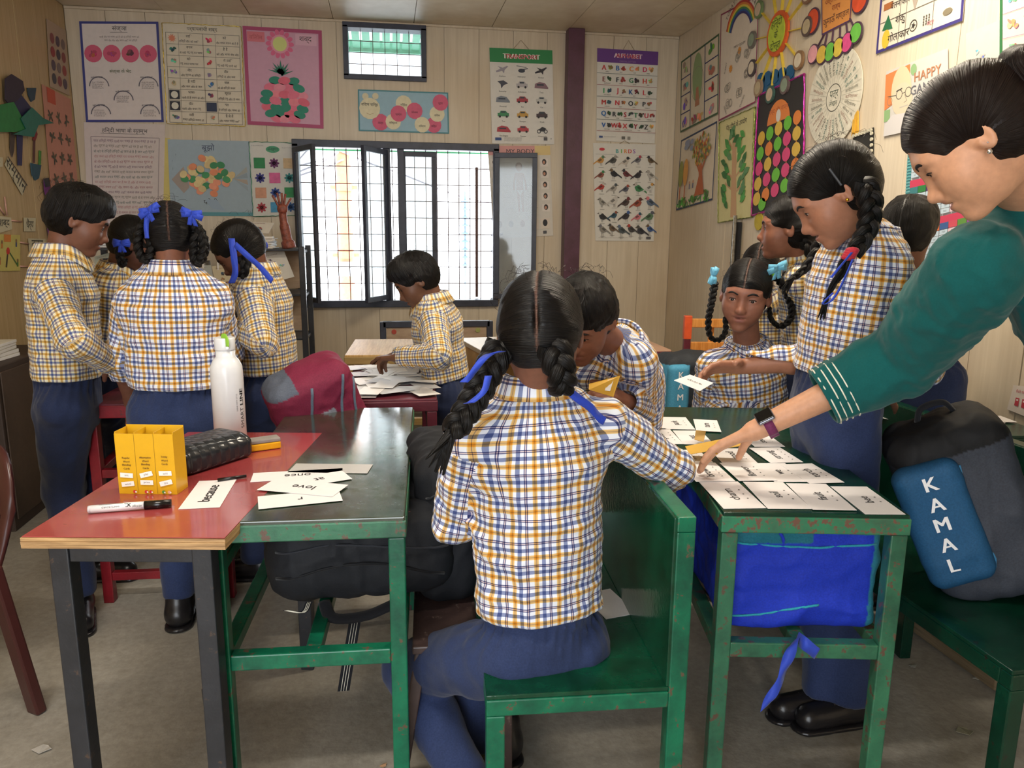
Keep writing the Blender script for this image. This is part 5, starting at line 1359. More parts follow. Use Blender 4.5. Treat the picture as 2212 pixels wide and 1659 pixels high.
def braid(root, pts, w, col='0e0c0c', pitch=.05, taper=.6, name='braid', tassel=True, side=None):
    C = np.array(spline(pts, 14)); L = np.concatenate([[0], np.cumsum(np.linalg.norm(np.diff(C, axis=0), axis=1))])
    n = max(20, int(L[-1]/.005)); t = np.linspace(0, L[-1], n); C = np.stack([np.interp(t, L, C[:, i]) for i in range(3)], 1)
    T = np.gradient(C, axis=0); T /= np.linalg.norm(T, axis=1)[:, None]
    q = nrm(side if side is not None else (1, 0, 0)); A = []; B = []
    for i in range(n):
        a = nrm(q-T[i]*(q@T[i])); q = a; A.append(a); B.append(np.cross(T[i], a))
    A, B = np.array(A), np.array(B); sc = 1-(1-taper)*t/t[-1]; VS, FS, UV = [], [], []
    for k in range(3):
        ph = 2*PI*t/(pitch*2.0)+k*2*PI/3
        P = C+A*(np.sin(ph)*w*.34*sc)[:, None]+B*(np.sin(2*ph)*w*.17*sc)[:, None]
        vs, fs, uv = strand_tube(P, w*.27*sc*(1+.08*np.sin(4*ph)), 8, k*.2); o = len(VS); VS += vs; FS += [tuple(x+o for x in f) for f in fs]; UV += uv
    if tassel:
        e = C[-1]; d = T[-1]
        for k in range(9):
            r_ = np.random.RandomState(k); dd = nrm(d+r_.normal(size=3)*.22); P = np.array([e+dd*w*.9*i/5*1.2+np.array([0, 0, -.004*i]) for i in range(6)])
            vs, fs, uv = strand_tube(P, w*.2*np.linspace(1, .1, 6), 5, k*.1); o = len(VS); VS += vs; FS += [tuple(x+o for x in f) for f in fs]; UV += uv
    c = np.tile(srgb(col), (len(VS), 1)); return mesh_obj(name, VS, FS, M_HAIR, root, smooth=True, cols=c, uvs=UV, world=True)
def flyaway(root, c, R, s, n=40, col='2a1e1a', seed=0):
    r = np.random.RandomState(seed); VS, FS = [], []
    for k in range(n):
        a = r.uniform(-PI, PI); b_ = r.uniform(.1, 1.3); d = np.array([math.cos(a)*math.cos(b_), math.sin(a)*math.cos(b_)*1.2-.1, math.sin(b_)])
        if d[1] > .6: continue
        p = c+R@(np.array([0, -.06, .14])*s+d*np.array([.37, .46, .40])*s*.98)
        t = nrm(np.cross(R@d, r.normal(size=3))); P = [p+t*x*.035+R@d*(.010*math.sin(x*PI)*r.uniform(.4, 1.4)) for x in np.linspace(0, 1, 5)]
        vs, fs, _ = strand_tube(np.array(P), [.0004]*5, 3); o = len(VS); VS += vs; FS += [tuple(x+o for x in f) for f in fs]
    mesh_obj('loose_hairs', VS, FS, M_HAIR, root, cols=np.tile(srgb(col), (len(VS), 1)), world=True, kind='stuff')
def bow(root, p, size, mat=None, side=(1, 0, 0), up=(0, 0, 1), n=2, tails=1):
    side, up = nrm(side), nrm(up); f = np.cross(side, up); mat = mat or M_RIBBON
    VS, FS = [], []
    def strip(P, w, wd):
        o = len(VS)
        for q in P: VS.append(q-wd*w/2); VS.append(q+wd*w/2)
        for i in range(len(P)-1): FS.append((o+2*i, o+2*i+1, o+2*i+3, o+2*i+2))
    for q in (-1, 1):
        for k in range(n):
            a = (k-.5*(n-1))*.5; dd = side*q*math.cos(a)+up*math.sin(a)
            P = [p+dd*size*x+f*size*.22*math.sin(x*PI)*(1 if z else -1)+up*.02*size for z in (0, 1) for x in (np.linspace(0, 1, 7) if z == 0 else np.linspace(1, 0, 7))]
            strip(P, size*.55, nrm(np.cross(dd, f)))
        if tails: 
            P = [p+side*q*size*.3*x-up*size*1.1*x+f*.1*size*math.sin(x*5) for x in np.linspace(0, 1, 7)]; strip(P, size*.42, side)
    o = mesh_obj('ribbon_bow', VS, FS, mat, root, smooth=True, world=True); m = o.modifiers.new('s', 'SOLIDIFY'); m.thickness = .0015; return o
def ribbon(root, pts, w, name='ribbon', mat=None, wd=(1, 0, 0)):
    C = spline(pts, 8); VS, FS = [], []; wd = nrm(wd)
    for i, q in enumerate(C):
        a = .5*math.sin(i*.35); d = nrm(wd*math.cos(a)+np.array([0, 1, 0])*math.sin(a)*.6); VS += [q-d*w/2, q+d*w/2]
    for i in range(len(C)-1): FS.append((2*i, 2*i+1, 2*i+3, 2*i+2))
    o = mesh_obj(name, VS, FS, mat or M_RIBBON, root, smooth=True, world=True); m = o.modifiers.new('s', 'SOLIDIFY'); m.thickness = .0015; return o

def uv_shirt(pelv, neck, S, Fw, arms, a=.16):
    """per-corner cloth coordinates: torso round the body, sleeves round the arm"""
    Tup = nrm(neck-pelv)
    def f(V, F):
        q = V-pelv; x, y, z = q@S, q@Fw, q@Tup
        # elliptical arc length about the spine
        ph = np.arctan2(x, -y*1.35); n = 400; g = np.linspace(-PI, PI, n); ds = np.sqrt((a*np.cos(g))**2+(a*.72*np.sin(g))**2)
        arc = np.concatenate([[0], np.cumsum((ds[1:]+ds[:-1])/2*(g[1]-g[0]))]); arc -= np.interp(0, g, arc); per = arc[-1]-arc[0]
        sysm = [(np.interp(ph, g, arc), z, per)]
        dist = [np.sqrt((np.maximum(np.abs(x)-a*.55, 0))**2+(y)**2)-a*.42-.012]
        for (s0, e0, w0) in arms:
            P = [np.asarray(s0), np.asarray(e0), np.asarray(w0)]; best = None
            d1, d2 = P[1]-P[0], P[2]-P[1]; l1, l2 = np.linalg.norm(d1), np.linalg.norm(d2); d1n, d2n = d1/l1, d2/l2
            t1 = np.clip((V-P[0])@d1n, -.2, l1); t2 = np.clip((V-P[1])@d2n, 0, l2+.1)
            r1 = V-P[0]-t1[:, None]*d1n; r2 = V-P[1]-t2[:, None]*d2n; D1, D2 = np.linalg.norm(r1, axis=1), np.linalg.norm(r2, axis=1)
            ref = nrm(np.cross(d1n, [0.02, .1, 1.0])); b1 = np.cross(d1n, ref); ref2 = nrm(ref-d2n*(ref@d2n)); b2 = np.cross(d2n, ref2)
            u1, u2 = (V-P[0])@d1n, (V-P[1])@d2n; q1, q2 = V-P[0]-u1[:, None]*d1n, V-P[1]-u2[:, None]*d2n
            a1 = np.arctan2(q1@ref, q1@b1); a2 = np.arctan2(q2@ref2, q2@b2); cap = (u1 > l1) & (u2 < 0)
            m = np.where(cap, np.linalg.norm(q2, axis=1) > np.linalg.norm(q1, axis=1), D2 < D1)
            tt1 = (V-P[0])@d1n
            sysm.append((np.where(m, a2, a1)*.052, np.where(m, l1+u2, u1), 2*PI*.052))
            dd = np.minimum(D1, D2)-.048; dd = np.where((~m) & (tt1 < .012), .5, dd); dist.append(dd)
        Dm = np.stack(dist, 1); Fc = Dm[F].mean(1); pick = Fc.argmin(1); out = np.zeros((len(F), 4, 2))
        for k, (u, w, p) in enumerate(sysm):
            uu = u[F]; uu = np.where(uu.max(1, keepdims=True)-uu > p*.5, uu+p, uu); sel = pick == k
            out[sel, :, 0] = uu[sel]; out[sel, :, 1] = w[F][sel]
        return out.reshape(-1, 2)
    return f

def collar(root, neck, T, Fw, S, r=.062, mat=None, open_=.0, h=.040, pts=.03):
    mat = mat or M_PLAID; n = 40; VS, FS, UV = [], [], []
    rows = 6; prof = [(0, -.018), (-.003, h*.75), (.0, h), (.008, h*.96), (.015, h*.45), (.024, -.006)]
    for i in range(n+1):
        a = -PI+2*PI*i/n; fr = math.cos(a)     # a=+-pi front, 0 back
        a2 = a*(1-open_); f_ = max(0, -math.cos(a))**3
        for j, (dr, z) in enumerate(prof):
            rr = r+dr*(1+.8*f_); zz = z-(.018*f_) - (pts*f_*(j/5)**2 if abs(abs(a)-PI) > .1 else pts*.2*(j/5))
            VS.append(neck+S*math.sin(a2)*rr-Fw*math.cos(a2)*rr*1.02+T*zz)
    for i in range(n):
        for j in range(rows-1):
            k = i*rows+j; FS.append((k, k+rows, k+rows+1, k+1))
            for (ii, jj) in ((i, j), (i+1, j), (i+1, j+1), (i, j+1)): UV.append((ii/n*2*PI*r*1.1, jj*.011))
    o = mesh_obj('collar', VS, FS, mat, root, smooth=True, uvs=UV, world=True); m = o.modifiers.new('s', 'SOLIDIFY'); m.thickness = .002; m.offset = 0
    return o

def at_len(p, px, py, L):
    d = ray(px, py); d = d/np.linalg.norm(d); w = p-CAM; t0 = w@d; h2 = L*L-(w@w-t0*t0)
    t = t0+(math.sqrt(h2) if h2 > 0 else 0)*(1 if L > 0 else -1)
    if h2 <= 0: print('short bone', px, py, 'need', round(math.sqrt(w@w-t0*t0), 3), 'have', L)
    return CAM+d*t
PAR = dict(elL='shL', elR='shR', wrL='elL', wrR='elR', knL='hipL', knR='hipR', anL='knL', anR='knR')
def person(label, J, yaw=None, head=(0, -10, 0), hs=.212, kind='girl', skin='7d5240', lip='7c4440', hv=.004, sv=.007, build=1.0, plaid=None,
           trous=None, legs=True, hands=None, collar_kw=None, seed=0, parting=True, fringe=0, eyes=.013, mouth=0, brow=True, cuff=(0.93, 0.93),
           tw=1.0, body_yaw=None, hair=True, hem=.02, forearm_skin=True, blouse=1.0, shirt=True, slim=1.0, low=-.36, shoes=True, headpx=None, wr_amp=.0065, face=True, haircol='0d0b0c', slr=(.060, .050, .040)):
    J0, J = J, {}
    for k in ('pelvis', 'waist', 'chest', 'neck', 'head', 'shL', 'shR', 'hipL', 'hipR', 'elL', 'elR', 'wrL', 'wrR', 'knL', 'knR', 'anL', 'anR', 'toeL', 'toeR'):
        if k not in J0:
            if k in ('hipL', 'hipR') and 'shL' in J:
                t_ = nrm(J['neck']-J['pelvis']); s_ = J['shR']-J['shL']; s_ = nrm(s_-t_*(s_@t_)); J[k] = J['pelvis']+s_*(.075*build)*(1 if k == 'hipR' else -1)-t_*.06
            continue
        v = J0[k]
        if len(v) == 4: J[k] = at_len(J[PAR[k]], v[1], v[2], v[3])
        elif abs(v[0]) > 20 or abs(v[1]) > 20: J[k] = at(*v)
        else: J[k] = np.array(v, float)
    for k in J:
        if k in PAR and PAR[k] in J: 
            L_ = np.linalg.norm(J[k]-J[PAR[k]])
            if DEBUG: print('  ', label[:22], k, round(L_, 3), np.round(J[k], 2))
    if DEBUG: print('  ', label[:22], 'torso', round(np.linalg.norm(J['neck']-J['pelvis']), 3), 'shoulders', round(np.linalg.norm(J['shL']-J['shR']), 3), 'pelvis', np.round(J['pelvis'], 2), 'head', np.round(J['head'], 2), 'neck', np.round(J['neck'], 2))
    g = np.array([J['pelvis'][0], J['pelvis'][1], 0])
    root = empty('person', g, label, 'person')
    pel, nk, hc = J['pelvis'], J['neck'], J['head']; R = frame_from(*head)
    T = nrm(nk-pel); S = J['shR']-J['shL']; S = nrm(S-T*(S@T)); Fw = np.cross(T, S)
    b = build; info = dict(root=root, J=J, R=R, S=S, Fw=Fw, T=T, hc=hc, hs=hs)
    # --- body: head, neck, forearms and hands in one mesh
    Vs, Fs, Cs = [], [], []
    hb = skin_cols(skin, hc, R, hs, lip)
    pts = [hc-.60*hs, hc+.60*hs, nk-.10, nk+.08]; arms_ = []
    for sd in 'LR':
        if 'wr'+sd not in J or not forearm_skin: continue
        spec = (hands or {}).get(sd, {}); el, wr = J['el'+sd], J['wr'+sd]; d = nrm(wr-el); L = .155*b if b < 1.15 else .178
        hd = nrm(spec.get('d', d)); pts += [el-.05, el+.05, wr-.06, wr+.06, wr+hd*L*1.05-.045, wr+hd*L*1.05+.045, J['sh'+sd]-.05, J['sh'+sd]+.05]; arms_.append((sd, spec, el, wr, d, L, hd))
    v = Vox(np.min(pts, 0)-.01, np.max(pts, 0)+.01, hv)
    if face: head_prims(v, hc, R, hs, mouth=mouth, eyes=eyes, slim=slim)
    else: v.ell(hc+R@np.array([0, -.05, .1])*hs, np.array([.33, .42, .38])*hs, R); v.ell(hc+R@np.array([0, .08, -.15])*hs, np.array([.26, .27, .33])*hs, R)
    v.cone(hc+R@np.array([0, -.14, -.20])*hs, nk-T*.03, .043*b, .047*b, k=.018)
    v.cone(nk-T*.03-S*.05*b, nk-T*.03+S*.05*b, .038*b, .038*b, k=.03)
    for sd, spec, el, wr, d, L, hd in arms_:
        pn = np.asarray(spec.get('pn', (0, 0, -1)), float); sh = J['sh'+sd]
        v.cone(nk-T*.04, sh-T*.01, .034*b, .034*b, k=.02); v.cone(sh, el, .032*b, .030*b, k=.02); v.cone(el, el+(wr-el)*.4, .030*b, .034*b, k=.02)
        v.cone(el+(wr-el)*.4, wr, .034*b, .024*b, k=.01, flat=(nrm(pn-hd*(pn@hd)), .85))
        info['tips'+sd] = add_hand(v, wr, hd, pn, L, spec.get('curl', (.45, .5, .5, .55)), spec.get('spread', .14), spec.get('thumb', -1 if sd == 'L' else 1), spec.get('tcurl', .5))
    vh = v; V, F = v.mesh(); Vs.append(V); Fs.append(F)
    V = np.concatenate(Vs); F = np.concatenate(Fs)
    for _ in range(1):
        acc = np.zeros_like(V); cnt = np.zeros(len(V))
        for i in range(4):
            j = (i+1) % 4; np.add.at(acc, F[:, i], V[F[:, j]]); np.add.at(cnt, F[:, i], 1); np.add.at(acc, F[:, j], V[F[:, i]]); np.add.at(cnt, F[:, j], 1)
        V = V*.6+.4*acc/np.maximum(cnt, 1)[:, None]
    mesh_obj('body', V, F, M_SKIN, root, smooth=True, cols=hb(V), world=True)
    Th = lambda x, y, z: hc+R@np.array([x*hs*slim, y*hs, z*hs])
    if face:
        for q in (-1, 1):
            bm = BM(); bm.ball(Th(q*.145, .288, -.006), .058*hs, 14); e = bm.build('eye', M_EYE, root, True, world=True)
            bm = BM(); gz = nrm(R@np.array([q*.0, 1, -.25])); bm.ball(Th(q*.145, .288, -.006)+gz*.031*hs, .0335*hs, 12); bm.build('iris', M_PUPIL, e, True, world=True)
            if brow:
                pts = [vh.hit(Th(q*x, .55, z), -R[:, 1], .09)+R[:, 1]*.0005 for x, z in ((.065, .075), (.12, .10), (.175, .10), (.225, .075))]
                tube('eyebrow', spline(pts, 4), [.0018]+[.0034]*10+[.0015]*2, M_BROW, root, seg=6, flat=.5, normals=R[:, 2]*.0+R[:, 1])
                pts = [vh.hit(Th(q*x, .55, z), -R[:, 1], .09)+R[:, 1]*.0004 for x, z in ((.09, eyes-.010), (.12, eyes+.004), (.165, eyes+.005), (.205, eyes-.010))]
                tube('lashes', spline(pts, 4), [.0008]+[.0014]*10+[.001]*2, M_BROW, root, seg=5)
    if hair: make_hair(root, hc, R, hs, kind, h=max(hv, .0035), seed=seed, parting=parting, fringe=fringe, slim=slim, low=low, col=haircol)
    # --- shirt
    pl = plaid or M_PLAID
    if shirt:
        pts = [pel, nk]+[J[k+s_] for k in ('sh', 'el', 'wr') for s_ in 'LR' if k+s_ in J]
        lo = np.min(pts, 0)-.17*b; hi = np.max(pts, 0)+.12*b; v = Vox(lo, hi, sv)
        up = lambda t: pel+(nk-pel)*t
        w = b*tw
        if 'chest' in J: ch = J['chest']
        else: ch = up(.72)
        wa = up(.12) if 'waist' not in J else J['waist']
        fl = (Fw, .72)
        v.cone(wa, up(.40) if 'waist' not in J else wa*.5+ch*.5, .138*w*blouse, .142*w, k=.04, flat=fl); v.cone(up(.40) if 'waist' not in J else wa*.5+ch*.5, ch, .142*w, .150*w, k=.04, flat=fl)
        v.cone(J['shL']*.86+J['shR']*.14-T*.035, J['shR']*.86+J['shL']*.14-T*.035, .052*b, .052*b, k=.06)
        v.cone(ch+T*.0, nk-T*.04, .125*w, .056*b, k=.05, flat=(Fw, .8))
        for s_ in 'LR':
            sh = J['sh'+s_]; v.cone(nk-T*.015, sh-T*.01, .046*b, .046*b, k=.05)
            if 'el'+s_ in J:
                el = J['el'+s_]; v.cone(sh, el, slr[0]*b, slr[1]*b, k=.020)
                if 'wr'+s_ in J:
                    wr = J['wr'+s_]; cf = cuff['LR'.index(s_)]; we = el+(wr-el)*cf
                    v.cone(el, we, slr[1]*b*1.03, slr[2]*b, k=.012)
        # blouse over the waistband
        v.cone(wa-T*.005, wa+T*.035, .143*w*blouse, .135*w, k=.03, flat=(Fw, .76))
        v.wrinkle(wr_amp, 42, seed, [(T, .55)], band=.02); v.wrinkle(wr_amp*.6, 75, seed+20, [(S, .5)], band=.02)
        v.wrinkle(wr_amp*.35, 130, seed+9, band=.015)
        v.cut(wa-T*hem, -T, .006)
        for s_ in 'LR':
            if 'wr'+s_ in J:      # clean cuff end: hollow the sleeve mouth
                el, wr = J['el'+s_], J['wr'+s_]; cf = cuff['LR'.index(s_)]; d = nrm(wr-el); we = el+(wr-el)*cf
                v.cut_local(we, d, slr[2]*b*1.7); v.cone(we-d*.03, we+d*.05, (slr[2]-.009)*b, (slr[2]-.007)*b, .003, 'sub')
        arms = [(J['sh'+s_], J['el'+s_], J['wr'+s_] if 'wr'+s_ in J else J['el'+s_]+(0, 0.001, -.02)) for s_ in 'LR' if 'el'+s_ in J]
        info['shirt'] = vox_obj(v, 'shirt', pl, root, None, uv_shirt(pel, nk, S, Fw, arms, .15*w)); info['vs'] = v
        if collar_kw is not False: collar(root, nk+T*.004, nrm(T*.8+(hc-nk)*1.5), Fw, S, .063*b, pl, **(collar_kw or {}))
    # --- trousers and shoes
    if legs == 'auto':
        for q, s_ in ((-1, 'L'), (1, 'R')):
            hp_ = J['hip'+s_] if 'hip'+s_ in J else pel+S*(.075*b)*q; J['kn'+s_] = hp_*[1, 1, .55]+Fw*.02; J['an'+s_] = np.array([hp_[0], hp_[1], .08])
    if legs:
        hp = {s_: (J['hip'+s_] if 'hip'+s_ in J else pel+S*(.075*b)*(1 if s_ == 'R' else -1)-T*.06) for s_ in 'LR'}
        pts = [pel, pel+T*.15]+[J[k+s_] for k in ('kn', 'an') for s_ in 'LR' if k+s_ in J]
        lo = np.min(pts, 0)-.18; hi = np.max(pts, 0)+.15; v = Vox(lo, hi, max(sv, .008))
        v.cone(pel-T*.07, pel+T*.10, .133*b*tw, .124*b*tw, k=.04, flat=(Fw, .80))
        for s_ in 'LR':
            if 'kn'+s_ in J:
                v.cone(hp[s_], J['kn'+s_], .088*b, .066*b, k=.020)
                if 'an'+s_ in J: v.cone(J['kn'+s_], J['an'+s_], .064*b, .055*b, k=.012)
        v.wrinkle(.0080, 34, seed+3, [(T, .6)]); v.wrinkle(.0018, 110, seed+4)
        v.pleats(pel, T, S, Fw, -.07, .05, 30, .0065)
        v.cut(pel+T*.075, T)
        if legs != 'noankle':
            for s_ in 'LR':
                if 'an'+s_ in J: v.cut(J['an'+s_]+(0, 0, -.02), (0, 0, -1)) if J['an'+s_][2] < .2 else None
        vox_obj(v, 'trousers', trous or M_NAVY, root)
        if shoes:
            for s_ in 'LR':
                if 'an'+s_ in J:
                    an = J['an'+s_]; d = nrm(J.get('toe'+s_, np.array([Fw[0], Fw[1], 0]))*[1, 1, 0]); sd = np.cross(d, [0, 0, 1]); z0 = 0.0
                    v = Vox(np.array([an[0], an[1], 0])-.2, np.array([an[0], an[1], 0])+.25, .006); p = np.array([an[0], an[1], 0.])
                    v.cone(p-d*.03+(0, 0, .045), p+d*.12+(0, 0, .036), .043, .036, .02); v.cone(p-d*.02+(0, 0, .06), p-d*.01+(0, 0, .10), .042, .042, .02)
                    v.cut((0, 0, .002), (0, 0, -1)); sh = vox_obj(v, 'shoe', M_SHOE, root)
                    v = Vox(p-.2, p+.25, .006); v.cone(p-d*.035+(0, 0, .012), p+d*.125+(0, 0, .012), .047, .042, .01); v.cut(p+(0, 0, .016), (0, 0, 1)); v.cut((0, 0, .001), (0, 0, -1)); vox_obj(v, 'sole', M_SHOE, sh)
                    for kk in range(3): q = p+d*(.03+.022*kk)+np.array([0, 0, .088-.006*kk]); tube('lace', [q-sd*.02-(0, 0, .008), q+(0, 0, .001), q+sd*.02-(0, 0, .008)], .0022, M_BROW, sh, seg=5)
    return info
# ------------------------------------------------------------------ the people
RB_ = M_RIBBON
# F: girl seated in the middle, her back to us
F_ = person('girl sitting with her back to us in a check shirt, two ribboned braids', dict(
    pelvis=(1168, 1350, 1.53), neck=(1158, 850, 1.55), head=(1168, 722, 1.53), shL=(1020, 940, 1.52), shR=(1300, 915, 1.56),
    elL=('r', 985, 1125, .24), wrL=('r', 1060, 1010, .21), elR=('r', 1450, 1010, .23), wrR=('r', 1330, 950, .20),
    knL=('r', 880, 1440, .37), anL=('r', 1035, 1740, -.36), knR=('r', 1010, 1430, .36), anR=('r', 1085, 1690, .36)),
    head=(16, -22, 3), hs=.236, kind='girl', sv=.005, hv=.004, seed=1, tw=.93, low=-.30, slim=1.0)
r = F_['root']
braid(r, [at(1085, 745, 1.50), at(1068, 775, 1.47), at(1035, 840, 1.44), at(1000, 900, 1.41), at(975, 935, 1.40)], .058, pitch=.042, taper=.8, side=(1, .2, .3), name='braid')
ribbon(r, [at(1085, 758, 1.44), at(1060, 765, 1.44), at(1040, 780, 1.42), at(1015, 812, 1.42), at(1002, 826, 1.42)], .016)
ribbon(r, [at(1055, 812, 1.40), at(1045, 845, 1.385), at(1020, 868, 1.375), at(1008, 872, 1.37)], .014)
braid(r, [at(1195, 745, 1.43), at(1208, 790, 1.41), at(1216, 820, 1.41), at(1214, 842, 1.43)], .062, pitch=.045, taper=.75, tassel=False)
ribbon(r, [at(1222, 840, 1.43), at(1245, 858, 1.43), at(1275, 880, 1.44), at(1292, 900, 1.45), at(1306, 910, 1.455)], .018, wd=(.3, 0, 1))
flyaway(r, F_['hc'], F_['R'], F_['hs'], 60, seed=3)

# C: girl standing, back view, two looped braids
C_ = person('girl standing with her back to us at the left, braids looped up with blue bows', dict(
    pelvis=(387, 850, 2.62), neck=(372, 590, 2.62), head=(368, 512, 2.63), shL=(290, 652, 2.62), shR=(458, 645, 2.64),
    elL=('r', 262, 772, .205), wrL=('r', 282, 858, .18), elR=('r', 492, 760, .22), wrR=('r', 470, 800, .19),
    knL=('r', 390, 1060, .34), anL=('r', 385, 1275, .34), knR=('r', 440, 1060, .34), anR=('r', 455, 1270, .34)),
    head=(-12, -25, 0), hs=.205, kind='girl', sv=.006, seed=2, tw=1.02, low=-.30)
r = C_['root']
braid(r, [at(318, 478, 2.60), at(302, 500, 2.58), at(298, 535, 2.57), at(312, 562, 2.57), at(326, 545, 2.57), at(322, 500, 2.57)], .036, pitch=.032, taper=.9, side=(0, 1, 0), tassel=False)
braid(r, [at(412, 478, 2.60), at(432, 500, 2.58), at(441, 535, 2.57), at(430, 568, 2.57), at(418, 555, 2.57), at(420, 505, 2.57)], .036, pitch=.032, taper=.9, side=(0, 1, 0), tassel=False)
bow(r, at(322, 455, 2.54), .032, side=(1, 0, .4)); bow(r, at(414, 462, 2.54), .032, side=(1, 0, -.2)); ribbon(r, [at(318, 460, 2.54), at(316, 490, 2.54), at(318, 515, 2.54)], .014)

# A: boy at the far left, profile to the right
A_ = person('boy at the far left in profile, looking down at the red desk', dict(
    pelvis=(145, 835, 2.78), neck=(128, 555, 2.80), head=(172, 475, 2.80), shL=(150, 615, 2.93), shR=(112, 625, 2.66),
    elR=('r', 160, 735, -.24), wrR=('r', 248, 788, .21), elL=('r', 185, 720, .24), wrL=('r', 255, 775, .20),
    knR=('r', 140, 1060, .34), anR=('r', 170, 1272, .34), knL=('r', 185, 1040, .34), anL=('r', 205, 1215, .35), toeR=(.35, -.9, 0), toeL=(.95, -.1, 0)),
    head=(74, -24, 0), hs=.215, kind='boy', sv=.006, hv=.003, seed=3, skin='714a3a', trous=M_NAVYD, plaid=M_PLAID2, tw=.95, fringe=.02, eyes=.008)
# B: child between the boy and the girl
B_ = person('child between them, half hidden, braid with blue ribbon', dict(
    pelvis=(235, 810, 3.2), neck=(258, 590, 3.18), head=(292, 528, 3.16), shL=(270, 620, 3.3), shR=(228, 622, 3.06),
    elR=('r', 250, 720, .21), wrR=('r', 300, 770, .18), knR=('r', 250, 960, .32), anR=('r', 258, 1130, .32), knL=('r', 232, 960, .32), anL=('r', 235, 1130, .32)),
    head=(70, -28, 0), hs=.20, kind='girl', sv=.007, seed=4, skin='5f3a2c', trous=M_NAVYD, plaid=M_PLAID2, legs=True)
r = B_['root']; braid(r, [at(262, 520, 3.05), at(258, 545, 3.03), at(265, 575, 3.02), at(272, 560, 3.02)], .034, pitch=.03, tassel=False); bow(r, at(262, 525, 3.0), .03)
# D: girl bending to the left, blue ribbons hanging
D_ = person('girl bending over to the left with long blue ribbons, beside the black rack', dict(
    pelvis=(580, 815, 2.98), neck=(556, 592, 2.98), head=(516, 542, 2.96), shL=(545, 640, 2.85), shR=(585, 625, 3.12),
    elL=('r', 568, 738, -.22), wrL=('r', 505, 712, .18), elR=('r', 600, 730, .22), wrR=('r', 540, 740, .19),
    knL=('r', 560, 1010, .34), anL=('r', 552, 1200, .34), knR=('r', 600, 1010, .34), anR=('r', 590, 1190, .34)),
    head=(268, -42, 0), hs=.205, kind='girl', sv=.006, seed=5, skin='6a4434', plaid=M_PLAID2, tw=.98, parting=False, low=-.32, trous=M_NAVYD)
r = D_['root']
ribbon(r, [at(500, 515, 2.83), at(506, 560, 2.81), at(508, 590, 2.80), at(500, 612, 2.80)], .022)
ribbon(r, [at(508, 528, 2.82), at(530, 548, 2.80), at(560, 575, 2.80), at(588, 608, 2.82)], .020, wd=(.5, 0, .8))
braid(r, [at(525, 555, 2.84), at(530, 580, 2.82), at(520, 600, 2.82)], .04, tassel=False); bow(r, at(565, 530, 2.98), .022)
# E: boy at the window
E_ = person('boy standing at the window end sorting the heap of cards', dict(
    pelvis=(965, 825, 3.12), neck=(935, 655, 3.12), head=(898, 605, 3.10), shL=(935, 690, 3.00), shR=(962, 685, 3.22),
    elL=('r', 948, 768, -.22), wrL=('r', 862, 772, .20), elR=('r', 930, 760, .22), wrR=('r', 850, 770, .19),
    knL=('r', 960, 960, .32), anL=('r', 965, 1110, .33), knR=('r', 985, 960, .32), anR=('r', 990, 1100, .33)),
    head=(268, -34, 0), hs=.205, kind='boy', sv=.006, hv=.003, seed=6, skin='6a4836', plaid=M_PLAID2, fringe=.04, trous=M_NAVYD, tw=.86, eyes=.006,
    hands=dict(L=dict(curl=(.7, .7, .7, .7), pn=(0, 0, -1)), R=dict(curl=(.5, .5, .5, .5), pn=(0, 0, -1))))
# G: boy reading a yellow card behind the seated girl
G_ = person('boy bent over a yellow card, behind the girl sitting in the middle', dict(
    pelvis=(1340, 960, 2.36), neck=(1338, 745, 2.12), head=(1262, 690, 1.99), shL=(1372, 782, 2.04), shR=(1268, 790, 2.16),
    elL=('r', 1378, 880, .20), wrL=('r', 1348, 866, -.17), elR=('r', 1290, 870, .21), wrR=('r', 1300, 850, .17), knL=(.68, 2.16, .40), knR=(.62, 2.22, .40), anL=(.70, 2.44, .08), anR=(.60, 2.44, .08)),
    head=(222, -34, 4), hs=.222, kind='boy', sv=.006, hv=.0035, seed=7, skin='8a5a46', fringe=.02, tw=.90, eyes=.006,
    hands=dict(L=dict(curl=(.9, 1, 1, 1), d=(-.5, -.3, .3), pn=(-.4, .2, -.4)), R=dict(curl=(.9, 1, 1, 1), d=(.4, -.3, .3), pn=(.4, .2, -.4))))
# H: girl facing us
Hg_ = person('girl sitting facing us with looped braids and pale blue bows', dict(
    pelvis=(1630, 965, 2.66), neck=(1613, 755, 2.62), head=(1610, 638, 2.55), shL=(1690, 786, 2.64), shR=(1540, 792, 2.62),
    elR=('r', 1528, 880, .21), wrR=('r', 1572, 900, -.19), elL=('r', 1706, 878, .21), wrL=('r', 1632, 895, -.22), knL=(1.40, 2.42, .52), knR=(1.2, 2.40, .52), anL=(1.42, 2.62, .08), anR=(1.18, 2.62, .08)),
    head=(212, -7, 5), hs=.242, kind='girl', sv=.005, hv=.003, seed=8, skin='946350', lip='96605a', tw=.92, build=1.05, eyes=.009, collar_kw=dict(open_=.09, pts=.045),
    hands=dict(R=dict(d=(.7, -.7, -.1), pn=(0, 0, -1), curl=(.3, .4, .4, .4)), L=dict(d=(-.95, -.25, -.12), pn=(0, -.1, -1), curl=(.35, .4, .5, .5))), slim=.96)
r = Hg_['root']
braid(r, [at(1544, 612, 2.53), at(1538, 650, 2.51), at(1530, 695, 2.50), at(1535, 728, 2.50), at(1553, 734, 2.51), at(1567, 715, 2.52), at(1566, 685, 2.54)], .030, pitch=.030, taper=.55, side=(0, 1, 0), tassel=False)
braid(r, [at(1678, 598, 2.55), at(1694, 620, 2.53), at(1710, 665, 2.52), at(1705, 692, 2.52), at(1685, 705, 2.53), at(1666, 690, 2.53), at(1662, 665, 2.55)], .034, pitch=.030, taper=.6, side=(0, 1, 0), tassel=False)
M_LB = cloth('pale_blue_satin', '6cb4d4', .35, .1)
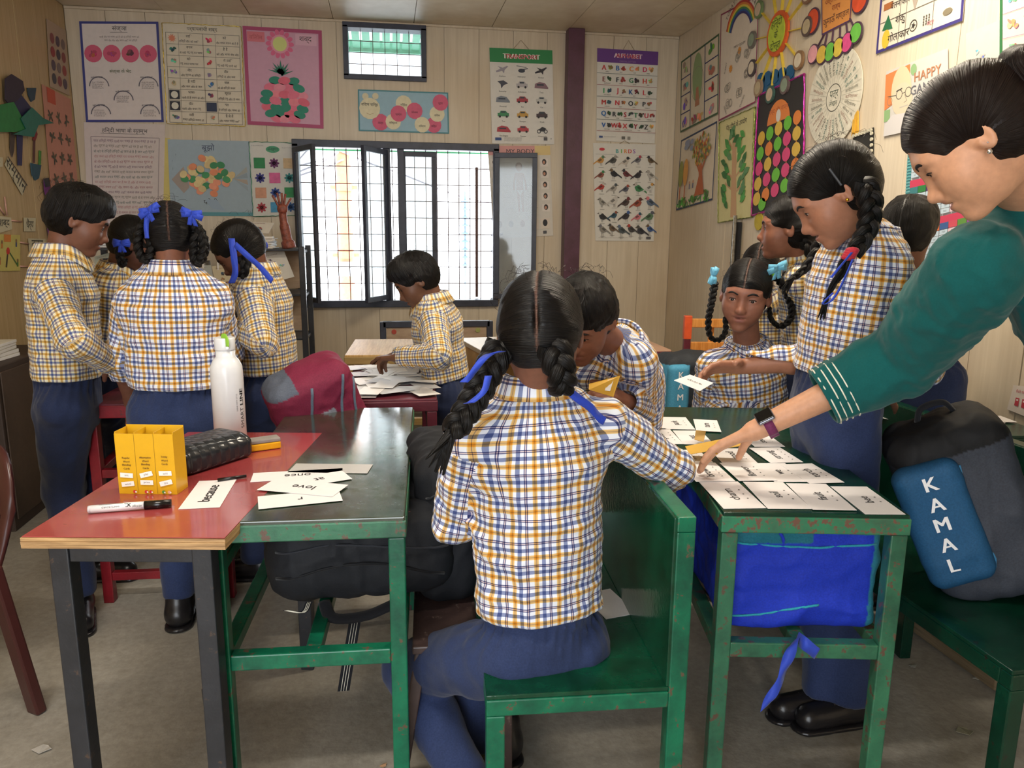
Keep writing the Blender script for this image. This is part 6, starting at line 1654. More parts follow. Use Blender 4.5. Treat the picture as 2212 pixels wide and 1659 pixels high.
bow(r, at(1541, 595, 2.49), .030, M_LB, (.25, .2, 1), (1, 0, 0), tails=0); bow(r, at(1680, 578, 2.49), .036, M_LB, (1, 0, .25)); 
bm = BM(); bm.ball(at(1674, 592, 2.50), .012); bm.build('green_hair_band', plain('lime_band', '8cc83c', .5), r, True, world=True)
bm = BM(); bm.ball(at(1612, 648, 2.41)*0+Hg_['hc']+Hg_['R']@np.array([.05, .41, -.155])*Hg_['hs'], .0018, 8); bm.build('nose_stud', M_GOLD, r, True, world=True)
flyaway(r, Hg_['hc'], Hg_['R'], Hg_['hs'], 40, seed=4)
# J: girl in profile behind
J_ = person('girl in profile talking, behind the tall girl', dict(
    pelvis=(1745, 760, 2.62), neck=(1735, 570, 2.62), head=(1702, 492, 2.60), shL=(1735, 610, 2.50), shR=(1755, 600, 2.76),
    elL=('r', 1730, 700, .21), knL=('r', 1745, 960, .34), anL=('r', 1745, 1150, .34), knR=('r', 1765, 960, .34), anR=('r', 1765, 1150, .34)),
    head=(300, -2, 0), hs=.222, kind='girl', sv=.007, hv=.003, seed=9, skin='8a5a46', plaid=M_PLAID2, mouth=.02, tw=.8, forearm_skin=False, trous=M_NAVYD)
braid(J_['root'], [at(1735, 520, 2.52), at(1752, 548, 2.50), at(1765, 590, 2.48), at(1748, 612, 2.47)], .04, tassel=False)
# I: dark head behind the girl facing us
I_ = person('child behind the girl facing us, only black hair shows', dict(
    pelvis=(1650, 800, 2.95), neck=(1650, 645, 2.95), head=(1642, 585, 2.92), shL=(1690, 680, 2.92), shR=(1600, 680, 2.98)),
    head=(215, -35, 0), hs=.20, kind='girl', sv=.009, hv=.005, seed=10, legs='auto', forearm_skin=False, tw=.85, plaid=M_PLAID2, face=False, brow=False)
# L: head at the right wall
L_ = person('child by the right wall, only the back of a black-haired head shows', dict(
    pelvis=(1975, 790, 2.36), neck=(1975, 600, 2.36), head=(1962, 505, 2.32), shL=(1925, 640, 2.36), shR=(2010, 640, 2.30)),
    head=(50, -15, 0), hs=.225, kind='boy', sv=.008, hv=.004, seed=11, legs='auto', forearm_skin=False, tw=.85, plaid=M_PLAID2, face=False, brow=False)
# K: tall girl standing in profile
K_ = person('tall girl standing in profile at the right, handing over a card', dict(
    pelvis=(1812, 825, 1.90), neck=(1872, 520, 1.88), head=(1800, 420, 1.84), shL=(1905, 590, 1.78), shR=(1835, 560, 2.02),
    elR=('r', 1790, 775, .27), wrR=('r', 1598, 792, .235), elL=('r', 1985, 790, .27), wrL=('r', 1900, 850, .22),
    knL=('r', 1830, 1190, .40), anL=('r', 1830, 1500, .40), knR=('r', 1790, 1180, .40), anR=('r', 1780, 1480, .40), toeL=(-1, -.1, 0), toeR=(-1, 0, 0)),
    head=(292, -38, -2), hs=.238, kind='girl', sv=.005, hv=.0025, seed=12, build=1.08, tw=1.02, skin='a06e56', lip='925c54', eyes=.006, parting=False, cuff=(.95, .93),
    hands=dict(R=dict(d=(-.95, -.12, .02), pn=(.05, -.55, -.75), curl=(.30, .35, .40, .45), tcurl=.3)), collar_kw=dict(pts=.045))
r = K_['root']
braid(r, [at(1868, 395, 1.72), at(1880, 430, 1.70), at(1878, 480, 1.69), at(1862, 520, 1.68), at(1845, 545, 1.665)], .058, pitch=.048, taper=.6, side=(1, 0, .2), tassel=False)
bm = BM()
for i in range(4): bm.ball(at(1841-i*3, 541+i*5, 1.655), .014, 12, (1.2, 1, .6))
bm.build('red_hair_band', cloth('red_band', 'b82c3c', .6), r, True, world=True)
braid(r, [at(1835, 555, 1.66), at(1815, 590, 1.655), at(1795, 625, 1.65), at(1785, 645, 1.65)], .03, pitch=.09, taper=.25)
ribbon(r, [at(1840, 545, 1.64), at(1815, 575, 1.64), at(1795, 600, 1.64)], .007); ribbon(r, [at(1842, 560, 1.64), at(1815, 620, 1.635), at(1795, 650, 1.64), at(1778, 655, 1.64), at(1800, 632, 1.64)], .006)
braid(r, [at(1770, 530, 1.98), at(1755, 560, 1.96), at(1728, 590, 1.94), at(1712, 600, 1.93)], .035, taper=.4)
bm = BM(); q = K_['hc']+K_['R']@np.array([-.36, -.02, -.115])*K_['hs']; bm.ball(q, .0045); bm.build('earring', M_GOLD, r, True, world=True)
bm = BM(); q = K_['hc']+K_['R']@np.array([-.375, -.05, .16])*K_['hs']; bm.b.free(); bm = BM(); bm.bar(q+K_['R'][:, 2]*.02, q-K_['R'][:, 2]*.03, .012, .006, .002); bm.build('hair_clip', M_BLACK, r, world=True)
flyaway(r, K_['hc'], K_['R'], K_['hs'], 60, seed=6)
bm = BM(); ps = [atx(0, 0, 1)] if False else None
# M: the teacher leaning in from the right
M_ = person('woman in a teal tunic leaning in from the right, smartwatch on her wrist', dict(
    pelvis=(1.74, 1.52, .98), chest=(2330, 640, 1.50), neck=(2215, 420, 1.42), head=(2100, 305, 1.32), shL=(2110, 585, 1.36), shR=(2200, 520, 1.66),
    elL=('r', 1950, 775, .29), wrL=('r', 1630, 930, .292), elR=('r', 2330, 760, .29), wrR=('r', 2380, 950, .25),
    knL=(1.80, 1.45, .50), anL=(1.86, 1.36, .08), knR=(1.80, 1.68, .50), anR=(1.86, 1.72, .08), toeL=(-.2, -1, 0), toeR=(-.2, 1, 0)),
    head=(309, -44, 0), hs=.250, kind='woman', sv=.005, hv=.003, seed=13, build=1.22, skin='cc9878', lip='9a5c58', eyes=.006, parting=False, plaid=M_TEAL, trous=M_TEAL,
    collar_kw=False, slr=(.078, .068, .058), cuff=(.53, .6), low=-.34, wr_amp=.006, tw=.98,
    haircol='1c1210', hands=dict(L=dict(d=(-.66, .40, -.46), pn=(-.34, .0, -.94), curl=(.20, .27, .30, .22), spread=.36, tcurl=.6)))
r = M_['root']
for k_, q_ in enumerate((A_, E_, G_, C_, D_)): flyaway(q_['root'], q_['hc'], q_['R'], q_['hs'], 45, seed=20+k_)
# ------------------------------------------------------------------ teacher's and pupils' extras
def ring_on(root, v, a, b, t, r0, name, mat, rad, flat=None, n=36):
    """a ring round the limb a-b at fraction t, laid on the surface of v"""
    a, b = np.asarray(a), np.asarray(b); d = nrm(b-a); c = a+(b-a)*t; e1 = nrm(np.cross(d, (0, 0, 1))); e2 = np.cross(d, e1); P = []
    for i in range(n+1):
        q = 2*PI*i/n; o = e1*math.cos(q)+e2*math.sin(q); h = v.hit(c+o*r0, -o, r0); P.append(h+o*rad*.4)
    return tube(name, P, rad, mat, root, seg=6, flat=flat)
mj = M_['J']; M_STR = plain('cream_piping', 'e8e4d4', .7)
for k in range(4): ring_on(M_['root'], M_['vs'], mj['elL'], mj['wrL'], .508-.040*k, .13, 'cuff_stripe', M_STR, .0017)
# smartwatch
wr, el = mj['wrL'], mj['elL']; d = nrm(el-wr); c = wr+d*.035; upn = nrm(np.array([-.32, -.55, .75])-d*(np.array([-.32, -.55, .75])@d)); sd = np.cross(d, upn)
Rw = np.stack([sd, d, upn], 1)
v = Vox(c-.07, c+.07, .0018); v.box(c+upn*.036, (.0175, .021, .0055), Rw, .002, rnd=.005)
vox_obj(v, 'watch_case', plain('watch_steel', '9a9aa6', .25, .8), M_['root'])
v = Vox(c-.07, c+.07, .0016); v.box(c+upn*.0405, (.0155, .019, .0022), Rw, .001, rnd=.002); vox_obj(v, 'watch_screen', plain('black_glass', '07080a', .08), M_['root'])
P = [c+(sd*math.cos(a)*.0335+upn*math.sin(a)*.0315) for a in np.linspace(0, 2*PI, 33)]
tube('watch_strap', P, .0095, cloth('plum_strap', '6c2c54', .6), M_['root'], seg=8, flat=.25, normals=upn) if False else None
VS, FS = [], []
for i, q in enumerate(P): VS += [q-d*.011, q+d*.011]
for i in range(len(P)-1): FS.append((2*i, 2*i+1, 2*i+3, 2*i+2))
o = mesh_obj('watch_strap', VS, FS, cloth('plum_strap', '6c2c54', .6), M_['root'], smooth=True, world=True); m_ = o.modifiers.new('s', 'SOLIDIFY'); m_.thickness = .0025; m_.offset = 1
# hair bun and earrings
R_, h_, s_ = M_['R'], M_['hc'], M_['hs']
v = Vox(h_-.3, h_+.3, .004); q = h_+R_@np.array([0, -.52, .10])*s_; v.ell(q, np.array([.24, .17, .25])*s_, R_); v.ell(q-R_[:, 1]*.02, np.array([.17, .17, .17])*s_, R_, .01); v.wrinkle(.003, 90, 3)
vox_obj(v, 'hair_bun', M_HAIR, M_['root'], '1c1210', hair_uv(q, R_, s_, 'boy'))
for dz, r_ in ((-.155, .0052), (-.10, .0016)):
    bm = BM(); bm.ball(h_+R_@np.array([-.362, -.005-.03*(dz > -.12), dz])*s_, r_, 10); bm.build('earring', M_SILVER, M_['root'], True, world=True)
# wedding ring
hd = nrm(np.array((-.66, .40, -.46))); pn_ = np.array((-.34, .0, -.94)); pn_ = nrm(pn_-hd*(pn_@hd)); ss = -np.cross(hd, pn_); L_ = .178
kn_ = wr+ss*-.10*.44*L_+hd*.5*L_*.94; dd_ = nrm(hd+ss*-.10*.72); a_ = .30*.9; dr_ = dd_*math.cos(a_)+pn_*math.sin(a_); rc = kn_+dr_*.46*L_*.46*.62; e1_ = nrm(np.cross(dr_, pn_)); e2_ = np.cross(dr_, e1_)
tube('ring', [rc+(e1_*math.cos(a)+e2_*math.sin(a))*.0105 for a in np.linspace(0, 2*PI, 25)], .0016, M_GOLD, M_['root'], seg=6)

# ------------------------------------------------------------------ word cards
def word_card(word, c, rz, z, label, w=.088, L=.19, group=None, size=.024, flip=False, name='word_card', tilt=0, bold=.0, dots=0, paperc='ece9ea'):
    """lies flat; text runs along +y (away) with letter tops to -x, or the other way round when flip"""
    t = empty(name, (c[0], c[1], z), label, 'card', group, rz)
    if tilt: t.rotation_euler = (tilt, tilt*.6, rz)
    b = BM(); b.box(-w/2, w/2, -L/2, L/2, 0, .0006); b.build('card', plain('paper_'+paperc, paperc, .4, var=.02), t)
    if word:
        s = -1 if flip else 1
        cs = [np.array(x+(.0006,)) for x in ((-s*w/2, -s*L/2), (-s*w/2, s*L/2), (s*w/2, s*L/2), (s*w/2, -s*L/2))]
        pr = Print(cs, (0, 0, 1), w/L); pr.layer = 0
        pr.text(word, .5, .5, size/L, '1c1a1c', bold=bold)
        if dots:
            for i in range(dots): pr.ell(.5+(i-(dots-1)/2)*.16, .80, .012, '3a383a', n=10)
        mesh_obj('lettering', pr.v, pr.f, M_PRINT, t, cols=np.array(pr.col))
    return t
def quad_card(word, px, z, label, **k):
    P = [atz(x, y, z) for x, y in px]; c = sum(P)/4; d = (P[0]+P[1])/2-(P[2]+P[3])/2   # TL TR BR BL
    e = (P[1]+P[2])/2-(P[0]+P[3])/2
    rz = math.atan2(e[1], e[0]); L = np.linalg.norm(d); w = np.linalg.norm(e)
    rz2 = math.atan2(-d[0], d[1]); rz = (rz+rz2)/2
    return word_card(word, c, rz, z, label, w=min(max(w, .075), .098), L=min(max(L*.98, .12), .20), **k)
Z0 = .7408
for i, (wd_, px, lab, dots) in enumerate([
    ('charm', [(1503, 1040), (1591, 1041), (1660, 1099), (1569, 1099)], 'white word card reading charm, near left corner of the card desk', 3),
    ('soil', [(1598, 1040), (1690, 1042), (1760, 1101), (1662, 1099)], 'white word card reading soil, second in the nearest row', 3),
    ('fault', [(1690, 1042), (1776, 1047), (1863, 1104), (1762, 1101)], 'white word card reading fault, third in the nearest row', 3),
    ('bee', [(1776, 1047), (1859, 1055), (1977, 1113), (1883, 1110)], 'white word card reading bee, near right corner of the card desk', 2),
    ('brown', [(1458, 1000), (1545, 1000), (1598, 1041), (1503, 1040)], 'white word card reading brown, beside the seated girl\'s elbow', 4),
    ('flower', [(1551, 999), (1632, 1000), (1680, 1038), (1600, 1040)], 'white word card reading flower, under the woman\'s fingertips', 4),
    ('we', [(1620, 1000), (1690, 1001), (1756, 1043), (1678, 1040)], 'white word card reading we, between flower and torch', 2),
    ('torch', [(1673, 1001), (1746, 1004), (1838, 1043), (1756, 1044)], 'white word card reading torch, right end of the second row', 3),
    ('strong', [(1612, 967), (1680, 967), (1743, 1000), (1668, 999)], 'white word card reading strong, right end of the third row', 5),
    ('stood', [(1530, 968), (1600, 969), (1640, 1001), (1560, 1000)], 'white word card reading stood, partly under the woman\'s hand', 4),
    ('see', [(1600, 940), (1660, 942), (1700, 965), (1630, 966)], 'white card behind the woman\'s wrist, reading see', 2),
    ('hook', [(1440, 972), (1500, 972), (1550, 1000), (1470, 1000)], 'white word card reading hook, between sleeve and fingertips', 3),
    ('park', [(1415, 899), (1473, 903), (1512, 929), (1444, 927)], 'white word card reading park, in the farthest row', 3),
    ('rain', [(1370, 899), (1413, 900), (1443, 926), (1390, 926)], 'white word card reading rain, left of the card reading park', 3),
    ('turn', [(1488, 904), (1537, 909), (1570, 935), (1515, 930)], 'white word card reading turn, by the dark hand', 3),
    ('queen', [(1390, 927), (1445, 928), (1480, 960), (1420, 960)], 'white word card reading queen, behind the seated girl\'s sleeve', 4),
    ('out', [(1449, 929), (1510, 931), (1548, 961), (1480, 960)], 'white word card reading out, beneath the yellow cards', 2)]):
    quad_card(wd_, px, Z0+.0009*(i % 3)+.0008*(i//4 % 2), lab, size=.022, dots=dots)
quad_card('because', [(420, 1038), (497, 1038), (487, 1098), (400, 1098)], .7412, 'white card reading because on the red table', size=.026, bold=.006)
# cards on the left green desk
def px_card(word, px, z, label, **k):
    """quad given as seen by the reader sitting opposite: text upside down for us"""
    P = [atz(x, y, z) for x, y in px]; c = sum(P)/4; e = (P[1]+P[2])/2-(P[0]+P[3])/2; rz = math.atan2(e[1], e[0])
    L = np.linalg.norm(e); w = np.linalg.norm((P[0]+P[1])/2-(P[3]+P[2])/2)
    return word_card(word, c, rz-PI/2+PI, z, label, w=w, L=L, **k)
ZL = .7412
px_card('once', [(548, 1022), (738, 1012), (742, 1030), (540, 1042)], ZL, 'long white card reading once, upside down on the left green desk', size=.024, flip=False)
word_card('', atz(715, 1012, ZL), math.radians(80), ZL, 'blank grey-looking card behind the once card', w=.075, L=.20, paperc='b8b6b4')
word_card('at', atz(690, 1036, ZL), math.radians(112), ZL+.0009, 'white card reading at, under the love card', w=.075, L=.14)
word_card('r', atz(648, 1078, ZL), math.radians(100), ZL+.0009, 'white card at the bottom of the small pile on the left green desk', w=.085, L=.18)
word_card('love', atz(655, 1055, ZL), math.radians(68), ZL+.0024, 'white card reading love, on top of the small pile', w=.085, L=.19, size=.026)
# the heap on the maroon desk: nobody can tell these apart
random.seed(21); z = .7408
for i in range(46):
    a, c_ = random.uniform(.04, .30), random.uniform(.06, .68)
    x = -.165+a+(.02 if random.random() < .2 else 0)-(.07 if i % 9 == 0 else 0); y = 2.735+c_
    word_card('', (x, y), random.choice((0, PI/2))+random.uniform(-.5, .5), z, 'white card lying in the heap on the small maroon desk', w=.085, L=.14, group='cards heaped on the maroon desk', paperc=random.choice(['dcdad8', 'c8c8ca', 'e8e6e4'])); z += .0004
random.seed(5); z = .7408
for i in range(16):
    x, y = 1.66+random.uniform(0, .30), 2.10+random.uniform(0, .46)
    word_card(random.choice(['it', 'be', 'go', 'my', '']), (x, y), random.choice((0, PI/2))+random.uniform(-.4, .4), z, 'white word card strewn on the dark desk by the right wall', w=.085, L=.13, group='cards on the desk by the right wall', size=.02); z += .0007
# card in the tall girl's hand
def held(name, label, corners, paperc, word=None, th=.0012, cat='card'):
    p = paper(name, label, cat, corners, paperc, th=th)
    if word: p.text(word, .5, .5, .20, '1c1a1c', bold=.01)
    p.build(p.root, 'lettering'); return p
held('word_card', 'white card reading shark held out by the tall girl', [at(1490, 810, 1.86), at(1541, 828, 1.84), at(1512, 845, 1.70), at(1456, 822, 1.72)], 'e8e6e8', 'shark')
p = held('yellow_card', 'yellow card with a white strip, held by the boy reading', [at(1272, 830, 1.84), at(1340, 812, 1.84), at(1325, 858, 1.82), at(1272, 842, 1.82)], 'c89a34'); 
b = BM(); b.poly([p.P(.62, .12, .0015), p.P(.62, .80, .0015), p.P(.82, .80, .0015), p.P(.82, .12, .0015)], .0006, p.n); b.build('white_strip', M_PAPER, p.root, world=True)
held('yellow_card', 'yellow card under the woman\'s palm', [atz(1480, 965, .765), atz(1605, 940, .80), atz(1620, 960, .80), atz(1490, 982, .765)], 'cfa23c')
held('yellow_card', 'small tan card standing up beyond the woman\'s fingers', [atz(1503, 930, .775), atz(1525, 932, .775), atz(1520, 955, .77), atz(1500, 950, .77)], 'b8924c')
held('booklet', 'grey backed booklet held in front by the seated girl', [at(1080, 800, 1.72), at(1090, 800, 1.74), at(1062, 880, 1.74), at(1048, 876, 1.72)], 'a8a8a4', th=.005, cat='book')
word_card('', (.53, 1.72), .2, .4245, 'white card on the green bench beside the seated girl', w=.085, L=.14)

# ------------------------------------------------------------------ things on the red table
tz = .7408
c = atz(325, 1068, tz); box = empty('card_box', (c[0]-.0, c[1]+.03, tz), 'open yellow card box with three titled sections', 'box', None, math.radians(-11))
M_YB = plain('yellow_box_card', 'd8a81c', .3, var=.03); bw, bd, bh = .134, .056, .146
b = BM(); b.box(-bw/2, bw/2, -bd/2, -bd/2+.002, 0, bh-.004); b.box(-bw/2, bw/2, bd/2-.002, bd/2, 0, bh+.004); b.box(-bw/2, -bw/2+.002, -bd/2+.002, bd/2-.002, 0, bh); b.box(bw/2-.002, bw/2, -bd/2+.002, bd/2-.002, 0, bh); b.box(-bw/2+.002, bw/2-.002, -bd/2+.002, bd/2-.002, 0, .002); b.build('carton', M_YB, box)
b = BM(); b.box(-bw/2+.004, bw/2-.004, -bd/2+.006, bd/2-.018, .0025, bh-.014); b.build('cards_inside', M_PAPER, box)
for x in (-bw/6, bw/6):
    b = BM(); b.box(x-.0008, x+.0008, -bd/2+.003, bd/2-.003, bh-.013, bh-.001); b.build('divider', M_YB, box)
cs = [np.array(x) for x in ((-bw/2, -bd/2, bh-.004), (bw/2, -bd/2, bh-.004), (bw/2, -bd/2, 0), (-bw/2, -bd/2, 0))]
pr = Print(cs, (0, -1, 0), (bh-.004)/bw); pr.layer = 0
for u in (1/3, 2/3): pr.line([(u, 0), (u, .98)], .005, '8a6a14')
for u, ls, y0 in ((.17, ('Regular', 'Word', 'Blending', 'Cards'), .40), (.5, ('Alternative', 'Word', 'Blending', 'Cards'), .385), (.83, ('Tricky', 'Word', 'Cards'), .37)):
    for j, t_ in enumerate(ls): pr.text(t_, u, y0+j*.058, .032, '6a4c10', bold=.003)
for u, v, t_, a in ((.16, .685, 'ant', -.05), (.17, .83, 'wool', .12), (.5, .665, 'play', .25), (.5, .80, 'prize', 0), (.83, .64, 'said', .03), (.83, .80, 'the', .25)):
    q = [(-.11, -.042), (.11, -.042), (.11, .042), (-.11, .042)]; ca, sa = math.cos(a), math.sin(a)
    pr.poly([(u+x*ca+y*sa, v+(-x*sa+y*ca)/pr.a) for x, y in q], 'f0eee8'); pr.text(t_, u, v, .038, '2c2a28', rot=a)
for u, c2 in ((.28, 'c83c34'), (.48, 'c8343c'), (.56, 'c8343c'), (.78, '4c8c3c'), (.88, 'e8b090')): pr.ell(u, .955, .03, c2); pr.ell(u+.02, .96, .015, 'f4f0e4')
mesh_obj('lettering', pr.v, pr.f, M_PRINT, box, cols=np.array(pr.col))
# marker
a = atz(197, 1100, tz+.009); b_ = atz(368, 1087, tz+.009); d = nrm(b_-a); mk = empty('marker', a, 'white whiteboard marker with black cap on the red table', 'pen')
b = BM(); b.cyl(a, a+d*.104, .0085, seg=24); b.build('barrel', plain('white_plastic', 'e8e8ea', .3, var=.02), mk, True, world=True)
b = BM(); b.cyl(a+d*.1045, a+d*.158, .0095, .0088, seg=24); b.build('cap', plain('black_plastic', '0c0c0e', .25, var=.05), mk, True, world=True)
b = BM(); b.cyl(a-d*.006, a-d*.0002, .0075, .0083, seg=24); b.build('end_plug', plain('grey_plastic', 'c8c8cc', .3), mk, True, world=True)
class CylPrint(Print):
    """prints on a cylinder: u along the axis, v round it"""
    def __init__(s, a, d, L, r, up, span): s.A, s.d, s.L, s.r, s.up, s.sp = a, d, L, r, up, span; s.a = r*span/L; s.v, s.f, s.col = [], [], []; s.layer = 0
    def P(s, u, v, off):
        q = (v-.5)*s.sp; e = np.cross(s.d, s.up); return s.A+s.d*(u*s.L)+(s.up*math.cos(q)+e*math.sin(q))*(s.r+.0003+off*.1)
up = nrm(np.array([0, -.75, .65])-d*(np.array([0, -.75, .65])@d))
pr = CylPrint(a+d*.104, -d, .104, .0085, up, 2.6); pr.text('XL', .30, .5, .075, '141416', bold=.01); pr.text('WHITE BOARD', .62, .42, .036, '2c2c30'); pr.text('ADDgel', .12, .35, .04, '2c2c30'); pr.rect(.02, .1, .05, .9, '1c1c20'); pr.line([(.4, .75), (.85, .75)], .01, '2c2c30')
mesh_obj('lettering', pr.v, pr.f, M_PRINT, mk, cols=np.array(pr.col), world=True)
# bottle
c = atz(493, 957, tz); bt = empty('water_bottle', (c[0], c[1]+.04, tz), 'tall white steel water bottle with a green loop on the cap', 'bottle')
M_BW = plain('white_enamel', 'dfe2e6', .22, var=.02); r_ = .0445
b = BM(); b.lathe([(r_*.93, 0), (r_, .004), (r_, .195), (r_*.97, .215), (r_*.80, .232), (.0265, .243), (.026, .262)], 40); b.build('body', M_BW, bt)
b = BM(); b.lathe([(.0275, .2625), (.028, .264), (.028, .294), (.0265, .297)], 32); b.build('cap', M_BW, bt)
tube('carry_loop', spline([(-.006, -.006, .2985), (.004, -.018, .302), (.012, -.029, .294), (.013, -.031, .275)], 6), .0085, plain('lime_loop', '8cc43c', .5), bt, seg=8, flat=.25, world=False, normals=(.3, -.9, .3))
b = BM(); b.cyl((.013, -.030, .272), (.013, -.034, .272), .004); b.build('pin', M_BW, bt)
pr = CylPrint(np.array([c[0], c[1]+.04, tz+.035]), np.array([0, 0, 1.]), .13, r_, nrm(np.array([1.3, -1, 0])), 1.4)
pr.text('SMART', .26, .62, .10, '2c2c30', w=.46); pr.text('LINE', .72, .62, .10, '1c1c20', bold=.014, w=.36); pr.text('DRINK WITH STYLE', .62, .36, .032, '5c5c60')
mesh_obj('lettering', pr.v, pr.f, M_PRINT, bt, cols=np.array(pr.col), world=True)
# board duster
a = atz(492, 972, tz+.0105); b_ = atz(603, 957, tz+.0105); ds = empty('board_duster', (a+b_)/2, 'long yellow board duster with grey felt top', 'duster')
b = BM(); b.bar(a, b_, .042, .019, .003); b.build('handle', plain('duster_yellow', 'e0a41c', .35), ds, world=True); b = BM(); b.bar(a+(0, 0, .0155), b_+(0, 0, .0155), .040, .011, .003); b.build('felt', plain('grey_felt', '8c8680', .9), ds, world=True)
# quilted purse
def m_quilt():
    t = NT('quilted_black_leather'); uv = t.coord(rot=(0, 0, math.radians(45)), scale=(1, 1, 1)); sep = t.node('ShaderNodeSeparateXYZ'); t.link(uv, sep.inputs[0])
    hs = []
    for k in (0, 1):
        f = math_(t, 'FRACT', math_(t, 'MULTIPLY', sep.outputs[k], 34)); g = math_(t, 'ABSOLUTE', math_(t, 'SUBTRACT', f, .5)); hs.append(math_(t, 'POWER', math_(t, 'SUBTRACT', 1, math_(t, 'MULTIPLY', g, 2)), .5))
    h = math_(t, 'MULTIPLY', hs[0], hs[1]); t.set(srgb('23262a'), .22); t.bump(h, .8, .004); return t.m
c = atz(440, 1012, tz); pu = empty('purse', (c[0]-.01, c[1]+.06, tz), 'black quilted leather purse lying behind the yellow box', 'bag')
Rp = frame_from(38, 0, 0); q = np.array([c[0]-.01, c[1]+.055, tz])
v = Vox(q-.2, q+.2, .003); v.box(q+(0, 0, .028), (.070, .105, .028), Rp, .01, rnd=.016); v.box(q+(0, .0, .040), (.050, .098, .026), Rp, .03, rnd=.02); v.cut(q+(0, 0, .001), (0, 0, -1)); vox_obj(v, 'body', m_quilt(), pu)
tube('clasp_rim', [q+Rp@np.array([x, -.106+.004*math.cos(x*40), .04]) for x in np.linspace(-.055, .055, 10)], .004, plain('gunmetal', '5c5c60', .25, .9), pu, seg=8)
P = [q+Rp@np.array([.045*math.cos(a), -.118+.012*math.sin(3*a), .010+.006*math.sin(a)]) for a in np.linspace(0, PI, 14)]; tube('strap', P, .005, plain('black_leather', '141416', .35), pu, seg=8)
for k in (-1, 1): tube('strap_ring', [q+Rp@np.array([k*.045+.007*math.cos(a), -.112, .016+.009*math.sin(a)]) for a in np.linspace(0, 2*PI, 14)], .0018, M_SILVER, pu, seg=6)

pa, pb = atz(470, 1037, tz+.005), atz(532, 1028, tz+.005); b = BM(); b.cyl(pa, pb, .0042, .0036, 12); tag(b.build('pen', plain('black_plastic', '0c0c0e', .25, var=.05), None, True), 'thin black pen lying beside the purse on the red table', 'pen')
# ------------------------------------------------------------------ school bags
def m_bag():
    t = NT('bag_cloth'); a = t.node('ShaderNodeVertexColor'); a.layer_name = 'Col'; v = t.coord()
    f = t.ramp(t.noise(240, 3, v), [(.3, (.82,)*3+(1,)), (.7, (1.12,)*3+(1,))]); t.set(t.mix(1.0, a.outputs[0], f, 'MULTIPLY'), .7, spec=.3); t.bump(t.noise(320, 2, v), .3, .001); return t.m
M_BAG = m_bag()
def bag(name, label, c, hw, R, base, regions, wr=.008, seed=0, h=.006, extra=None, rnd=.06, floor=None):
    """rounded cloth bag; regions: list of (test on local coords -> mask, colour)"""
    c, hw = np.asarray(c, float), np.asarray(hw, float); root = empty(name, (c[0], c[1], c[2]-hw[2]), label, 'bag')
    m = np.linalg.norm(hw)+.08; v = Vox(c-m, c+m, h); v.box(c, hw, R, .03, rnd=min(rnd, hw.min()*.85)); v.ell(c, hw*[.9, .9, 1.0], R, .04)
    if extra: extra(v, c, R)
    v.wrinkle(wr, 22, seed); v.wrinkle(wr*.35, 70, seed+1)
    if floor is not None: v.cut((0, 0, floor), (0, 0, -1))
    def cols(V):
        L = (V-c)@R/hw; C = np.tile(srgb(base), (len(V), 1))
        for t_, col in regions: C[t_(L)] = srgb(col)
        return C
    vox_obj(v, 'body', M_BAG, root, cols); return root, v
def seam(root, v, pts, c, R, col, rad=.003, name='piping', dirn=None):
    P = []
    for q in spline(pts, 6):
        p = c+R@np.asarray(q); d = R@np.asarray(dirn); h_ = v.hit(p+d*.42, -d, .6); P += [h_+d*rad*.3] if np.linalg.norm(h_-p-d*.42) > 1e-6 and (not P or np.linalg.norm(h_-P[-1]) < .07) else []
    tube(name, P, rad, cloth('piping_'+col, col, .6), root, seg=6)
I3 = np.eye(3)
# black backpack stuffed under the left desk
cb = np.array([-.075, 1.93, .555]); rt, v = bag('backpack', 'black backpack stuffed on the shelf under the left green desk', cb, (.235, .17, .125), frame_from(-3, 0, 0), '1f2126', [], .012, 2, floor=.4325, rnd=.09)
seam(rt, v, [(-.2, 0, .03), (-.05, 0, .05), (.1, 0, .03), (.21, 0, .02)], cb, I3, '2c2e34', .003, 'seam', (0, -1, 0))
seam(rt, v, [(-.2, 0, -.03), (0, 0, .0), (.2, 0, -.05)], cb, I3, '131418', .004, 'fold_seam', (0, -1, 0))
def webbing(root, pts, w, stripes=True):
    C = spline(pts, 6); VS, FS = [], []
    for q in C: VS += [q-np.array([w/2, 0, 0]), q+np.array([w/2, 0, 0])]
    for i in range(len(C)-1): FS.append((2*i, 2*i+1, 2*i+3, 2*i+2))
    o = mesh_obj('webbing_strap', VS, FS, cloth('black_webbing', '15161c', .7), root, world=True); m_ = o.modifiers.new('s', 'SOLIDIFY'); m_.thickness = .0016
    if stripes:
        for k in (-.22, 0, .22):
            tube('strap_stripe', [q+np.array([k*w, -.0015, 0]) for q in C], .0009, M_STR, o, seg=4)
webbing(rt, [at(768, 1335, 1.86), at(762, 1370, 1.84), at(752, 1430, 1.83), at(742, 1492, 1.83)], .030)
webbing(rt, [at(618, 1318, 1.74), at(655, 1322, 1.74), at(668, 1300, 1.76)], .016)
tube('strap_loop', spline([at(700, 1300, 1.78), at(720, 1335, 1.74), at(790, 1330, 1.74), at(850, 1305, 1.76)], 6), .016, cloth('black_pad', '1c1d22', .8), rt, seg=8, flat=.5)
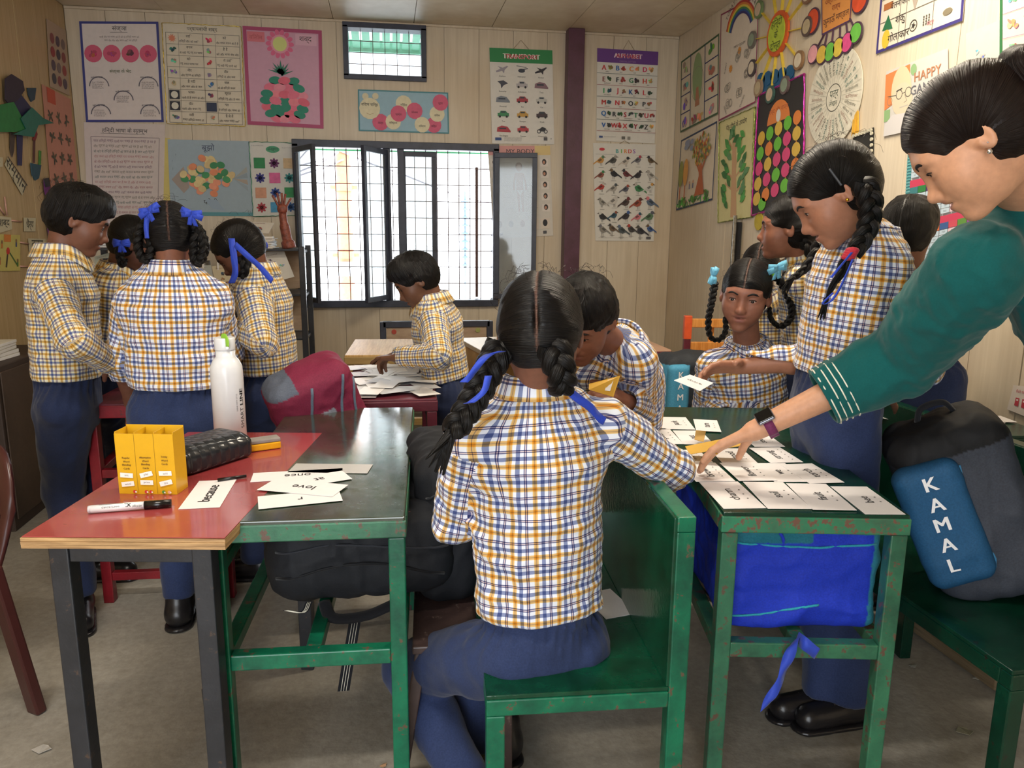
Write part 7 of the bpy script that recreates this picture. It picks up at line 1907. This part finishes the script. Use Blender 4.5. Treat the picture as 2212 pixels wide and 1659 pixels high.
# black bag standing on the side bench
cb = np.array([.135, 2.02, .585]); rt, v = bag('backpack', 'black backpack standing between the left green desk and the seated girl', cb, (.085, .20, .20), frame_from(-3, 0, 0), '191b20', [], .008, 6, floor=.392)
seam(rt, v, [(-.05, 0, .10), (0, 0, .12), (.06, 0, .09)], cb, I3, '2c2e34', .003, 'zip', (0, -1, 0))
b = BM(); q = at(893, 1110, 1.80); b.box(q[0]-.012, q[0]+.014, q[1], q[1]+.006, q[2]-.006, q[2]+.006, .001); b.build('red_tag', plain('red_tag', 'a03a34', .5), rt, world=True)
# maroon backpack on the stool
cb = np.array([-.225, 2.68, .665]); Rb = frame_from(-20, 10, 22)
rt, v = bag('backpack', 'maroon and grey backpack leaning behind the left green desk', cb, (.15, .11, .235), Rb, '7a2440', [(lambda L: (L[:, 0] < -.72) & (L[:, 2] < .3), '4c5666'), (lambda L: (L[:, 2] > .85) & (L[:, 0] < -.3), '5c6474'), (lambda L: (np.abs(L[:, 0]-.1) < .18) & (L[:, 2] > .15) & (L[:, 2] < .45), '8c8e9c')], .008, 7, h=.005, floor=.4225)
for k, (x0_, x1_) in enumerate(((-.05, -.10), (.06, .02), (.11, .10))): seam(rt, v, [(x0_+.05, 0, .20), (x0_, 0, .08), (x1_, 0, -.05), (x1_+.02, 0, -.2)], cb, Rb, '5c6a7c', .005, 'grey_piping', (0, -1, 0))
b = BM(); q = at(735, 935, 2.52); b.bar(at(738, 915, 2.55), at(732, 938, 2.55), .01, .004, .001); b.build('zip_pull', M_SILVER, rt, world=True)
# royal blue bag under the card desk
cb = np.array([.985, 1.81, .558]); Rb = frame_from(10, 0, 0)
rt, v = bag('backpack', 'royal blue and teal school bag stuffed under the card desk', cb, (.182, .290, .135), Rb, '1c36b8', [(lambda L: (L[:, 2] > .62) & (L[:, 0] < .1), '1c6a7c'), (lambda L: (L[:, 2] > .78), '1c6a7c'), (lambda L: L[:, 0] > .86, '2c7c94')], .010, 9, h=.005, floor=.4275, rnd=.035)
seam(rt, v, [(-.165, 0, .085), (-.05, 0, .075), (.05, 0, .075), (.16, 0, .085)], cb, Rb, '2c9cb0', .0028, 'teal_piping', (0, -1, 0))
seam(rt, v, [(-.165, 0, -.10), (-.08, 0, -.09), (.0, 0, -.07), (.04, 0, -.065)], cb, Rb, '2c9cb0', .0028, 'teal_piping', (0, -1, 0))
seam(rt, v, [(-.07, 0, .12), (-.055, 0, .10), (-.05, 0, .08)], cb, Rb, '1c36b8', .004, 'blue_seam', (0, -1, 0))
for px in ((1785, 1152),): 
    b = BM(); b.bar(at(px[0]-12, px[1]+8, 1.535), at(px[0]+16, px[1]-5, 1.535), .010, .003, .001); b.build('brass_zip_pull', M_GOLD, rt, world=True)
ribbon(rt, [at(1725, 1378, 1.49), at(1712, 1395, 1.445), at(1700, 1430, 1.435), at(1685, 1465, 1.435), at(1665, 1505, 1.435), at(1652, 1528, 1.435)], .030, 'blue_tie', wd=(1, 0, .45))
ribbon(rt, [at(1722, 1378, 1.49), at(1738, 1390, 1.445), at(1765, 1412, 1.44)], .030, 'blue_tie', wd=(.3, 0, 1))
# blue and grey bag on the dark bench
cb = at(2085, 1085, 1.66); Rb = frame_from(26, 0, 24)
rt, v = bag('backpack', 'blue and grey backpack with white capitals down its pocket, on the dark bench', cb, (.135, .115, .235), Rb, '3a3f4a', [(lambda L: L[:, 2] > .70, '17181b')], .008, 12, h=.005, floor=.4445)
cp = cb+Rb@np.array([-.075, -.115, .01])
v2 = Vox(cp-.26, cp+.26, .004); v2.box(cp, (.078, .036, .16), Rb, .01, rnd=.034); v2.wrinkle(.003, 30, 4)
pk = vox_obj(v2, 'front_pocket', M_BAG, rt, '1f5078')
cl = np.array([1, 0, 0]); 
for i, ch in enumerate('KAMAL'):
    z_ = .115-i*.052; cc = v2.hit(cp+Rb@np.array([.0-.004*i, -.2, z_]), Rb[:, 1], .3)-Rb[:, 1]*.001
    s_ = .021; e1, e3 = Rb[:, 0], Rb[:, 2]; pr = Print([cc-e1*s_+e3*s_, cc+e1*s_+e3*s_, cc+e1*s_-e3*s_, cc-e1*s_-e3*s_], -Rb[:, 1], 1.0); pr.layer = 4
    pr.text(ch, .5, .5, .85, 'e4e6ea', rot=0, bold=.06); mesh_obj('letter', pr.v, pr.f, M_PRINT, pk, cols=np.array(pr.col), world=True)
seam(rt, v2, [(.075, .0, .13), (.079, 0, 0), (.074, 0, -.14)], cp, Rb, '3c7ca8', .003, 'blue_piping', (.5, -1, 0))
tube('carry_handle', spline([cb+Rb@np.array([-.04, .0, .235]), cb+Rb@np.array([-.02, -.01, .27]), cb+Rb@np.array([.03, -.01, .27]), cb+Rb@np.array([.05, 0, .235])], 6), .010, cloth('black_pad', '1c1d22', .8), rt, seg=8, flat=.5)
# pale blue bag by the far wall, on its own low seat
t = empty('low_bench', (1.20, 3.28, 0), 'low maroon bench hidden under the pale blue backpack', 'bench')
b = BM(); b.box(0, .45, 0, .3, .40, .42, .002); b.build('seat', M_REDTOP, t)
for x in (.0, .42):
    for y in (0, .27): b = BM(); b.box(x, x+.03, y, y+.03, 0, .399, .002); b.build('leg', M_MAROON, t)
cb = np.array([1.405, 3.42, .602]); Rb = frame_from(-5, 0, 0)
rt, v = bag('backpack', 'pale blue and black backpack with white capitals near the far right corner', cb, (.155, .10, .18), Rb, '2c3036', [(lambda L: (L[:, 0] < -.25) & (L[:, 2] < .75), '4c94b8')], .006, 14, h=.006, floor=.4225)
for x_, z_, hh in ((-.095, -.01, .15), (.05, -.07, .10)):
    cp = cb+Rb@np.array([x_, -.095, z_]); v2 = Vox(cp-.2, cp+.2, .005); v2.box(cp, (.052, .028, hh), Rb, .01, rnd=.026); pk = vox_obj(v2, 'front_pocket', M_BAG, rt, '4c98bc')
    for i, ch in enumerate('KAMAL'[:5 if x_ < 0 else 3]):
        cc = v2.hit(cp+Rb@np.array([-.0, -.2, hh-.045-i*.052]), Rb[:, 1], .3)-Rb[:, 1]*.001; s_ = .017; e1, e3 = Rb[:, 0], Rb[:, 2]
        pr = Print([cc-e1*s_+e3*s_, cc+e1*s_+e3*s_, cc+e1*s_-e3*s_, cc-e1*s_-e3*s_], -Rb[:, 1], 1.0); pr.layer = 4; pr.text(ch, .5, .5, .9, 'e8eaee', bold=.05); mesh_obj('letter', pr.v, pr.f, M_PRINT, pk, cols=np.array(pr.col), world=True)

# ------------------------------------------------------------------ rack contents and floor litter
def leaning(label, px, Y0, Y1, paperc, seed):
    """booklet propped on the rack: px TL TR BR BL; top leans back"""
    p = paper('picture_book', label, 'book', [at(px[0][0], px[0][1], Y1), at(px[1][0], px[1][1], Y1), at(px[2][0], px[2][1], Y0), at(px[3][0], px[3][1], Y0)], paperc, th=.004)
    r = random.Random(seed)
    for i in range(5): p.scribble(r.uniform(.25, .75), r.uniform(.3, .8), .22, .16, r.choice(['6c6a68', '8c9c98', 'a87c5c', '4c4a4c', '9ab0a8']), seed*10+i, 5)
    p.words(.15, .12, .6, .05, '7a4440', seed, 'en'); p.build(p.root)
leaning('white picture booklet tilted against the rack behind the bending girl', [(562, 548), (612, 538), (636, 598), (585, 612)], 4.86, 4.90, 'dcdad4', 3)
leaning('cream picture booklet on the middle rack shelf', [(458, 575), (508, 570), (518, 625), (468, 628)], 4.88, 4.92, 'd0c4a8', 4)
leaning('white booklet with a running figure drawn on it, on top of the rack', [(535, 480), (592, 482), (580, 505), (525, 503)], 4.90, 4.95, 'd4d0c8', 5)
leaning('dull green booklet on the rack behind the half hidden child', [(205, 555), (242, 545), (250, 590), (205, 592)], 4.88, 4.92, 'b0b09c', 6)
leaning('small white comic leaning at the left end of the middle shelf', [(425, 575), (456, 573), (462, 607), (428, 612)], 4.88, 4.92, 'b4b8b4', 7)
random.seed(8)
for k in range(10):
    x = -1.6+k*.085; book(0, 'upright worn booklet on the lower rack shelves', x, 5.0, .9505, .012, .18, .19, random.choice(['c8b890', 'a89878', 'd8d0bc', '8c8474']), 0, grp='upright booklets on the middle shelf')
for k in range(6):
    book(0, 'flat booklet in the pile low on the rack', -.82, 5.0, .6805+k*.0112, .24, .2, .0105, random.choice(['c8b080', 'd8c8a0', 'b89c70']), random.uniform(-.1, .1), grp='booklets piled low on the rack')
def litter(px, py, size, rz, label, c='c8c4bc'):
    q = atz(px, py, .001); v = Vox(q-.08, q+.08, .004) if False else None
    b = BM(); b.poly([q+np.array([math.cos(a+rz)*size*(1 if i % 2 else .35), math.sin(a+rz)*size*(.4 if i % 2 else .8), .001*i]) for i, a in enumerate(np.linspace(0, 2*PI, 7)[:-1])], .0012, (0, 0, 1))
    tag(b.build('litter', plain('litter_'+c, c, .8)), label, 'litter')
litter(95, 1618, .03, .3, 'white paper scrap on the floor at the bottom left')
litter(1970, 1440, .016, 1, 'small crumpled foil on the floor under the dark bench', 'b0b0a4')
litter(2085, 1580, .03, .1, 'grey crumpled scrap on the floor at the bottom right', '9c9a84')
litter(2115, 1465, .022, 2, 'little torn scrap beside the dark bench leg', 'a8a498')
litter(830, 1655, .012, 2, 'tan wood chip on the floor at the bottom centre', 'b8906c')
b = BM(); q0 = atz(1975, 1345, .02); q1 = atz(2165, 1480, .02); b.bar(q0, q1, .05, .036, .004); tag(b.build('wooden_batten', m_wood('pale_batten', '6c5c44', '8c7a60')), 'pale wooden batten on the floor beyond the card desk', 'plank')
